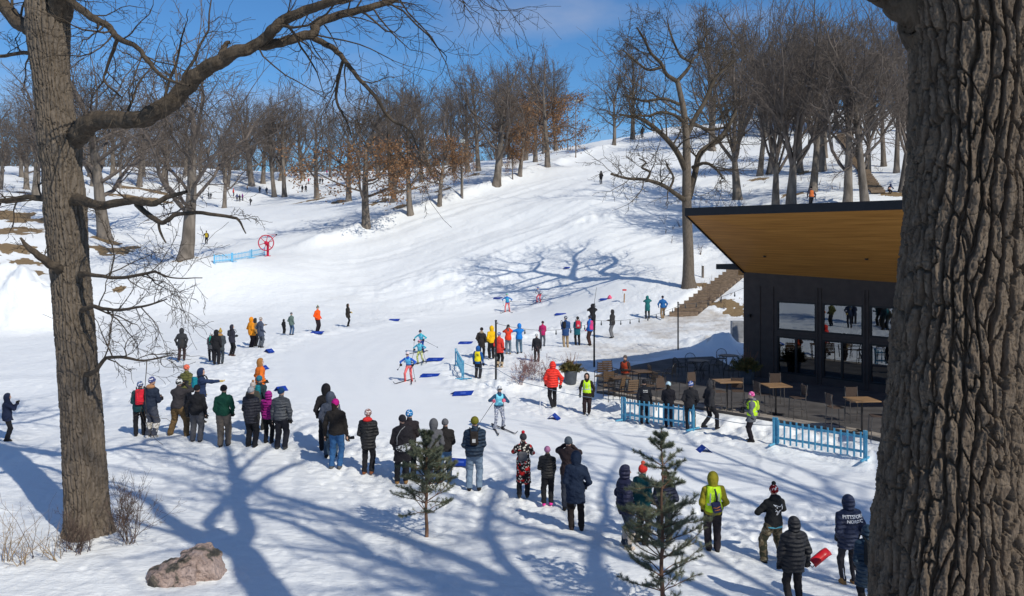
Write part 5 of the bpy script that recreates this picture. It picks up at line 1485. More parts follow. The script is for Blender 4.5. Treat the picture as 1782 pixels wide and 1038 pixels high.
pp('seated', 1089, 683, 617, 150, 'fold', 'person with grey knit hat and black orange jacket among the patio chairs', j=(.05, .03, .028), hat=(.10, .08, .075), hk='plain', p=(.10, .11, .12), hem=.86, vest=(.38, .05, .02), group='people on the near side of the patio')
pp('fence1', 1122, 737, 659, 10, 'down', 'racer in black team jacket with small white lettering behind the blue fence', j=(.012, .014, .02), hat=(.012, .012, .016), p=(.012, .016, .03), hem=.86, group='athletes in black warm up suits')
pp('fence2', 1164, 743, 663, 0, 'fold', 'athlete in black with white and blue headband behind the blue fence', j=(.012, .012, .018), hat=(.45, .60, .68), hair=(.02, .015, .012), p=(.012, .014, .03), hem=.86, group='athletes in black warm up suits')
pp('fence3', 1202, 748, 662, -10, 'pocket', 'athlete with blue and red hat at the right end of the left blue fence', j=(.02, .02, .024), hat=(.05, .12, .40), hk='knit', p=(.014, .014, .018), hem=.84, group='athletes in black warm up suits')
pp('fence4', 1234, 747, 660, -75, 'walk', 'athlete in black walking in the gap between the two blue fences', j=(.025, .025, .03), hood=(.04, .04, .045), p=(.014, .014, .018), hem=.84, gl=(.02, .02, .02), group='athletes in black warm up suits')
pp('vest3', 1309, 768, 680, 80, 'fold', 'marshal in yellow vest, grey coat and rainbow hat at the right blue fence', j=(.13, .135, .15), hat=(.80, .10, .36), hk='knit', collar=(.16, .16, .18), p=(.02, .016, .02), hem=.72, vest=HIVIS, group='race marshals in yellow vests')
# ---- skiers
SUITB = (.02, .10, .48)
pp('ski1', 868, 748, 669, 200, 'stride', 'skier in pale blue bib with navy and white leggings, nearest of the racers', j=(.02, .07, .14), p=(.35, .38, .48), pt='knit', hem=.92, hair=(.05, .02, .015), hat=(.55, .58, .62), hk='knit', boots=BLK, gl=(.7, .15, .22), vest=(.20, .62, .78), bare=True, wide=.85, shaft=.12, specs=True, group='skiers racing', headyaw=0)
pp('ski2', 711, 664, 611, 172, 'skate', 'skier in blue suit with red and white legs leading the three abreast in the bend', j=SUITB, p=(.75, .16, .16), hem=.9, hat=(.72, .60, .62), boots=(.6, .05, .04), vest=(.10, .42, .70), bare=True, wide=.85, shaft=.12, gl=BLK, group='skiers racing', specs=True)
pp('ski3', 732, 633, 590, 165, 'skate2', 'skier in turquoise bib and yellow blue tights behind the leader of the bend', j=(.05, .35, .50), p=(.55, .60, .16), pt='knit', hem=.9, hat=(.62, .30, .42), boots=BLK, vest=(.15, .55, .70), bare=True, wide=.85, shaft=.12, group='skiers racing', specs=True)
pp('ski4', 733, 614, 573, 160, 'skate', 'third skier of the bend trio in turquoise with green yellow sleeves', j=(.05, .40, .50), p=(.03, .08, .30), hem=.9, hat=(.08, .02, .05), boots=BLK, bare=True, wide=.85, shaft=.12, vest=(.12, .50, .72), group='skiers racing', specs=True)
pp('ski5', 883, 543, 510, 172, 'skate', 'skier in blue bib with green hat coming down the straight', j=(.02, .16, .50), p=(.75, .18, .18), hem=.8, hat=(.15, .50, .38), boots=RED, vest=(.06, .40, .62), bare=True, wide=.85, shaft=.12, group='skiers racing')
pp('ski6', 938, 526, 499, 150, 'tuck', 'last skier of the straight crouched in white and navy with red tights', j=(.40, .42, .50), p=(.70, .10, .14), hem=.8, hat=(.05, .10, .32), boots=RED, bare=True, wide=.85, shaft=.12, group='skiers racing')
# ---- far people
FARG = 'people far up the hill and valley'
def far(px, feet, top, rot, pose, j, p, label, **k): person(px, feet, top, rot, pose, label, j=j, p=p, group=FARG, **k)
far(1046, 321, 297, 20, 'pocket', BLK, BLK, 'lone person in black standing on the sledding slope', hood=1, hem=.7)
far(359, 426, 401, 20, 'walk', (.04, .03, .02), BLK, 'walker in black with yellow sleeves and pack right of the big left oak', hat=BLK, vest=(.4, .28, .02))
far(285, 367, 355, 0, 'down', (.03, .03, .05), BLK, 'small dark figure on the snow left of the big left oak', hood=1)
far(295, 394, 376, 0, 'walk', (.03, .06, .07), (.03, .03, .05), 'dark figure in shade below the left tree branches', hood=1)
far(1412, 363, 324, 10, 'walk', (.05, .05, .07), BLK, 'walker with orange pack above the roof', hat=BLK, vest=(.6, .15, .04))
far(1548, 338, 319, -60, 'crouch', (.02, .03, .08), BLK, 'child in navy stooping beside the hill path above the roof end', hood=1, child=True)
for k_, (x, f, t, c, lb) in enumerate([
    (406, 342, 328, RED, 'tiny walker in red at the left of the valley crowd'), (412.5, 351, 337, (.05, .06, .16), 'tiny walker in navy, left of the trio in the valley'), (417, 351, 338, BLK, 'tiny walker in black, middle of the trio in the valley'),
    (422, 350, 337, (.20, .04, .22), 'tiny walker in purple, right of the trio in the valley'), (436, 358, 344, CHAR, 'tiny person in grey standing nearest in the valley'), (452, 337, 324, BLK, 'tiny person in black beside the right valley pair'),
    (464, 339, 325, (.03, .05, .09), 'tiny person in dark blue left of the twin trunks'), (430, 332, 323, (.6, .25, .03), 'tiny person in orange behind the valley trio'), (521, 328, 321, (.10, .02, .02), 'tiny dark red figure left of the distant black pair'),
    (526, 335, 322, BLK, 'left one of the tiny pair in black on the far snow'), (532, 335, 321, BLK, 'right one of the tiny pair in black on the far snow'), (537, 320, 310, RED, 'tiny person in red up beside the far trees'),
    (557, 321, 309, BLK, 'tiny black figure right of the litter patch tree'), (561, 321, 310, CHAR, 'tiny grey figure right of the litter patch tree'), (569, 305, 296, (.75, .05, .3), 'tiny person in magenta at the edge of the far wood'),
    (363, 347, 334, (.08, .09, .10), 'tiny grey walker near the big left oak trunk'), (367, 347, 335, BLK, 'tiny dark walker right of the grey walker near the big left oak'), (352, 350, 341, (.05, .10, .22), 'tiny person in blue behind the big left oak trunk'),
    (429, 301, 292, (.8, .12, .02), 'tiny figure in orange on top of the far bank'), (440, 306, 298, BLK, 'tiny black figure on top of the far bank'), (1104, 243, 226, BLK, 'left one of the black clad sledders on the crest'), (1118, 240, 220, BLK, 'right one of the black clad sledders on the crest'),
    (1212, 217, 192, RED, 'figure in red on the crest behind the great oak branches'), (1206, 217, 200, (.5, .05, .04), 'smaller figure in red on the crest behind the great oak')]):
    far(x, f, t, (k_ * 67) % 90 - 45, ['down', 'walk', 'pocket'][k_ % 3], c, (.02, .02, .03), lb, hood=1 if k_ % 2 else 0, hat=None if k_ % 2 else c)

# ---- bags and lettering
backpack(PE['tealpk'], (.01, .28, .20), 'green backpack on the person with the white hat', h=.24)
backpack(PE['redpack'], (.62, .02, .04), 'red backpack on the leftmost person of the near row', h=.25)
backpack(PE['pointer'], (.01, .20, .26), 'teal backpack with pink trim on the pointing person', h=.2, accent=(.3, .05, .15))
backpack(PE['tealhat'], (.01, .18, .22), 'teal backpack in the near left cluster', h=.2)
backpack(PE['navypuff'], (.025, .02, .018), 'small black backpack with white stripes on the navy puffer', w=.10, h=.17, d=.05, accent=(.5, .5, .5))
backpack(PE['floral'], (.10, .10, .11), 'grey backpack on the flowered coat', w=.13, h=.13, d=.05, z=-.22)
backpack(PE['bluekhaki'], (.02, .02, .022), 'black bag on the left shoulder of the long blue coat', w=.09, h=.18, side=-.12)
backpack(PE['tealred'], (.62, .03, .06), 'red backpack with pale print on the teal coat', h=.23, accent=(.6, .4, .4))
backpack(PE['tealnavy'], (.025, .025, .025), 'black backpack on the blue teal coat', h=.24)
backpack(PE['vest3'], (.45, .60, .06), 'small yellow green backpack on the marshal with rainbow hat', w=.10, h=.17, d=.06, accent=(.7, .2, .04))
backpack(PE['navy4'], (.025, .03, .04), 'dark backpack on the person beside the huddle', w=.10, h=.17, d=.06)
I = PE['crossbag']
S = Solid((-.25, -.15, -.2), (.25, .15, .2), .014); S.ell((0, 0, 0), (.19, .06, .13), 0); S.cut((0, 0, .05), (-.25, 0, 1))
bag = link('shoulder_bag', S.mesh('shoulder_bag', cloth((.5, .5, .5), 'marble'))); place_on(I, bag, I['hip'] + (.0, -.20, .10)); tag(bag, 'black and white patterned shoulder bag on the long black coat', 'bag', 'bags worn by spectators')
m = MB(); m.tube([(-.15, .0, .06), (-.15, -.02, .26), (-.06, .02, .42), (.05, .1, .5)], .009, 6); m.build('strap', cloth((.3, .3, .3)), bag, True)
I = PE['marshal']
S = Solid((-.2, -.15, -.25), (.2, .15, .25), .014); S.rbox((0, 0, 0), (.10, .05, .12), .035)
bag = link('sling_bag', S.mesh('sling_bag', cloth((.03, .035, .09)))); place_on(I, bag, I['hip'] + (.05, -.19, .16)); bag.rotation_euler = (0, R(-14), R(I['rot'])); tag(bag, 'dark blue sling bag with orange piping on the yellow vest', 'bag', 'bags worn by spectators')
m = MB(); m.tube([(.03, .0, .10), (.06, -.01, .22), (.06, .06, .38)], .022, 6); m.tube([(-.08, .02, -.08), (-.14, .10, -.02)], .012, 6); m.build('strap', cloth((.02, .02, .04)), bag, True)
m = MB(); m.tube([(-.08, -.055, .02), (.0, -.058, -.005), (.08, -.055, .02)], .007, 5); m.tube([(-.06, -.055, -.05), (.06, -.055, -.05)], .006, 5); m.build('piping', cloth((.8, .25, .03)), bag, True)
for kx in ('marshal', 'vest2', 'vest3'):
    I = PE[kx]; v = I['vest'][0]; c = I['chest']
    fr = kx == 'vest2'
    ps = [([(-.15 + .015 * i, -.02) for i in range(21)] + [(-.15 + .015 * i, .02) for i in range(21)], [(i, i + 1, i + 22, i + 21) for i in range(20)])]
    for xs in (-.10, .085):
        ps.append(([(xs, .03 + .02 * i) for i in range(12)] + [(xs + .028, .03 + .02 * i) for i in range(12)], [(i, i + 1, i + 13, i + 12) for i in range(11)]))
    decal(I, v, ps, c[2] - .30, c[0], nmat('reflective_tape', (.40, .42, .43), .35, .05, 5), 'reflective_stripe', front=fr)
I = PE['marshal']; decal(I, I['vest'][0], [text_poly('3', .22)], I['chest'][2] - .15, 0, cloth((.42, .70, .04)), 'number')
I = PE['bib']; decal(I, I['vest'][0], [text_poly('78', .17)], I['chest'][2] - .17, 0, cloth((.02, .02, .02)), 'number')
WHT = nmat('print_white', (.75, .75, .76), .7, .05, 20)
I = PE['lettered']; decal(I, I['jacket'], [text_poly('PITTSFORD', .088)], I['chest'][2] - .035, .035, WHT, 'lettering')
decal(I, I['jacket'], [text_poly('NORDIC', .088)], I['chest'][2] - .125, .055, WHT, 'lettering')
I = PE['fence1']; decal(I, I['jacket'], [text_poly('NORDIC', .05)], I['chest'][2] - .06, 0, WHT, 'lettering'); decal(I, I['jacket'], [text_poly('SKI TEAM', .045)], I['chest'][2] - .12, 0, WHT, 'lettering')
I = PE['emblem']
shark = [(-.115, .075), (-.06, .062), (-.02, .045), (.03, .035), (.05, .062), (.085, .075), (.078, .045), (.10, .02), (.118, -.045), (.085, -.03), (.05, -.05), (.02, -.075), (-.03, -.135), (-.062, -.13), (-.035, -.085), (-.04, -.06), (-.085, -.07), (-.06, -.035), (-.09, -.01), (-.045, .0), (-.085, .04)]
dark = [(-.085, .060), (-.03, .038), (.02, .022), (.06, .005), (.095, -.028), (.055, -.02), (.02, -.03), (-.02, -.055), (-.05, -.045), (-.02, -.02), (-.04, -.005), (-.03, .018), (-.05, .04)]
def fan(poly):
    from mathutils.geometry import tessellate_polygon
    return (poly, [tuple(t) for t in tessellate_polygon([[Vector((a, b, 0)) for a, b in poly]])])
GREY_P = nmat('print_grey', (.40, .38, .38), .7, .05, 20)
decal(I, I['jacket'], [fan(shark)], I['chest'][2] - .10, .01, WHT, 'emblem', sc=1.12)
decal(I, I['jacket'], [fan(dark)], I['chest'][2] - .10, .01, cloth((.012, .012, .014)), 'emblem_shape', sc=1.12, off=.008)
for a, b in (((.0, -.06), (-.045, -.12)), ((.05, .04), (.085, .06))):
    decal(I, I['jacket'], [([(a[0] - .012, a[1]), (a[0] + .012, a[1]), (b[0] + .01, b[1]), (b[0] - .01, b[1])], [(0, 1, 2, 3)])], I['chest'][2] - .10, .01, GREY_P, 'emblem_shape', sc=1.12, off=.010)
I = PE['green']
for kx in (1,):
    m = MB(); a = I['hip'] + (.19, 0, -.06); b = I['kn'][1] + (.085, -.02, 0); c = I['ank'][1] + (.078, -.02, .04); m.tube([tuple(a), tuple(b), tuple(c)], .012, 5); m.build('side_stripe', cloth((.45, .44, .42)), I['o'], True)
I = PE['lettered']
for q in (0, 1):
    m = MB(); a = I['kn'][q] * .6 + I['ank'][q] * .4 + (.0, -.06, 0); b = I['ank'][q] + (.0, -.062, .06); m.tube([tuple(a), tuple(b)], .009, 5); m.build('reflector', WHT, I['o'], True)
# cameras
for kx, lb in (('brownp', 'black camera with long lens held up by the person in brown trousers'), ('jeansmag', 'small black camera in the right hand of the person with magenta hat'), ('greyknit', 'dark phone held up by the person with grey knit hat')):
    I = PE[kx]; m = MB(); m.box((0, 0, 0), (.13, .06, .09)); m.bar((0, .03, 0), (0, .17, 0), .035, .042, 10)
    co = m.build('camera', nmat('camera_black', (.02, .02, .02), .5, .1, 20)); 
    h = (I['hands'][0] + I['hands'][1]) * .5 + (0, .07, .05) if kx != 'jeansmag' else I['hands'][1] + (.0, .05, -.08)
    place_on(I, co, h); tag(co, lb, 'camera')
    if kx == 'jeansmag': co.rotation_euler.z += R(-60)

# ---- skis and poles
SKIM = nmat('ski_base', (.03, .03, .035), .35, .1, 6); POLEM = nmat('pole_carbon', (.05, .05, .055), .4, .1, 6)
def ski_set(key, yaw, desc, plant, col):
    I = PE[key]; s = I['s']
    for q in (0, 1):
        a = I['ank'][q]; root_p = wpt(I, (a[0], a[1] + .05, a[2] - .085))
        lift = max(0, a[2] - .1)
        th = thing('cross_country_ski', '%s ski of the %s' % (('left', 'right')[q], desc), 'ski', tuple(root_p + Vector((0, 0, .03))), R(I['rot'] + yaw[q]), 'skis of the racers')
        g1 = ground(*(root_p.xy)); dv = Vector((-math.sin(th.rotation_euler.z), math.cos(th.rotation_euler.z))); g2 = ground(root_p.x + dv.x * .8, root_p.y + dv.y * .8)
        g0 = ground(root_p.x - dv.x * .8, root_p.y - dv.y * .8)
        th.rotation_euler = (0, 0, th.rotation_euler.z)
        pit = math.atan2(g2 - g0, 1.6)
        m = MB(); n = 14
        for i in range(n):
            y0 = -.85 + 1.9 * i / n; y1 = -.85 + 1.9 * (i + 1) / n
            def zz(y): return y * math.tan(pit) + (.12 * ((y - .82) / .23) ** 2 if y > .82 else 0) + .012
            def ww(y): return .024 if y < .85 else .024 * max(.25, 1 - (y - .85) / .24)
            m.hexa([(-ww(y0), y0, zz(y0)), (ww(y0), y0, zz(y0)), (ww(y1), y1, zz(y1)), (-ww(y1), y1, zz(y1)), (-ww(y0), y0, zz(y0) + .02), (ww(y0), y0, zz(y0) + .02), (ww(y1), y1, zz(y1) + .02), (-ww(y1), y1, zz(y1) + .02)])
        m.build('ski_board', SKIM if q else nmat('ski_red', col, .35, .1, 6), th)
        m = MB(); m.box((0, 0, .04), (.045, .20, .02)); m.build('binding', POLEM, th)
    for q in (0, 1):
        h = wpt(I, I['hands'][q] + unit(I['hands'][q] - I['elb'][q]) * .07); tgt = wpt(I, plant[q])
        tz = ground(tgt.x, tgt.y); tgt.z = max(tz, tgt.z if plant[q][2] > .05 else tz)
        m = MB(); d = (h - tgt).normalized(); m.bar(Vector((0, 0, 0)) - d * .06, tgt - h, .011, .007, 6)
        po = m.build('ski_pole', POLEM); po.location = h; tag(po, '%s pole of the %s' % (('left', 'right')[q], desc), 'ski pole', 'poles of the racers')
        m = MB(); m.bar(tgt - h + d * .05, tgt - h + d * .065, .035, .03, 8); m.build('basket', POLEM, po)
        m = MB(); m.bar(d * .05, -d * .09, .017, .015, 6); m.build('grip', nmat('grip_cork', (.25, .12, .05), .8), po)
ski_set('ski1', (8, -12), 'nearest racer in the pale blue bib', [(-.42, -.50, 0), (.62, -.75, 0)], (.05, .05, .06))
ski_set('ski2', (14, -14), 'racer leading the bend trio', [(-.42, .15, 0), (.75, -.50, .55)], (.30, .03, .03))
ski_set('ski3', (20, -12), 'second racer of the bend trio', [(-.40, -.05, 0), (.80, -.30, 0)], (.05, .05, .06))
ski_set('ski4', (14, -14), 'third racer of the bend trio', [(-1.0, -.6, .35), (.80, -.45, .0)], (.05, .05, .06))
ski_set('ski5', (24, -16), 'racer with the green hat on the straight', [(-1.10, -.80, .85), (.5, -1.0, .5)], (.05, .05, .06))
ski_set('ski6', (20, -10), 'last racer crouching on the straight', [(-1.1, -1.0, .45), (-.2, -1.1, .4)], (.30, .03, .03))
# ================================================================== PAVILION
WALLM = nmat('charcoal_siding', (.058, .044, .040), .7, .12, 3, .004, 40)
FRAMEM = nmat('window_frame_black', (.014, .013, .015), .45, .1, 5)
FASCM = nmat('black_fascia', (.010, .010, .014), .45, .15, 3)
def wood_soffit():
    m = bpy.data.materials.new('cedar_soffit'); m.use_nodes = True; nt = m.node_tree; N = nt.nodes; L = nt.links; b = N['Principled BSDF']
    b.inputs['Roughness'].default_value = .45
    tc = N.new('ShaderNodeTexCoord'); mp = N.new('ShaderNodeMapping'); mp.inputs['Scale'].default_value = (.35, 7.5, 7.5)
    L.new(tc.outputs['Object'], mp.inputs['Vector'])
    n = N.new('ShaderNodeTexNoise'); n.inputs['Scale'].default_value = 1.3; n.inputs['Detail'].default_value = 5; L.new(mp.outputs['Vector'], n.inputs['Vector'])
    mp2 = N.new('ShaderNodeMapping'); mp2.inputs['Scale'].default_value = (1, 1, 1); L.new(tc.outputs['Object'], mp2.inputs['Vector'])
    w = N.new('ShaderNodeTexWave'); w.bands_direction = 'Y'; w.wave_profile = 'SAW'; w.inputs['Scale'].default_value = 2.1; w.inputs['Distortion'].default_value = 0
    L.new(mp2.outputs['Vector'], w.inputs['Vector'])
    r = N.new('ShaderNodeValToRGB'); r.color_ramp.elements[0].position = .0; r.color_ramp.elements[0].color = (.45, .45, .45, 1); r.color_ramp.elements[1].position = .10; r.color_ramp.elements[1].color = (1, 1, 1, 1)
    L.new(w.outputs['Fac'], r.inputs['Fac'])
    mx = N.new('ShaderNodeMixRGB'); mx.inputs['Color1'].default_value = (.35, .155, .035, 1); mx.inputs['Color2'].default_value = (.54, .26, .065, 1)
    r2 = N.new('ShaderNodeValToRGB'); r2.color_ramp.elements[0].position = .3; r2.color_ramp.elements[1].position = .7
    L.new(n.outputs['Fac'], r2.inputs['Fac']); L.new(r2.outputs['Color'], mx.inputs['Fac'])
    mu = N.new('ShaderNodeMixRGB'); mu.blend_type = 'MULTIPLY'; mu.inputs['Fac'].default_value = .30; L.new(mx.outputs['Color'], mu.inputs['Color1']); L.new(r.outputs['Color'], mu.inputs['Color2'])
    L.new(mu.outputs['Color'], b.inputs['Base Color'])
    return m
def glass_pane():
    m = bpy.data.materials.new('window_glass'); m.use_nodes = True; nt = m.node_tree; N = nt.nodes; L = nt.links
    for n in list(N):
        if n.type == 'BSDF_PRINCIPLED': N.remove(n)
    g = N.new('ShaderNodeBsdfGlossy'); g.inputs['Roughness'].default_value = .01; g.inputs['Color'].default_value = (.80, .86, .92, 1)
    t = N.new('ShaderNodeBsdfTransparent'); t.inputs['Color'].default_value = (.45, .5, .55, 1)
    f = N.new('ShaderNodeFresnel'); f.inputs['IOR'].default_value = 1.9
    a = N.new('ShaderNodeMath'); a.operation = 'ADD'; a.inputs[1].default_value = .14; a.use_clamp = True
    n = N.new('ShaderNodeTexNoise'); n.inputs['Scale'].default_value = .8; bp = N.new('ShaderNodeBump'); bp.inputs['Distance'].default_value = .01; bp.inputs['Strength'].default_value = .3
    L.new(n.outputs['Fac'], bp.inputs['Height']); L.new(bp.outputs['Normal'], g.inputs['Normal'])
    L.new(f.outputs['Fac'], a.inputs[0]); mx = N.new('ShaderNodeMixShader'); L.new(a.outputs[0], mx.inputs['Fac']); L.new(t.outputs[0], mx.inputs[1]); L.new(g.outputs[0], mx.inputs[2])
    L.new(mx.outputs[0], N['Material Output'].inputs['Surface'])
    return m
GLASS = glass_pane()
def pavilion():
    o = thing('pavilion', 'dark modern cafe pavilion with upturned cedar roof overhang and large windows', 'building', (FC[0], FC[1], 0), math.atan2(FU[1], FU[0]))
    Lw = 15.0; zt = lambda t: 4.72 - .037 * t
    bays = []; t = 1.70
    for a, b in ((1.70, 3.58), (3.86, 5.66), (5.93, 7.75), (8.03, 9.85), (10.1, 11.95), (12.2, 14.0)): bays.append((a, b))
    zs = ((.22, 1.88), (2.14, 3.46))
    m = MB(); D = .25
    def blk(x0, x1, z0, z1, y0=0, y1=D): m.hexa([(x0, y0, z0), (x1, y0, z0), (x1, y1, z0), (x0, y1, z0), (x0, y0, z1 if z1 < 4 else zt(x0)), (x1, y0, z1 if z1 < 4 else zt(x1)), (x1, y1, z1 if z1 < 4 else zt(x1)), (x0, y1, z1 if z1 < 4 else zt(x0))])
    prev = 0
    for a, b in bays: blk(prev, a, -.4, 9); prev = b
    blk(prev, Lw, -.4, 9)
    for a, b in bays:
        blk(a, b, -.4, zs[0][0]); blk(a, b, zs[0][1], zs[1][0]); blk(a, b, zs[1][1], 9)
    # end, back and inner floor / ceiling
    m.box((-.002 + .125, 4.25, 2.0), (.25, 7.96, 4.8)); m.box((Lw - .125, 4.25, 2.0), (.25, 7.96, 4.8)); m.box((Lw / 2, 8.35, 2.0), (Lw - .02, .25, 4.8))
    m.build('wall', WALLM, o)
    m = MB(); m.box((Lw / 2, 4.2, -.06), (Lw - .55, 7.9, .08)); m.build('floor', nmat('cafe_floor', (.12, .11, .10), .5), o)
    m = MB(); m.box((Lw / 2, 4.2, 3.95), (Lw - .55, 7.9, .08)); m.build('ceiling', nmat('cafe_ceiling', (.25, .23, .2), .8), o)
    for x, w in ((.86, .03), (1.52, .06), (3.64, .05), (3.80, .05), (5.72, .05), (5.87, .05), (7.89, .07), (9.97, .07), (12.07, .07)):
        m = MB(); m.box((x, -.021, 1.9), (w, .036, 4.4)); m.build('batten', WALLM, o)
    for x0, x1, z in ((1.55, 3.61, 3.56), (3.83, 5.69, 3.56), (5.90, 7.85, 3.56), (1.55, 3.61, 2.01), (3.83, 5.69, 2.01), (5.90, 7.85, 2.01)):
        m = MB(); m.box(((x0 + x1) / 2, -.014, z), (x1 - x0, .024, .05)); m.build('rail', WALLM, o)
    for a, b in bays:
        for k, (z0, z1) in enumerate(zs):
            m = MB(); c = (a + b) / 2; w = b - a; h = z1 - z0; f = .075; y = .06
            m.box((c, y, z0 + f / 2), (w, .10, f)); m.box((c, y, z1 - f / 2), (w, .10, f)); m.box((a + f / 2, y, (z0 + z1) / 2), (f, .10, h - 2 * f)); m.box((b - f / 2, y, (z0 + z1) / 2), (f, .10, h - 2 * f))
            if k == 0: m.box((c - .02, y, (z0 + z1) / 2), (.09, .10, h - 2 * f))
            fo = m.build('window', FRAMEM, o)
            xs = [(a + f, c - .065), (c + .025, b - f)] if k == 0 else [(a + f, b - f)]
            for x0, x1 in xs:
                yy = .055 if len(xs) == 1 or x0 > c else .075
                pymesh('pane', [(x0, yy, z0 + f), (x1, yy, z0 + f), (x1, yy, z1 - f), (x0, yy, z1 - f)], [(0, 1, 2, 3)], GLASS, fo)
    # window blinds glimpsed inside
    m = MB()
    for a, b in bays:
        x = a + .5
        while x < b - .2:
            m.box((x, 5.5, 2.4), (.12, .02, 2.4)); x += .30
    m.build('blind', nmat('pale_blind', (.6, .62, .6), .8), o)
    # roof: local y is inwards, overhang at negative y
    O = 4.58; zf = 7.26
    x0, x1 = 0.0, 15.5
    zs0, zs1 = zt(0) , zt(x1)
    T = .30
    m = MB()
    V = [(x0, -O, zf), (x1, -O, zf), (x1, .0, zs1), (x0, .0, zs0)]
    pymesh('soffit', [(x0 + .05, -O + .04, zf - .012), (x1, -O + .04, zf - .012), (x1, .25, zs1 - .14), (x0 + .05, .25, zs0 - .14)], [(0, 3, 2, 1)], wood_soffit(), o)
    m = MB(); m.hexa([(x0, -O + .02, zf + .01), (x1, -O + .02, zf + .01), (x1, 9, 4.2), (x0, 9, 4.2), (x0, -O + .02, zf + T - .02), (x1, -O + .02, zf + T - .02), (x1, 9, 6.7), (x0, 9, 6.7)])
    # wedge between the soffit and the roof deck
    m.hexa([(x0 + .01, -O + .05, zf - .004), (x1, -O + .05, zf - .004), (x1, .26, zs1 + .0), (x0 + .01, .26, zs0 + .0), (x0 + .01, -O + .05, zf + .1), (x1, -O + .05, zf + .1), (x1, .26, 6.2), (x0 + .01, .26, 6.2)])
    m.build('roof', FASCM, o)
    m = MB(); m.box(((x0 + x1) / 2, -O - .01, zf + T / 2 - .01), (x1 - x0 + .04, .05, T + .04))
    m.hexa([(x0 - .03, -O, zf - .03), (x0 + .03, -O, zf - .03), (x0 + .03, .0, zs0 - .06), (x0 - .03, .0, zs0 - .06), (x0 - .03, -O, zf + .10), (x0 + .03, -O, zf + .10), (x0 + .03, .0, zs0 + .12), (x0 - .03, .0, zs0 + .12)])
    m.build('fascia', FASCM, o)
    for px_, oo in ((2.0, 1.55), (6.6, 1.75)):
        zz = zs0 - .037 * px_ + (zf - zs0) * oo / O
        m = MB(); m.lathe((px_, -oo, zz - .06), [(.05, 0), (.07, .02), (.07, .06)], 12); m.build('downlight', FRAMEM, o)
    m = MB(); m.box((.35, -.08, 2.72), (.10, .14, .12)); m.box((.35, -.12, 2.66), (.16, .12, .04)); m.build('wall_lamp', FRAMEM, o)
    # small canopy on the far end
    m = MB(); m.box((-1.22, 2.2, 4.90), (2.4, 1.6, .26)); m.build('canopy', FASCM, o)
    m = MB(); m.box((-.62, 2.2, 4.63), (1.2, 1.4, .24)); m.build('canopy_soffit', nmat('cedar_trim', (.45, .2, .05), .5, .2, 4), o)
    return o
pavilion()

# ---- patio slab
def patio():
    from mathutils.geometry import tessellate_polygon
    P = [tuple(p) for p in PATIO]
    tri = tessellate_polygon([[Vector((a, b, 0)) for a, b in P]])
    n = len(P)
    V = [(a, b, PATIO_Z) for a, b in P] + [(a, b, PATIO_Z - .35) for a, b in P]
    Fs = [tuple(t) for t in tri] + [(i, (i + 1) % n, n + (i + 1) % n, n + i) for i in range(n)]
    m = nmat('patio_concrete', (.055, .050, .050), .8, .25, 1.2, .004, 30, col2=(.095, .088, .085))
    o = pymesh('patio', V, Fs, m); tag(o, kind='structure')
    # kerb along the outer edge, the sunlit tan of the concrete put into its colour
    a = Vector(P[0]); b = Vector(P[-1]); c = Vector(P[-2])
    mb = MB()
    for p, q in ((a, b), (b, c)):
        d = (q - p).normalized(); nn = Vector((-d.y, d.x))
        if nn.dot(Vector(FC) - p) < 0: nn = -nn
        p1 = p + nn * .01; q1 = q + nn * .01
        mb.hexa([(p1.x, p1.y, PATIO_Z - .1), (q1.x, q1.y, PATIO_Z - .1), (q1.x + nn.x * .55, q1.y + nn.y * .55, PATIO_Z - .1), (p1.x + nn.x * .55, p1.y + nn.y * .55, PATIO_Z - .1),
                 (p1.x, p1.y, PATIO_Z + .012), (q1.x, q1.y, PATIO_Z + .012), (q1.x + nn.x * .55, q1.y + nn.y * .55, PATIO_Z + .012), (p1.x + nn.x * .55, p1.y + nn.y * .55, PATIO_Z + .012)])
    k = mb.build('patio_kerb', nmat('sunlit_concrete', (.30, .26, .22), .85, .15, 4, .004, 40)); tag(k, kind='structure')
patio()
def onp(px, py):
    Y = (CZ - PATIO_Z) * F / (py - HY); return Vector(((px - CX) / F * Y, Y, PATIO_Z))
def copy_tree(o, parent=None):
    c = o.copy(); COL.objects.link(c); c.parent = parent
    for ch in list(o.children): copy_tree(ch, c)
    return c
MET = nmat('chair_metal', (.030, .028, .028), .4, .15, 8, metal=.3); SLAT = nmat('teak_slats', (.13, .08, .045), .6, .25, 12, stretch=(1, 6, 6)); WOODT = nmat('table_wood', (.27, .16, .08), .5, .2, 6, stretch=(.6, 8, 1)); MESHB = nmat('tan_sling', (.075, .05, .038), .8, .12, 30)
GM = nmat('grey_metal', (.10, .09, .085), .45, .15, 8, metal=.3)
def slat_chair():
    o = thing('patio_chair', 'slatted wood patio chair', 'chair')
    m = MB()
    for i in range(5): m.box((0, -.2 + .1 * i, .44), (.46, .085, .022))
    m.build('seat', SLAT, o)
    m = MB(); rm = Matrix.Rotation(R(-10), 3, 'X')
    for i in range(5): m.box((0, -.245 - .018 * i, .58 + .085 * i), (.42, .02, .07), rm)
    m.build('backrest', SLAT, o)
    for x in (-.235, .235):
        m = MB(); m.tube([(x, .22, 0), (x, .22, .64)], .014, 6); m.build('leg', MET, o)
        m = MB(); m.tube([(x, -.28, 0), (x, -.22, .44), (x, -.33, .98)], .014, 6); m.build('leg', MET, o)
        m = MB(); m.box((x, -.01, .65), (.045, .52, .024)); m.build('armrest', MET, o)
    m = MB(); m.box((0, .22, .42), (.46, .02, .03)); m.box((0, -.22, .42), (.46, .02, .03)); m.build('seat_frame', MET, o)
    return o
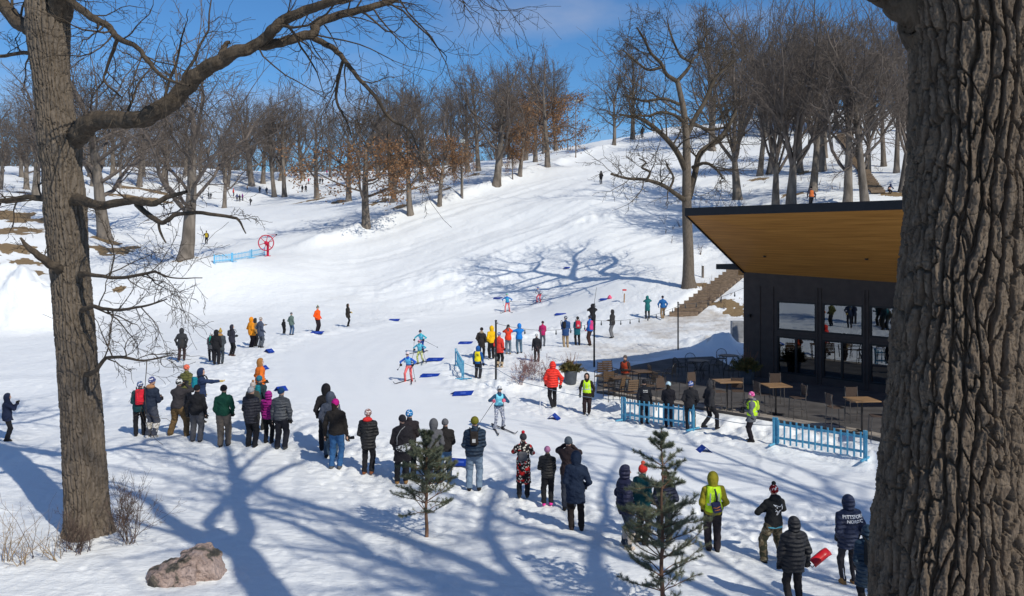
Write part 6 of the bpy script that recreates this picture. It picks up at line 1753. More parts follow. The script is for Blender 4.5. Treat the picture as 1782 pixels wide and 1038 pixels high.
def bar_stool():
    o = thing('bar_stool', 'tall bar stool', 'bar stool')
    m = MB(); m.box((0, 0, .74), (.42, .42, .03)); m.build('seat', MESHB, o)
    m = MB(); m.box((0, -.23, 1.0), (.40, .025, .36), Matrix.Rotation(R(-8), 3, 'X')); m.build('backrest', MESHB, o)
    for x in (-.21, .21):
        m = MB(); m.tube([(x, .24, 0), (x, .20, .73)], .015, 6); m.build('leg', GM, o)
        m = MB(); m.tube([(x, -.26, 0), (x, -.20, .73), (x, -.26, 1.2)], .015, 6); m.build('leg', GM, o)
    m = MB(); m.bar((-.21, .22, .28), (.21, .22, .28), .011); m.bar((-.21, -.24, .28), (.21, -.24, .28), .011); m.bar((-.21, .22, .30), (-.21, -.24, .30), .011); m.bar((.21, .22, .30), (.21, -.24, .30), .011); m.build('footrest', GM, o)
    return o
def bar_table():
    o = thing('bar_table', 'tall square wooden top bar table', 'table')
    m = MB(); m.box((0, 0, 1.05), (.86, .86, .035)); m.build('tabletop', WOODT, o)
    m = MB(); m.bar((0, 0, .03), (0, 0, 1.03), .035, None, 10); m.build('post', MET, o)
    m = MB(); m.box((0, 0, .015), (.62, .08, .03)); m.box((0, 0, .017), (.08, .62, .03)); m.build('base', MET, o)
    return o
def mesh_chair():
    o = thing('patio_chair', 'black wire mesh patio chair', 'chair')
    m = MB()
    for i in range(9): m.bar((-.22 + .055 * i, -.2, .45), (-.22 + .055 * i, .22, .45), .006, None, 4)
    for i in range(7): m.bar((-.22, -.2 + .07 * i, .452), (.22, -.2 + .07 * i, .452), .006, None, 4)
    m.build('seat', MET, o)
    m = MB()
    arc = [(.25 * math.cos(a), -.24 - .04 * math.sin(a), .66 + .24 * math.sin(a)) for a in [math.pi * k / 12 for k in range(13)]]
    m.tube(arc, .013, 6)
    for i in range(1, 12, 1): m.bar(arc[i], (arc[i][0] * .85, -.21, .46), .005, None, 4)
    m.build('backrest', MET, o)
    for x in (-.23, .23):
        m = MB(); m.tube([(x, .24, 0), (x, .21, .45)], .012, 6); m.build('leg', MET, o)
        m = MB(); m.tube([(x, -.27, 0), (x * 1.02, -.22, .45), (x * 1.06, -.24, .66)], .012, 6); m.build('leg', MET, o)
        m = MB(); m.tube([(x * 1.06, -.24, .66), (x * 1.1, .1, .66), (x, .2, .46)], .011, 6); m.build('armrest', MET, o)
    return o
def round_table():
    o = thing('patio_table', 'black round metal patio table', 'table')
    m = MB(); m.lathe((0, 0, .70), [(.48, 0), (.50, .01), (.50, .02), (.47, .03), (.02, .03)], 28); m.build('tabletop', MET, o)
    for k in range(4):
        a = k * math.pi / 2 + .4; m = MB(); m.tube([(.34 * math.cos(a), .34 * math.sin(a), 0), (.12 * math.cos(a), .12 * math.sin(a), .35), (.36 * math.cos(a), .36 * math.sin(a), .70)], .013, 6); m.build('leg', MET, o)
    return o
def low_table():
    o = thing('patio_table', 'low square wooden patio table', 'table')
    m = MB()
    for i in range(7): m.box((-.33 + .11 * i, 0, .72), (.10, .76, .025))
    m.build('tabletop', SLAT, o)
    m = MB(); m.box((0, .33, .69), (.66, .03, .04)); m.box((0, -.33, .69), (.66, .03, .04)); m.build('apron', MET, o)
    for x in (-.33, .33):
        for y in (-.33, .33):
            m = MB(); m.bar((x, y, 0), (x, y, .7), .018, None, 6); m.build('leg', MET, o)
    return o
PROTO = {}
def put(fn, px, py, rot, label, group):
    if fn not in PROTO: PROTO[fn] = o = fn()
    else: o = copy_tree(PROTO[fn])
    o.location = onp(px, py) + Vector((0, 0, .004)); o.rotation_euler = (0, 0, R(rot)); o['label'] = label; o['group'] = group
    return o
GA = 'slatted patio chairs'; GB = 'bar stools'; GC = 'wire patio chairs'; GT = 'bar tables'; GR = 'round metal tables'; GL = 'low patio tables'
for a in [
    (slat_chair, 1046, 672, 160, 'slatted chair at the far left tip of the patio furniture, back to the planter', GA), (slat_chair, 1060, 690, 175, 'slatted chair nearest the yellow vest marshal at the patio corner', GA),
    (slat_chair, 1104, 668, -110, 'slatted chair just right of the person in black and orange', GA), (slat_chair, 1072, 700, 60, 'slatted chair in front of the person in black and orange', GA),
    (slat_chair, 1096, 703, 20, 'slatted chair behind the left end of the blue fence, seat towards the viewer', GA), (slat_chair, 1142, 674, -80, 'dark armchair with slatted seat facing left, right of the low tables', GA),
    (slat_chair, 1128, 690, 110, 'slatted chair above the lettered racer, pushed up to the tan low table', GA), (slat_chair, 1062, 668, 200, 'slatted chair tucked between the corner chair and the dark low table', GA),
    (low_table, 1078, 688, 12, 'dark low slatted table beside the person in black and orange', GL), (low_table, 1119, 676, 14, 'tan low slatted table in the middle of the left patio group', GL),
    (mesh_chair, 1184, 656, -70, 'wire chair at the left of the round table group by the snow', GC), (mesh_chair, 1203, 649, 180, 'round backed wire chair behind the first round table', GC),
    (mesh_chair, 1221, 663, 20, 'wire chair in front of the first round table', GC), (mesh_chair, 1246, 652, 100, 'wire chair between the two round tables', GC), (round_table, 1216, 655, 0, 'black round metal table nearer the left of the shaded patio', GR),
    (round_table, 1268, 645, 10, 'black round metal table close to the pavilion corner', GR), (mesh_chair, 1272, 663, 15, 'wire chair in front of the round table close to the pavilion corner', GC), (mesh_chair, 1256, 640, 170, 'wire chair behind the round table close to the pavilion corner', GC),
    (mesh_chair, 1164, 668, 60, 'wire chair standing apart above the racer with white headband', GC),
    (bar_table, 1265, 713, 8, 'wooden bar table left of the rainbow hat marshal', GT), (bar_table, 1350, 722, 8, 'wooden bar table right of the rainbow hat marshal', GT), (bar_table, 1500, 752, 6, 'wooden bar table beside the near right trunk', GT),
    (bar_stool, 1284, 716, 170, 'bar stool with its back to the viewer between the first bar table and the marshal', GB), (bar_stool, 1250, 717, -80, 'bar stool left of the first bar table', GB), (bar_stool, 1327, 722, -75, 'bar stool left of the middle bar table, beside the marshal', GB),
    (bar_stool, 1388, 729, 95, 'bar stool right of the middle bar table', GB), (bar_stool, 1352, 706, 180, 'bar stool behind the middle bar table', GB), (bar_stool, 1454, 748, -85, 'bar stool left of the bar table beside the near right trunk', GB),
    (bar_stool, 1486, 736, 180, 'bar stool behind the bar table beside the near right trunk', GB), (bar_stool, 1527, 765, 80, 'bar stool right of the bar table, half behind the near right trunk', GB), (bar_stool, 1196, 700, 30, 'bar stool behind the racer with blue and red hat', GB), (bar_stool, 1142, 712, 30, 'bar stool behind the racer with white headband', GB)]:
    put(*a)

# ---- planters with evergreen tips and dried stems
NEED = nmat('spruce_green', (.06, .075, .028), .8, .4, 5, col2=(.22, .16, .05)); STEM = nmat('dried_stem', (.24, .10, .05), .85, .3, 5)
def needle_mesh(rng, segs, per, ln, wd, name, mat, spread=.9):
    """thin needles along each twig segment"""
    A = np.repeat(np.array([s[0] for s in segs]), per, 0); B = np.repeat(np.array([s[1] for s in segs]), per, 0); n = len(A)
    t = rng.uniform(0, 1, (n, 1)); P = A + (B - A) * t; d = B - A; d /= np.linalg.norm(d, axis=1, keepdims=True) + 1e-9
    r = rng.normal(size=(n, 3)); r -= d * (d * r).sum(1, keepdims=True); r /= np.linalg.norm(r, axis=1, keepdims=True)
    v = d * (1 - spread * .5) + r * spread; v /= np.linalg.norm(v, axis=1, keepdims=True)
    L = ln * rng.uniform(.7, 1.15, (n, 1)); s = np.cross(v, rng.normal(size=(n, 3))); s /= np.linalg.norm(s, axis=1, keepdims=True)
    V = np.stack([P - s * wd, P + s * wd, P + v * L + s * wd * .2], 1).reshape(-1, 3)
    return mesh_np(name, V, np.arange(3 * n).reshape(n, 3), mat, False)
def planter(loc, label, sc, seed, dark=False):
    o = thing('planter', label, 'planter', loc); rng = np.random.default_rng(seed)
    m = MB(); m.lathe((0, 0, 0), [(.24, 0), (.25, .01), (.31, .56), (.31, .60), (.27, .60), (.265, .52), (.01, .52)], 28); m.build('pot', nmat('slate_pot', (.075, .085, .10), .7, .15, 6), o, True)
    segs = []
    for k in range(70):
        az = rng.uniform(0, 6.28); el = R(rng.uniform(10, 80)); L = rng.uniform(.35, .68); d = np.array((math.cos(az) * math.cos(el), math.sin(az) * math.cos(el), math.sin(el)))
        p = np.array((rng.normal() * .12, rng.normal() * .12, .52))
        for q in range(4):
            e = p + d * L / 4 + np.array((0, 0, -.012 * q)); segs.append((p, e)); p = e
    link('evergreen_tips', needle_mesh(rng, segs, 44, .11, .009, 'evergreen_tips', NEED), o)
    ch = Chains()
    for k in range(26):
        az = rng.uniform(0, 6.28); el = R(rng.uniform(50, 88)); L = rng.uniform(.5, .95); d = np.array((math.cos(az) * math.cos(el), math.sin(az) * math.cos(el), math.sin(el)))
        p = np.array((rng.normal() * .08, rng.normal() * .08, .5)); ch.add([p, p + d * L * .5, p + d * L + np.array((0, 0, .03))], [.009, .007, .004], 4)
    link('dried_stems', ch.mesh('dried_stems', STEM), o); o.scale = (sc,) * 3
    return o
planter(at(993, 668), 'slate grey planter of evergreen tips and dried stems at the patio corner', 1.0, 3)
planter(onp(1300, 668), 'dark planter with grasses against the pavilion wall in shade', 1.1, 8)

# ================================================================== FENCES, BOARDS, POLES
FB = nmat('sky_blue_paint', (.065, .29, .47), .6, .12, 9, .003, 40, col2=(.12, .38, .55)); FBL = nmat('faded_blue_paint', (.16, .48, .72), .7, .1, 9)
def fence(p, q, label, group, mat=FB, h=.87, n=14):
    p = Vector(p); q = Vector(q); d = q - p; L = d.xy.length
    o = thing('picket_fence_panel', label, 'fence panel', tuple(p), math.atan2(d.y, d.x), group)
    sl = d.z / L
    for x in (0, L):
        m = MB(); m.box((x, -.03, sl * x + h / 2 - .03), (.07, .022, h + .08)); m.box((x + (.06 if x == 0 else -.06), .045, sl * x + h / 2 - .03), (.10, .05, h + .05)); m.box((x + (.02 if x == 0 else -.02), -.02, sl * x + .04), (.06, .75, .05)); m.build('post', mat, o)
    for z in (.2, .64):
        m = MB(); m.hexa([(.04, -.012, z), (L - .04, -.012, z + sl * L), (L - .04, .015, z + sl * L), (.04, .015, z), (.04, -.012, z + .075), (L - .04, -.012, z + .075 + sl * L), (L - .04, .015, z + .075 + sl * L), (.04, .015, z + .075)]); m.build('rail', mat, o)
    for i in range(n):
        x = L * (i + .8) / (n + .6); m = MB(); m.box((x, -.026, h * .5 + sl * x + .01 * math.sin(i * 3)), (.052, .020, h * .86)); m.build('picket', mat, o)
    return o
fence(at(1083, 732), at(1207, 749), 'sky blue picket fence panel in front of three black clad racers', 'blue picket fence panels')
fence(at(1347, 774), at(1508, 801), 'sky blue picket fence panel beside the near right trunk', 'blue picket fence panels')
fence(at(806, 661), at(794, 637), 'sky blue fence panel seen end on beside the yellow bib', 'blue picket fence panels', n=12)
fence(at(372, 459), at(404, 456), 'faded blue fence panel, left of the three by the red wheel', 'blue picket fence panels', FBL, n=12)
fence(at(405, 456), at(436, 450), 'faded blue fence panel, middle of the three by the red wheel', 'blue picket fence panels', FBL, n=12)
fence(at(438, 449), at(461, 444), 'faded blue fence panel next to the red wheel', 'blue picket fence panels', FBL, n=11)

BBLUE = nmat('course_board_blue', (.006, .035, .27), .5, .12, 6); BW = nmat('course_board_print', (.05, .10, .40), .6, .1, 6)
def vboard(px, py, rot, label, L=.84, w=.28, tilt=30, pink=False):
    g = at(px, py); o = thing('course_marker', label, 'course marker', (g.x, g.y, g.z), R(rot), 'blue folded boards marking the course')
    for sgn in (-1, 1):
        rm = Matrix.Rotation(sgn * R(tilt), 3, 'X'); c = Vector((0, -sgn * w / 2 * math.cos(R(tilt)), w / 2 * math.sin(R(tilt)) - .02))
        m = MB(); e = (.08 if rot < 40 else 0) * (1 if sgn > 0 else -1)
        V = [(-L / 2 - e, -w / 2, -.006), (L / 2 - e, -w / 2, -.006), (L / 2 + e, w / 2, -.006), (-L / 2 + e, w / 2, -.006)]
        V = V + [(a, b, .006) for a, b, _ in V]
        if sgn > 0: pass
        m.hexa([rm @ Vector((a * 1.0, b * 1.0, d)) + c for a, b, d in V]); po = m.build('board', BBLUE, o)
        m = MB(); m.box(rm @ Vector((0, -.0, .010)) + c, (L * .28, w * .28, .004), rm); m.build('print', BW, po)
    return o
for a in [(686, 558, 8, 'blue board alone on the upper course between the black coat and the bend'), (552, 580, 6, 'blue board at the feet of the red orange jacket'), (468, 613, 62, 'small blue board below the blue grey coat'),
          (458, 643, 70, 'blue board right of the patterned orange hood'), (489, 680, 48, 'blue board right of the blue knit hat in the cluster'), (757, 627, 4, 'long blue board right of the second bend racer'),
          (748, 655, 3, 'long blue board right of the leading bend racer'), (805, 686, 14, 'blue board below the end on fence panel'), (963, 729, 72, 'blue board standing in front of the bright red puffer'),
          (1225, 786, 96, 'blue tent shaped board on the track below the gap in the fences'), (803, 806, -14, 'blue board left of the faded jeans and navy puffer'), (810, 598, 4, 'blue board left of the long black parka'),
          (866, 520, 10, 'blue board left of the racer with green hat'), (975, 548, 5, 'blue board above the long blue coat'), (989, 467, 14, 'blue board in the shadow of the great oak'), (1052, 522, 16, 'blue board behind the middle pole')]:
    vboard(*a, L=.42 if a[2] > 40 else .80, w=.30 if a[2] > 40 else .28, tilt=40 if a[2] > 40 else 30)
g = at(1061, 520); m = MB(); m.lathe((0, 0, 0), [(.20, 0), (.16, .15), (.05, .28), (.02, .3)], 10); po = m.build('pennant', nmat('pink_cloth', (.72, .10, .20), .8), None, True); po.location = g; tag(po, 'crumpled pink marker lying on the blue board behind the middle pole', 'marker')

PB = nmat('pole_black', (.015, .015, .016), .5, .1, 5)
POLE = {}
for key, px, py, top, lb in (('a', 863, 661, 559, 'black string light pole beside the red coat with cream boots'), ('b', 1034, 639, 530, 'black string light pole in the middle, beside the blue and pink jacket'), ('c', 1180, 609, 527, 'black string light pole at the foot of the timber steps')):
    g = at(px, py); h = (py - top) / F * g.y; o = thing('light_pole', lb, 'pole', tuple(g), 0, 'black poles of the string lights')
    m = MB(); m.bar((0, 0, -.3), (0, 0, h), .045 if key != 'b' else .05, .04, 10); m.build('shaft', PB, o)
    m = MB(); m.lathe((0, 0, h), [(.055, 0), (.055, .03), (.01, .05)], 10); m.tube([(0, 0, h - .12), (.08, 0, h - .12), (.08, 0, h - .04)], .012, 6); m.build('cap', PB, o)
    if key == 'b': m = MB(); m.bar((0, 0, h), (.12, 0, h + .85), .016, .012, 6); m.build('rod', nmat('grey_rod', (.3, .3, .3), .5), o)
    POLE[key] = (g, h)
WIRE = nmat('thin_wire', (.10, .10, .10), .6); BULB = nmat('bulb_dark', (.05, .05, .05), .2, .1, 5, spec=.8)
def string(p, q, sag, n, label):
    p = Vector(p); q = Vector(q); pts = []
    for i in range(25):
        t = i / 24; v = p.lerp(q, t) - p; v.z -= sag * 4 * t * (1 - t); pts.append(v)
    o = MB().tube(pts, .009, 5).build('string_lights', WIRE); o.location = p; tag(o, label, 'string lights', 'string lights between black poles')
    for k in range(n):
        t = (k + .7) / (n + .4); v = p.lerp(q, t) - p; v.z -= sag * 4 * t * (1 - t)
        m = MB(); m.lathe((v.x, v.y, v.z - .24), [(.01, 0), (.035, .03), (.04, .08), (.022, .13), (.022, .19), (.008, .24)], 8); m.build('bulb', BULB, o, True)
ga, ha = POLE['a']; gb, hb = POLE['b']; gc, hc = POLE['c']
string(ga + Vector((0, 0, ha - .1)), gb + Vector((0, 0, hb - .9)), .35, 6, 'string of unlit bulbs between left and middle black poles')
string(gb + Vector((0, 0, hb - .8)), gc + Vector((0, 0, hc - .2)), .30, 9, 'string of unlit bulbs between middle and right black poles')
cn = W(1300, 470, 46); string(gc + Vector((0, 0, hc - .1)), Vector((10.9, 39.9, 4.0)), .2, 5, 'string of unlit bulbs from right black pole to the pavilion corner')
g = at(940, 708); h = 78 / F * g.y; m = MB(); m.bar((0, 0, -.1), (0, 0, h), .014, .011, 6); po = m.build('snow_stake', nmat('white_stake', (.75, .75, .76), .6)); po.location = g; tag(po, 'thin white stake in the snow left of the bright red puffer', 'stake')
ROPE = nmat('grey_blue_rope', (.16, .22, .30), .8)
def rope(pts, label, zz=.75):
    P = [at(*p) + Vector((0, 0, zz)) for p in pts]; g0 = P[0]; out = []
    for a, b in zip(P[:-1], P[1:]):
        for i in range(8):
            t = i / 8; v = a.lerp(b, t) - g0; v.z -= .12 * 4 * t * (1 - t); out.append(v)
    out.append(P[-1] - g0); o = MB().tube(out, .011, 5).build('rope', ROPE); o.location = g0; tag(o, label, 'rope', 'ropes along the course')
rope([(806, 660), (863, 672), (940, 706), (1083, 731)], 'thin rope from the end on fence panel to the left blue fence')
rope([(1207, 748), (1347, 773)], 'thin rope across the gap between the two near blue fences', .6)
# marker post with red cap, timber bollard, cabinet
g = at(1086, 525); o = thing('marker_post', 'wooden post with white and red cap above the middle pole', 'post', tuple(g)); m = MB(); m.bar((0, 0, -.1), (.03, 0, .62), .05, .05, 8); m.build('stake', nmat('raw_wood', (.35, .2, .1), .8), o)
m = MB(); m.box((.03, 0, .74), (.26, .2, .22)); m.build('box', nmat('white_box', (.65, .65, .66), .6), o); m = MB(); m.box((.03, 0, .90), (.30, .24, .10)); m.build('cap', nmat('red_cap', (.55, .02, .02), .6), o)
g = at(1223, 483); o = thing('timber_post', 'short weathered timber post right of the great oak', 'post', tuple(g)); m = MB(); m.bar((0, 0, -.2), (0, 0, 1.0), .11, .105, 8); m.build('shaft', BARK_FAR, o); m = MB(); m.lathe((0, 0, 1.0), [(.115, 0), (.09, .07), (.02, .09)], 8); m.build('snow_cap', nmat('snow_cap', (.8, .81, .83), .7), o)
g = at(1283, 595); o = thing('utility_cabinet', 'grey metal utility cabinet left of the pavilion corner', 'cabinet', tuple(g)); m = MB(); m.box((0, 0, .62), (.70, .5, 1.25)); m.build('housing', nmat('cabinet_grey', (.28, .28, .29), .6), o); m = MB(); m.box((.0, -.258, .72), (.58, .016, .9)); m.build('door', nmat('cabinet_door', (.24, .24, .25), .6), o); m = MB(); m.box((.38, -.1, .85), (.10, .2, .45)); m.build('meter', PB, o)
# light standards on the hill
for px, py, top, lb in ((1002, 275, 176, 'thin light standard on the sledding crest beside the last tree'), (805, 345, 243, 'light standard with pale box among the slope edge trees'), (988, 262, 190, 'second thin standard just left of the crest light standard'), (1138, 232, 178, 'bare metal mast on the crest left of the great oak')):
    g = at(px, py); h = (py - top) / F * g.y; o = thing('lamp_post', lb, 'lamp post', tuple(g), 0, 'thin standards on the hill'); m = MB(); m.bar((0, 0, -.3), (0, 0, h), .11, .08, 8); m.build('pole', nmat('weathered_pole', (.22, .19, .16), .8), o)
    m = MB(); m.box((0, -.1, h - .25), (.62, .45, .5)) if px == 805 else m.box((.15, 0, h), (1.0, .3, .18)); m.build('lamp_head', nmat('lamp_housing', (.45, .47, .45), .5), o)
# timber bench and shelter on the brow
g = at(1163, 222); o = thing('log_bench', 'brown log bench on the crest behind the great oak', 'bench', tuple(g)); m = MB(); m.bar((-2.4, 0, .55), (2.4, 0, .6), .26, .26, 10); m.build('seat', nmat('brown_log', (.14, .07, .04), .8), o)
for x in (-1.7, 1.7): m = MB(); m.box((x, 0, .2), (.4, .5, .55)); m.build('support', nmat('brown_log', (.14, .07, .04), .8), o)
g = at(1385, 202); o = thing('shelter', 'dark brown shelter half hidden by trees on the brow of the right hill', 'building', tuple(g), R(10)); m = MB(); m.box((0, 0, 1.2), (8, 5, 3.0)); m.build('wall', nmat('brown_siding', (.06, .035, .03), .8), o)
m = MB(); m.hexa([(-4.6, -3.2, 2.7), (4.6, -3.2, 2.7), (4.6, 3.2, 2.7), (-4.6, 3.2, 2.7), (-4.0, -.1, 4.3), (4.0, -.1, 4.3), (4.0, .1, 4.3), (-4.0, .1, 4.3)]); m.build('roof', nmat('roof_grey', (.07, .06, .06), .8), o)
for x in (-2.4, 0, 2.4): m = MB(); m.box((x, -2.52, 1.6), (1.3, .06, 1.0)); m.build('window', nmat('pale_pane', (.30, .33, .36), .2, .05, 5, spec=.8), o)

# ---- red lift wheel
g = at(464, 446); o = thing('rope_tow_wheel', 'red spoked rope tow wheel on a red post beside the far blue fence', 'wheel', tuple(g)); RD = nmat('red_paint', (.50, .01, .045), .5, .12, 8); rr = 13.2 / F * g.y; zc = 23 / F * g.y
m = MB(); m.tube([(.12, 0, -.2), (.12, .0, zc - .25)], .13, 10); m.box((.12, 0, .02), (.5, .5, .08)); m.build('post', RD, o)
m = MB(); cpt = [(rr * math.cos(a), -.22, zc + rr * math.sin(a)) for a in [2 * math.pi * k / 36 for k in range(36)]]; m.tube(cpt, .055, 8, closed=True); m.build('rim', RD, o, True)
for k in range(6):
    a = k * math.pi / 3 + .3; m = MB(); m.bar((0, -.22, zc), (rr * math.cos(a), -.22, zc + rr * math.sin(a)), .035, None, 6); m.build('spoke', RD, o)
m = MB(); m.lathe((0, 0, -.09), [(.16, 0), (.2, .03), (.2, .15), (.12, .18)], 14); m.build('hub', RD, o, True, Matrix.Translation((0, -.2, zc)) @ Matrix.Rotation(R(90), 4, 'X')); m = MB(); m.box((.08, -.02, zc - .12), (.34, .3, .34)); m.build('bearing', RD, o)
m = MB(); m.bar((.1, .0, zc), (1.05, -.1, zc + .85), .028, None, 6); m.bar((-.5, -.1, zc + .75), (1.1, -.1, zc + .9), .02, None, 6); m.build('brace', RD, o); m = MB(); m.lathe((1.05, -.1, zc + .78), [(.02, 0), (.09, .03), (.09, .12), (.02, .15)], 10); m.build('pulley', PB, o)

# ---- timber steps up the hillside
TIM = nmat('weathered_timber', (.22, .155, .105), .85, .3, 4, .006, 30, stretch=(.5, 5, 5)); GRV = nmat('step_gravel', (.085, .06, .045), .95, .35, 9, .01, 60)
o = thing('timber_steps', 'flight of weathered timber steps climbing right behind the pavilion', 'steps', (ST_A[0], ST_A[1], _za)); NS = 15; W2 = .98
m1 = MB()
for i in range(NS):
    a = ST_L * i / NS; b = ST_L * (i + 1) / NS; z = (_zb - _za) * (i + 1) / NS; m = MB()
    def q(s_, c_, zz): v = ST_D * s_ + np.array((.985, -.17)) * c_; return (v[0], v[1], zz)
    m.hexa([q(a, W2, z - .5), q(a + .16, W2, z - .5), q(a + .16, -W2, z - .5), q(a, -W2, z - .5), q(a, W2, z), q(a + .16, W2, z), q(a + .16, -W2, z), q(a, -W2, z)][::1])
    m.build('riser', TIM, o)
    m1.hexa([q(a + .16, W2 - .02, z - .4), q(b, W2 - .02, z - .4), q(b, -W2 + .02, z - .4), q(a + .16, -W2 + .02, z - .4), q(a + .16, W2 - .02, z - .02), q(b, W2 - .02, z - .02), q(b, -W2 + .02, z - .02), q(a + .16, -W2 + .02, z - .02)])
m1.build('tread_fill', GRV, o)
a0 = at(1528, 338); b0 = at(1462, 236); d = (b0 - a0).xy; n = Vector((d.y, -d.x)).normalized(); NH = 44
o = thing('hill_steps', 'long brown timber steps running up the wooded right hill', 'steps', tuple(a0))
mf = MB()
for i in range(NH):
    c = a0.xy + d * (i / NH); c2 = a0.xy + d * ((i + .92) / NH); z0 = ground(c.x, c.y) - a0.z; dl = d.normalized()
    z0 = max(z0, ground(c2.x, c2.y) - a0.z, ground(c.x + n.x, c.y + n.y) - a0.z, ground(c.x - n.x, c.y - n.y) - a0.z)
    m = MB(); L_ = c.xy - a0.xy; m.box((L_.x, L_.y, z0 + .04), (1.3, .2, .3), Matrix.Rotation(math.atan2(n.y, n.x), 3, 'Z')); m.build('riser', TIM, o)
    L2 = (c + c2) / 2 - a0.xy; mf.box((L2.x, L2.y, z0 - .05), (1.2, (c2 - c).length, .3), Matrix.Rotation(math.atan2(n.y, n.x), 3, 'Z'))
mf.build('tread_fill', GRV, o)

# ================================================================== ROCK, SLED, PINES, SHRUBS
def rock():
    g = at(318, 1012); S = Solid((-1.0, -.7, -.35), (1.0, .8, .95), .018)
    S.rbox((-.22, -.05, .08), (.46, .36, .32), .05); S.rbox((.26, .12, .12), (.36, .34, .46), .05, .04); S.ell((-.48, -.05, .06), (.30, .32, .34), .05); S.ell((.5, .05, .0), (.26, .3, .3), .05)
    for p, n in (((-.72, 0, 0), (-1, -.15, .35)), ((0, -.42, .2), (-.1, -1, .45)), ((.1, 0, .62), (.25, -.1, 1)), ((-.3, 0, .42), (-.35, .05, 1)), ((.66, 0, 0), (1, -.2, .5)), ((.45, -.3, .3), (.7, -.9, .4)), ((-.55, -.35, .1), (-.8, -.9, .1))): S.cut(p, n)
    me = S.mesh('boulder', None); V = np.empty(len(me.vertices) * 3, dtype=np.float32); me.vertices.foreach_get('co', V); V = V.reshape(-1, 3)
    n = np.zeros_like(V); me.vertices.foreach_get('normal', nn := np.empty(len(V) * 3, dtype=np.float32)); nn = nn.reshape(-1, 3)
    dsp = .08 * np.abs(fbm(V[:, 0] * 2.6 + V[:, 2] * 2, V[:, 1] * 3 - V[:, 2] * 2.5, 3, 9)) - .06 * np.abs(fbm(V[:, 0] * 5 - V[:, 1] * 3, V[:, 2] * 6, 3, 19)) + .03 * fbm(V[:, 0] * 11, V[:, 2] * 11 + V[:, 1] * 7, 3, 4)
    V += nn * dsp[:, None]; me.vertices.foreach_set('co', V.ravel().astype(np.float32)); me.update()
    m = bpy.data.materials.new('pink_granite'); m.use_nodes = True; nt = m.node_tree; N = nt.nodes; L = nt.links; b = N['Principled BSDF']; b.inputs['Roughness'].default_value = .85
    tc = N.new('ShaderNodeTexCoord'); n1 = N.new('ShaderNodeTexNoise'); n1.inputs['Scale'].default_value = 2.4; n1.inputs['Detail'].default_value = 9; n1.inputs['Roughness'].default_value = .6; n1.inputs['Distortion'].default_value = .5
    L.new(tc.outputs['Object'], n1.inputs['Vector']); r = N.new('ShaderNodeValToRGB'); e = r.color_ramp.elements; e[0].position = .36; e[0].color = (.045, .04, .034, 1); e[1].position = .62; e[1].color = (.42, .32, .285, 1)
    k = e.new(.42); k.color = (.09, .078, .062, 1); k = e.new(.47); k.color = (.29, .21, .18, 1); L.new(n1.outputs['Fac'], r.inputs['Fac']); L.new(r.outputs['Color'], b.inputs['Base Color'])
    n2 = N.new('ShaderNodeTexNoise'); n2.inputs['Scale'].default_value = 16; n2.inputs['Detail'].default_value = 6; L.new(tc.outputs['Object'], n2.inputs['Vector']); bp = N.new('ShaderNodeBump'); bp.inputs['Distance'].default_value = .07; L.new(n2.outputs['Fac'], bp.inputs['Height']); L.new(bp.outputs['Normal'], b.inputs['Normal'])
    me.materials.clear(); me.materials.append(m); me.polygons.foreach_set('use_smooth', np.ones(len(me.polygons), dtype=bool))
    o = link('boulder', me); o.location = g + Vector((0, .15, -.02)); o.rotation_euler = (0, R(-6), R(12)); o.scale = (.94, .94, .80); tag(o, 'pinkish granite boulder with dark lichen half sunk in near snow', 'rock')
rock()
g = Vector(W(1428, 968, 15.6)); V = []; Fs = []
for i in range(9):
    for j_ in range(7):
        u = (j_ / 6 - .5); t = i / 8; lip = .045 * (abs(u) * 2) ** 4; V.append((u * .15, t * .42 - .21, lip + .07 * max(0, t - .75) ** 1 * 4 * t))
for i in range(8):
    for j_ in range(6): a = i * 7 + j_; Fs.append((a, a + 1, a + 8, a + 7))
so = pymesh('sled', V, Fs, nmat('red_plastic', (.62, .01, .015), .35, .1, 5, spec=.5), None, True); md = so.modifiers.new('thick', 'SOLIDIFY'); md.thickness = .012
yv = Vector((.80, .25, .50)).normalized(); xv = Vector((-.35, .6, .6)); xv = (xv - yv * xv.dot(yv)).normalized(); so.location = g; so.rotation_euler = Matrix((xv, yv, xv.cross(yv))).transposed().to_euler(); tag(so, 'red plastic sled held by the person in the black puffer', 'sled')
m = MB(); m.tube([(-.05, -.2, .01), (-.05, -.26, .03), (.05, -.26, .03), (.05, -.2, .01)], .01, 6); m.build('handle', PB, so)

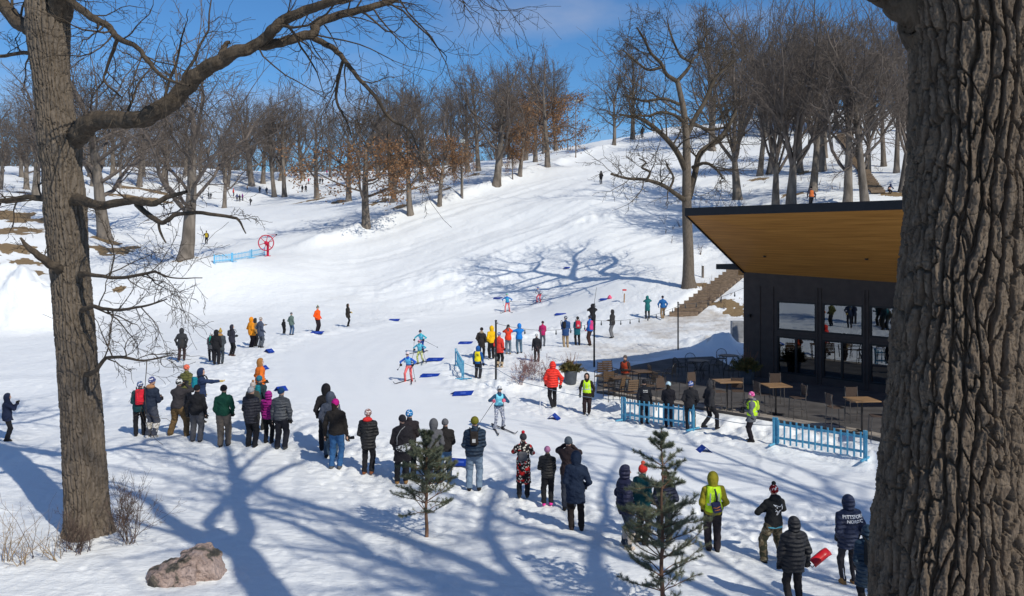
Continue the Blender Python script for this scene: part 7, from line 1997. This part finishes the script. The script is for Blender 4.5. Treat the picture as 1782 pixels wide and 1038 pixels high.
PINE_N = nmat('pine_needles', (.10, .12, .07), .7, .4, 3, col2=(.22, .235, .15)); PINE_B = nmat('pine_bark', (.17, .095, .06), .9, .3, 12, .006, 60, stretch=(1, 1, .4))
def pine(px, py, top, seed, prof, label, lean=.0, baseY=None):
    g = at(px, py) if baseY is None else Vector((W(px, 0, baseY)[0], baseY, ground(W(px, 0, baseY)[0], baseY))); Y = g.y; ztop = CZ + (HY - top) / F * Y - g.z
    o = thing('pine_tree', label, 'tree', tuple(g), 0, 'young pines'); rng = np.random.default_rng(seed)
    ch = Chains(); n = 14; P = np.array([(lean * (i / n) * ztop + .012 * math.sin(i * 1.3), .01 * math.cos(i * 2.1), ztop * (i / n) - (.15 if i == 0 else 0)) for i in range(n + 1)]); ch.add(P, np.linspace(.042, .006, n + 1), 10)
    link('trunk', ch.mesh('trunk', PINE_B), o)
    br = Chains(); segs = [(P[-2], P[-1]), (P[-3], P[-2]), (P[-1], P[-1] + np.array((0, 0, .04)))]
    for z0, r, nb, dens in prof:
        az = rng.uniform(0, 6.28); c = np.array((np.interp(z0 * ztop, P[:, 2], P[:, 0]), 0, z0 * ztop))
        for k in range(nb):
            az += 2 * math.pi / nb * rng.uniform(.75, 1.25); el = R(rng.uniform(18, 42)) if z0 < .85 else R(rng.uniform(40, 60)); L_ = r * rng.uniform(.72, 1.15); d = np.array((math.cos(az) * math.cos(el), math.sin(az) * math.cos(el), math.sin(el))); q = [c.copy()]
            c0 = c + np.array((0, 0, rng.uniform(-.04, .04))); q = [c0]; dd = d.copy(); ns = 6
            for s_ in range(ns):
                dd = unit(dd + rng.normal(size=3) * .12 + np.array((0, 0, .03 if s_ > 2 else -.05))); q.append(q[-1] + dd * L_ / ns)
            br.add(q, np.linspace(.011, .004, ns + 1), 4)
            for s_ in range(int(ns * (1 - dens)), ns): segs.append((q[s_], q[s_ + 1]))
            for s_ in range(2, ns + 1):
                for sd in (-1, 1):
                    if rng.uniform() < .34: continue
                    sdv = np.cross(dd, (0, 0, 1)) * sd; e = unit(dd * .7 + sdv * .75 + np.array((0, 0, .15)) + rng.normal(size=3) * .15); l2 = L_ * rng.uniform(.16, .30) * (1.25 - .1 * s_); a = q[s_]; b1 = a + e * l2 * .5; b2 = b1 + unit(e + np.array((0, 0, .25))) * l2 * .5
                    br.add([a, b1, b2], [.005, .004, .003], 3); segs += [(b1, b2)] + ([(a, b1)] if dens > .45 or s_ > 3 else [])
    link('branches', br.mesh('branches', PINE_B), o)
    link('needles', needle_mesh(rng, segs, 62, .066, .0020, 'needles', PINE_N, .75), o)
    return o
pine(742, 936, 752, 5, [(.24, .70, 6, .4), (.33, .88, 7, .45), (.42, .82, 7, .5), (.50, .60, 7, .7), (.57, .62, 8, .8), (.64, .60, 9, .85), (.71, .52, 9, .9), (.79, .42, 9, 1), (.87, .30, 7, 1), (.94, .16, 5, 1)], 'small bushy young pine in the middle of the near snow')
pine(1152, 1080, 749, 9, [(.12, .62, 6, .4), (.22, .80, 8, .6), (.31, .86, 8, .65), (.40, .76, 9, .75), (.48, .80, 9, .85), (.56, .66, 9, .85), (.69, .52, 6, .8), (.80, .44, 6, .8), (.89, .26, 5, 1), (.95, .12, 4, 1)], 'taller young pine right of centre, cut by the lower picture edge', baseY=14.2)

# shrubs, dry stems and twigs in the snow
TWIG = nmat('shrub_twigs', (.11, .075, .06), .85, .3, 4); REDT = nmat('red_twigs', (.24, .13, .12), .85, .3, 4); STRAW = nmat('straw', (.32, .22, .12), .9, .3, 4)
SH = dict(levels=4, seg=[5, 4, 3, 3], gnarl=[.12, .16, .2, .2], up=[.03, .05, .05, .05], taper=[.4, .4, .4, .5], kids=[5, 4, 3], start=[.2, .2, .2], ang=[(20, 50), (22, 50), (22, 50)], ratio=[.5, .5, .5], rr=[.6, .6, .6], rmin=.0022, sides=[5, 4, 3, 3])
def shrub(px, py, hpx, n, spread, mat, label, seed, group=None, r=.008, lv=0):
    g = at(px, py); h = hpx / F * g.y; rng = np.random.default_rng(seed); ch = Chains(); p = dict(SH); p['rmin'] = max(.0022, g.y * .00011)
    for k in range(n):
        az = rng.uniform(0, 6.28); a = R(rng.uniform(3, spread)); d = np.array((math.cos(az) * math.sin(a), math.sin(az) * math.sin(a), math.cos(a)))
        limb(rng, ch, np.array((rng.normal() * .06, rng.normal() * .05, -.05)), d, h * rng.uniform(.55, 1.0), max(r, g.y * .0002), lv, p)
    o = ch.mesh('shrub', mat); o = link('shrub', o); o.location = g; tag(o, label, 'shrub', group); return o
GS = 'bare shrubs poking out of the snow'
shrub(226, 948, 88, 13, 38, TWIG, 'bare twiggy shrub right of the near left trunk', 1, GS); shrub(212, 918, 80, 8, 30, TWIG, 'smaller shrub close behind the near left trunk', 2, GS); shrub(122, 958, 62, 9, 55, TWIG, 'low spreading shrub in front of the near left trunk', 3, GS)
shrub(140, 962, 40, 8, 60, TWIG, 'low tangle of twigs just below the near left trunk', 4, GS); shrub(58, 972, 130, 3, 5, TWIG, 'pair of tall thin stems left of the near left trunk', 5, GS, lv=2); shrub(18, 980, 90, 6, 24, STRAW, 'pale dry stems at the lower left picture edge', 6, GS, lv=1)
shrub(38, 985, 60, 7, 35, STRAW, 'short dry stems near the lower left corner', 7, GS, lv=1); shrub(104, 975, 56, 6, 35, STRAW, 'dry stems between the tall thin stems and the low shrub', 8, GS, lv=1)
for k, (x, y, h) in enumerate([(905, 668, 30), (925, 662, 42), (945, 664, 36), (915, 650, 26)]): shrub(x, y, h, 9, 45, REDT, ['leftmost', 'tallest', 'rightmost', 'hindmost'][k] + ' of the reddish twig shrubs on the snow bank by the planter', 20 + k, GS)
# brushy undergrowth on the slopes: nobody could count these stems
def brush(spots, label_name, seed, mat, hh=.9):
    rng = np.random.default_rng(seed); ch = Chains()
    for px, py, rx, ry, n in spots:
        for k in range(n):
            g = at(px + rng.uniform(-rx, rx), py + rng.uniform(-ry, ry)); p = np.array(g)
            for q in range(3):
                d = unit(np.array((rng.normal() * .4, rng.normal() * .4, 1))); L_ = hh * rng.uniform(.4, 1.2); e = p + d * L_; ch.add([p - (0, 0, .1), p + d * L_ * .5 + rng.normal(size=3) * .04, e + rng.normal(size=3) * .08], [.02, .015, .008], 3)
                e2 = p + d * L_ * .5 + unit(rng.normal(size=3) + np.array((0, 0, 1))) * L_ * .4; ch.add([p + d * L_ * .4, e2], [.012, .007], 3)
    o = link(label_name, ch.mesh(label_name, mat)); tag(o, 'thin brush and dead stems poking through snow under the hillside trees', 'undergrowth', kind='stuff')
brush([(1400, 300, 150, 40, 60), (1250, 320, 60, 50, 30), (1300, 470, 20, 30, 6), (700, 335, 80, 18, 30), (60, 330, 90, 16, 36), (220, 330, 80, 12, 26), (1190, 400, 50, 60, 16), (1240, 520, 20, 20, 8)], 'undergrowth', 4, TWIG)
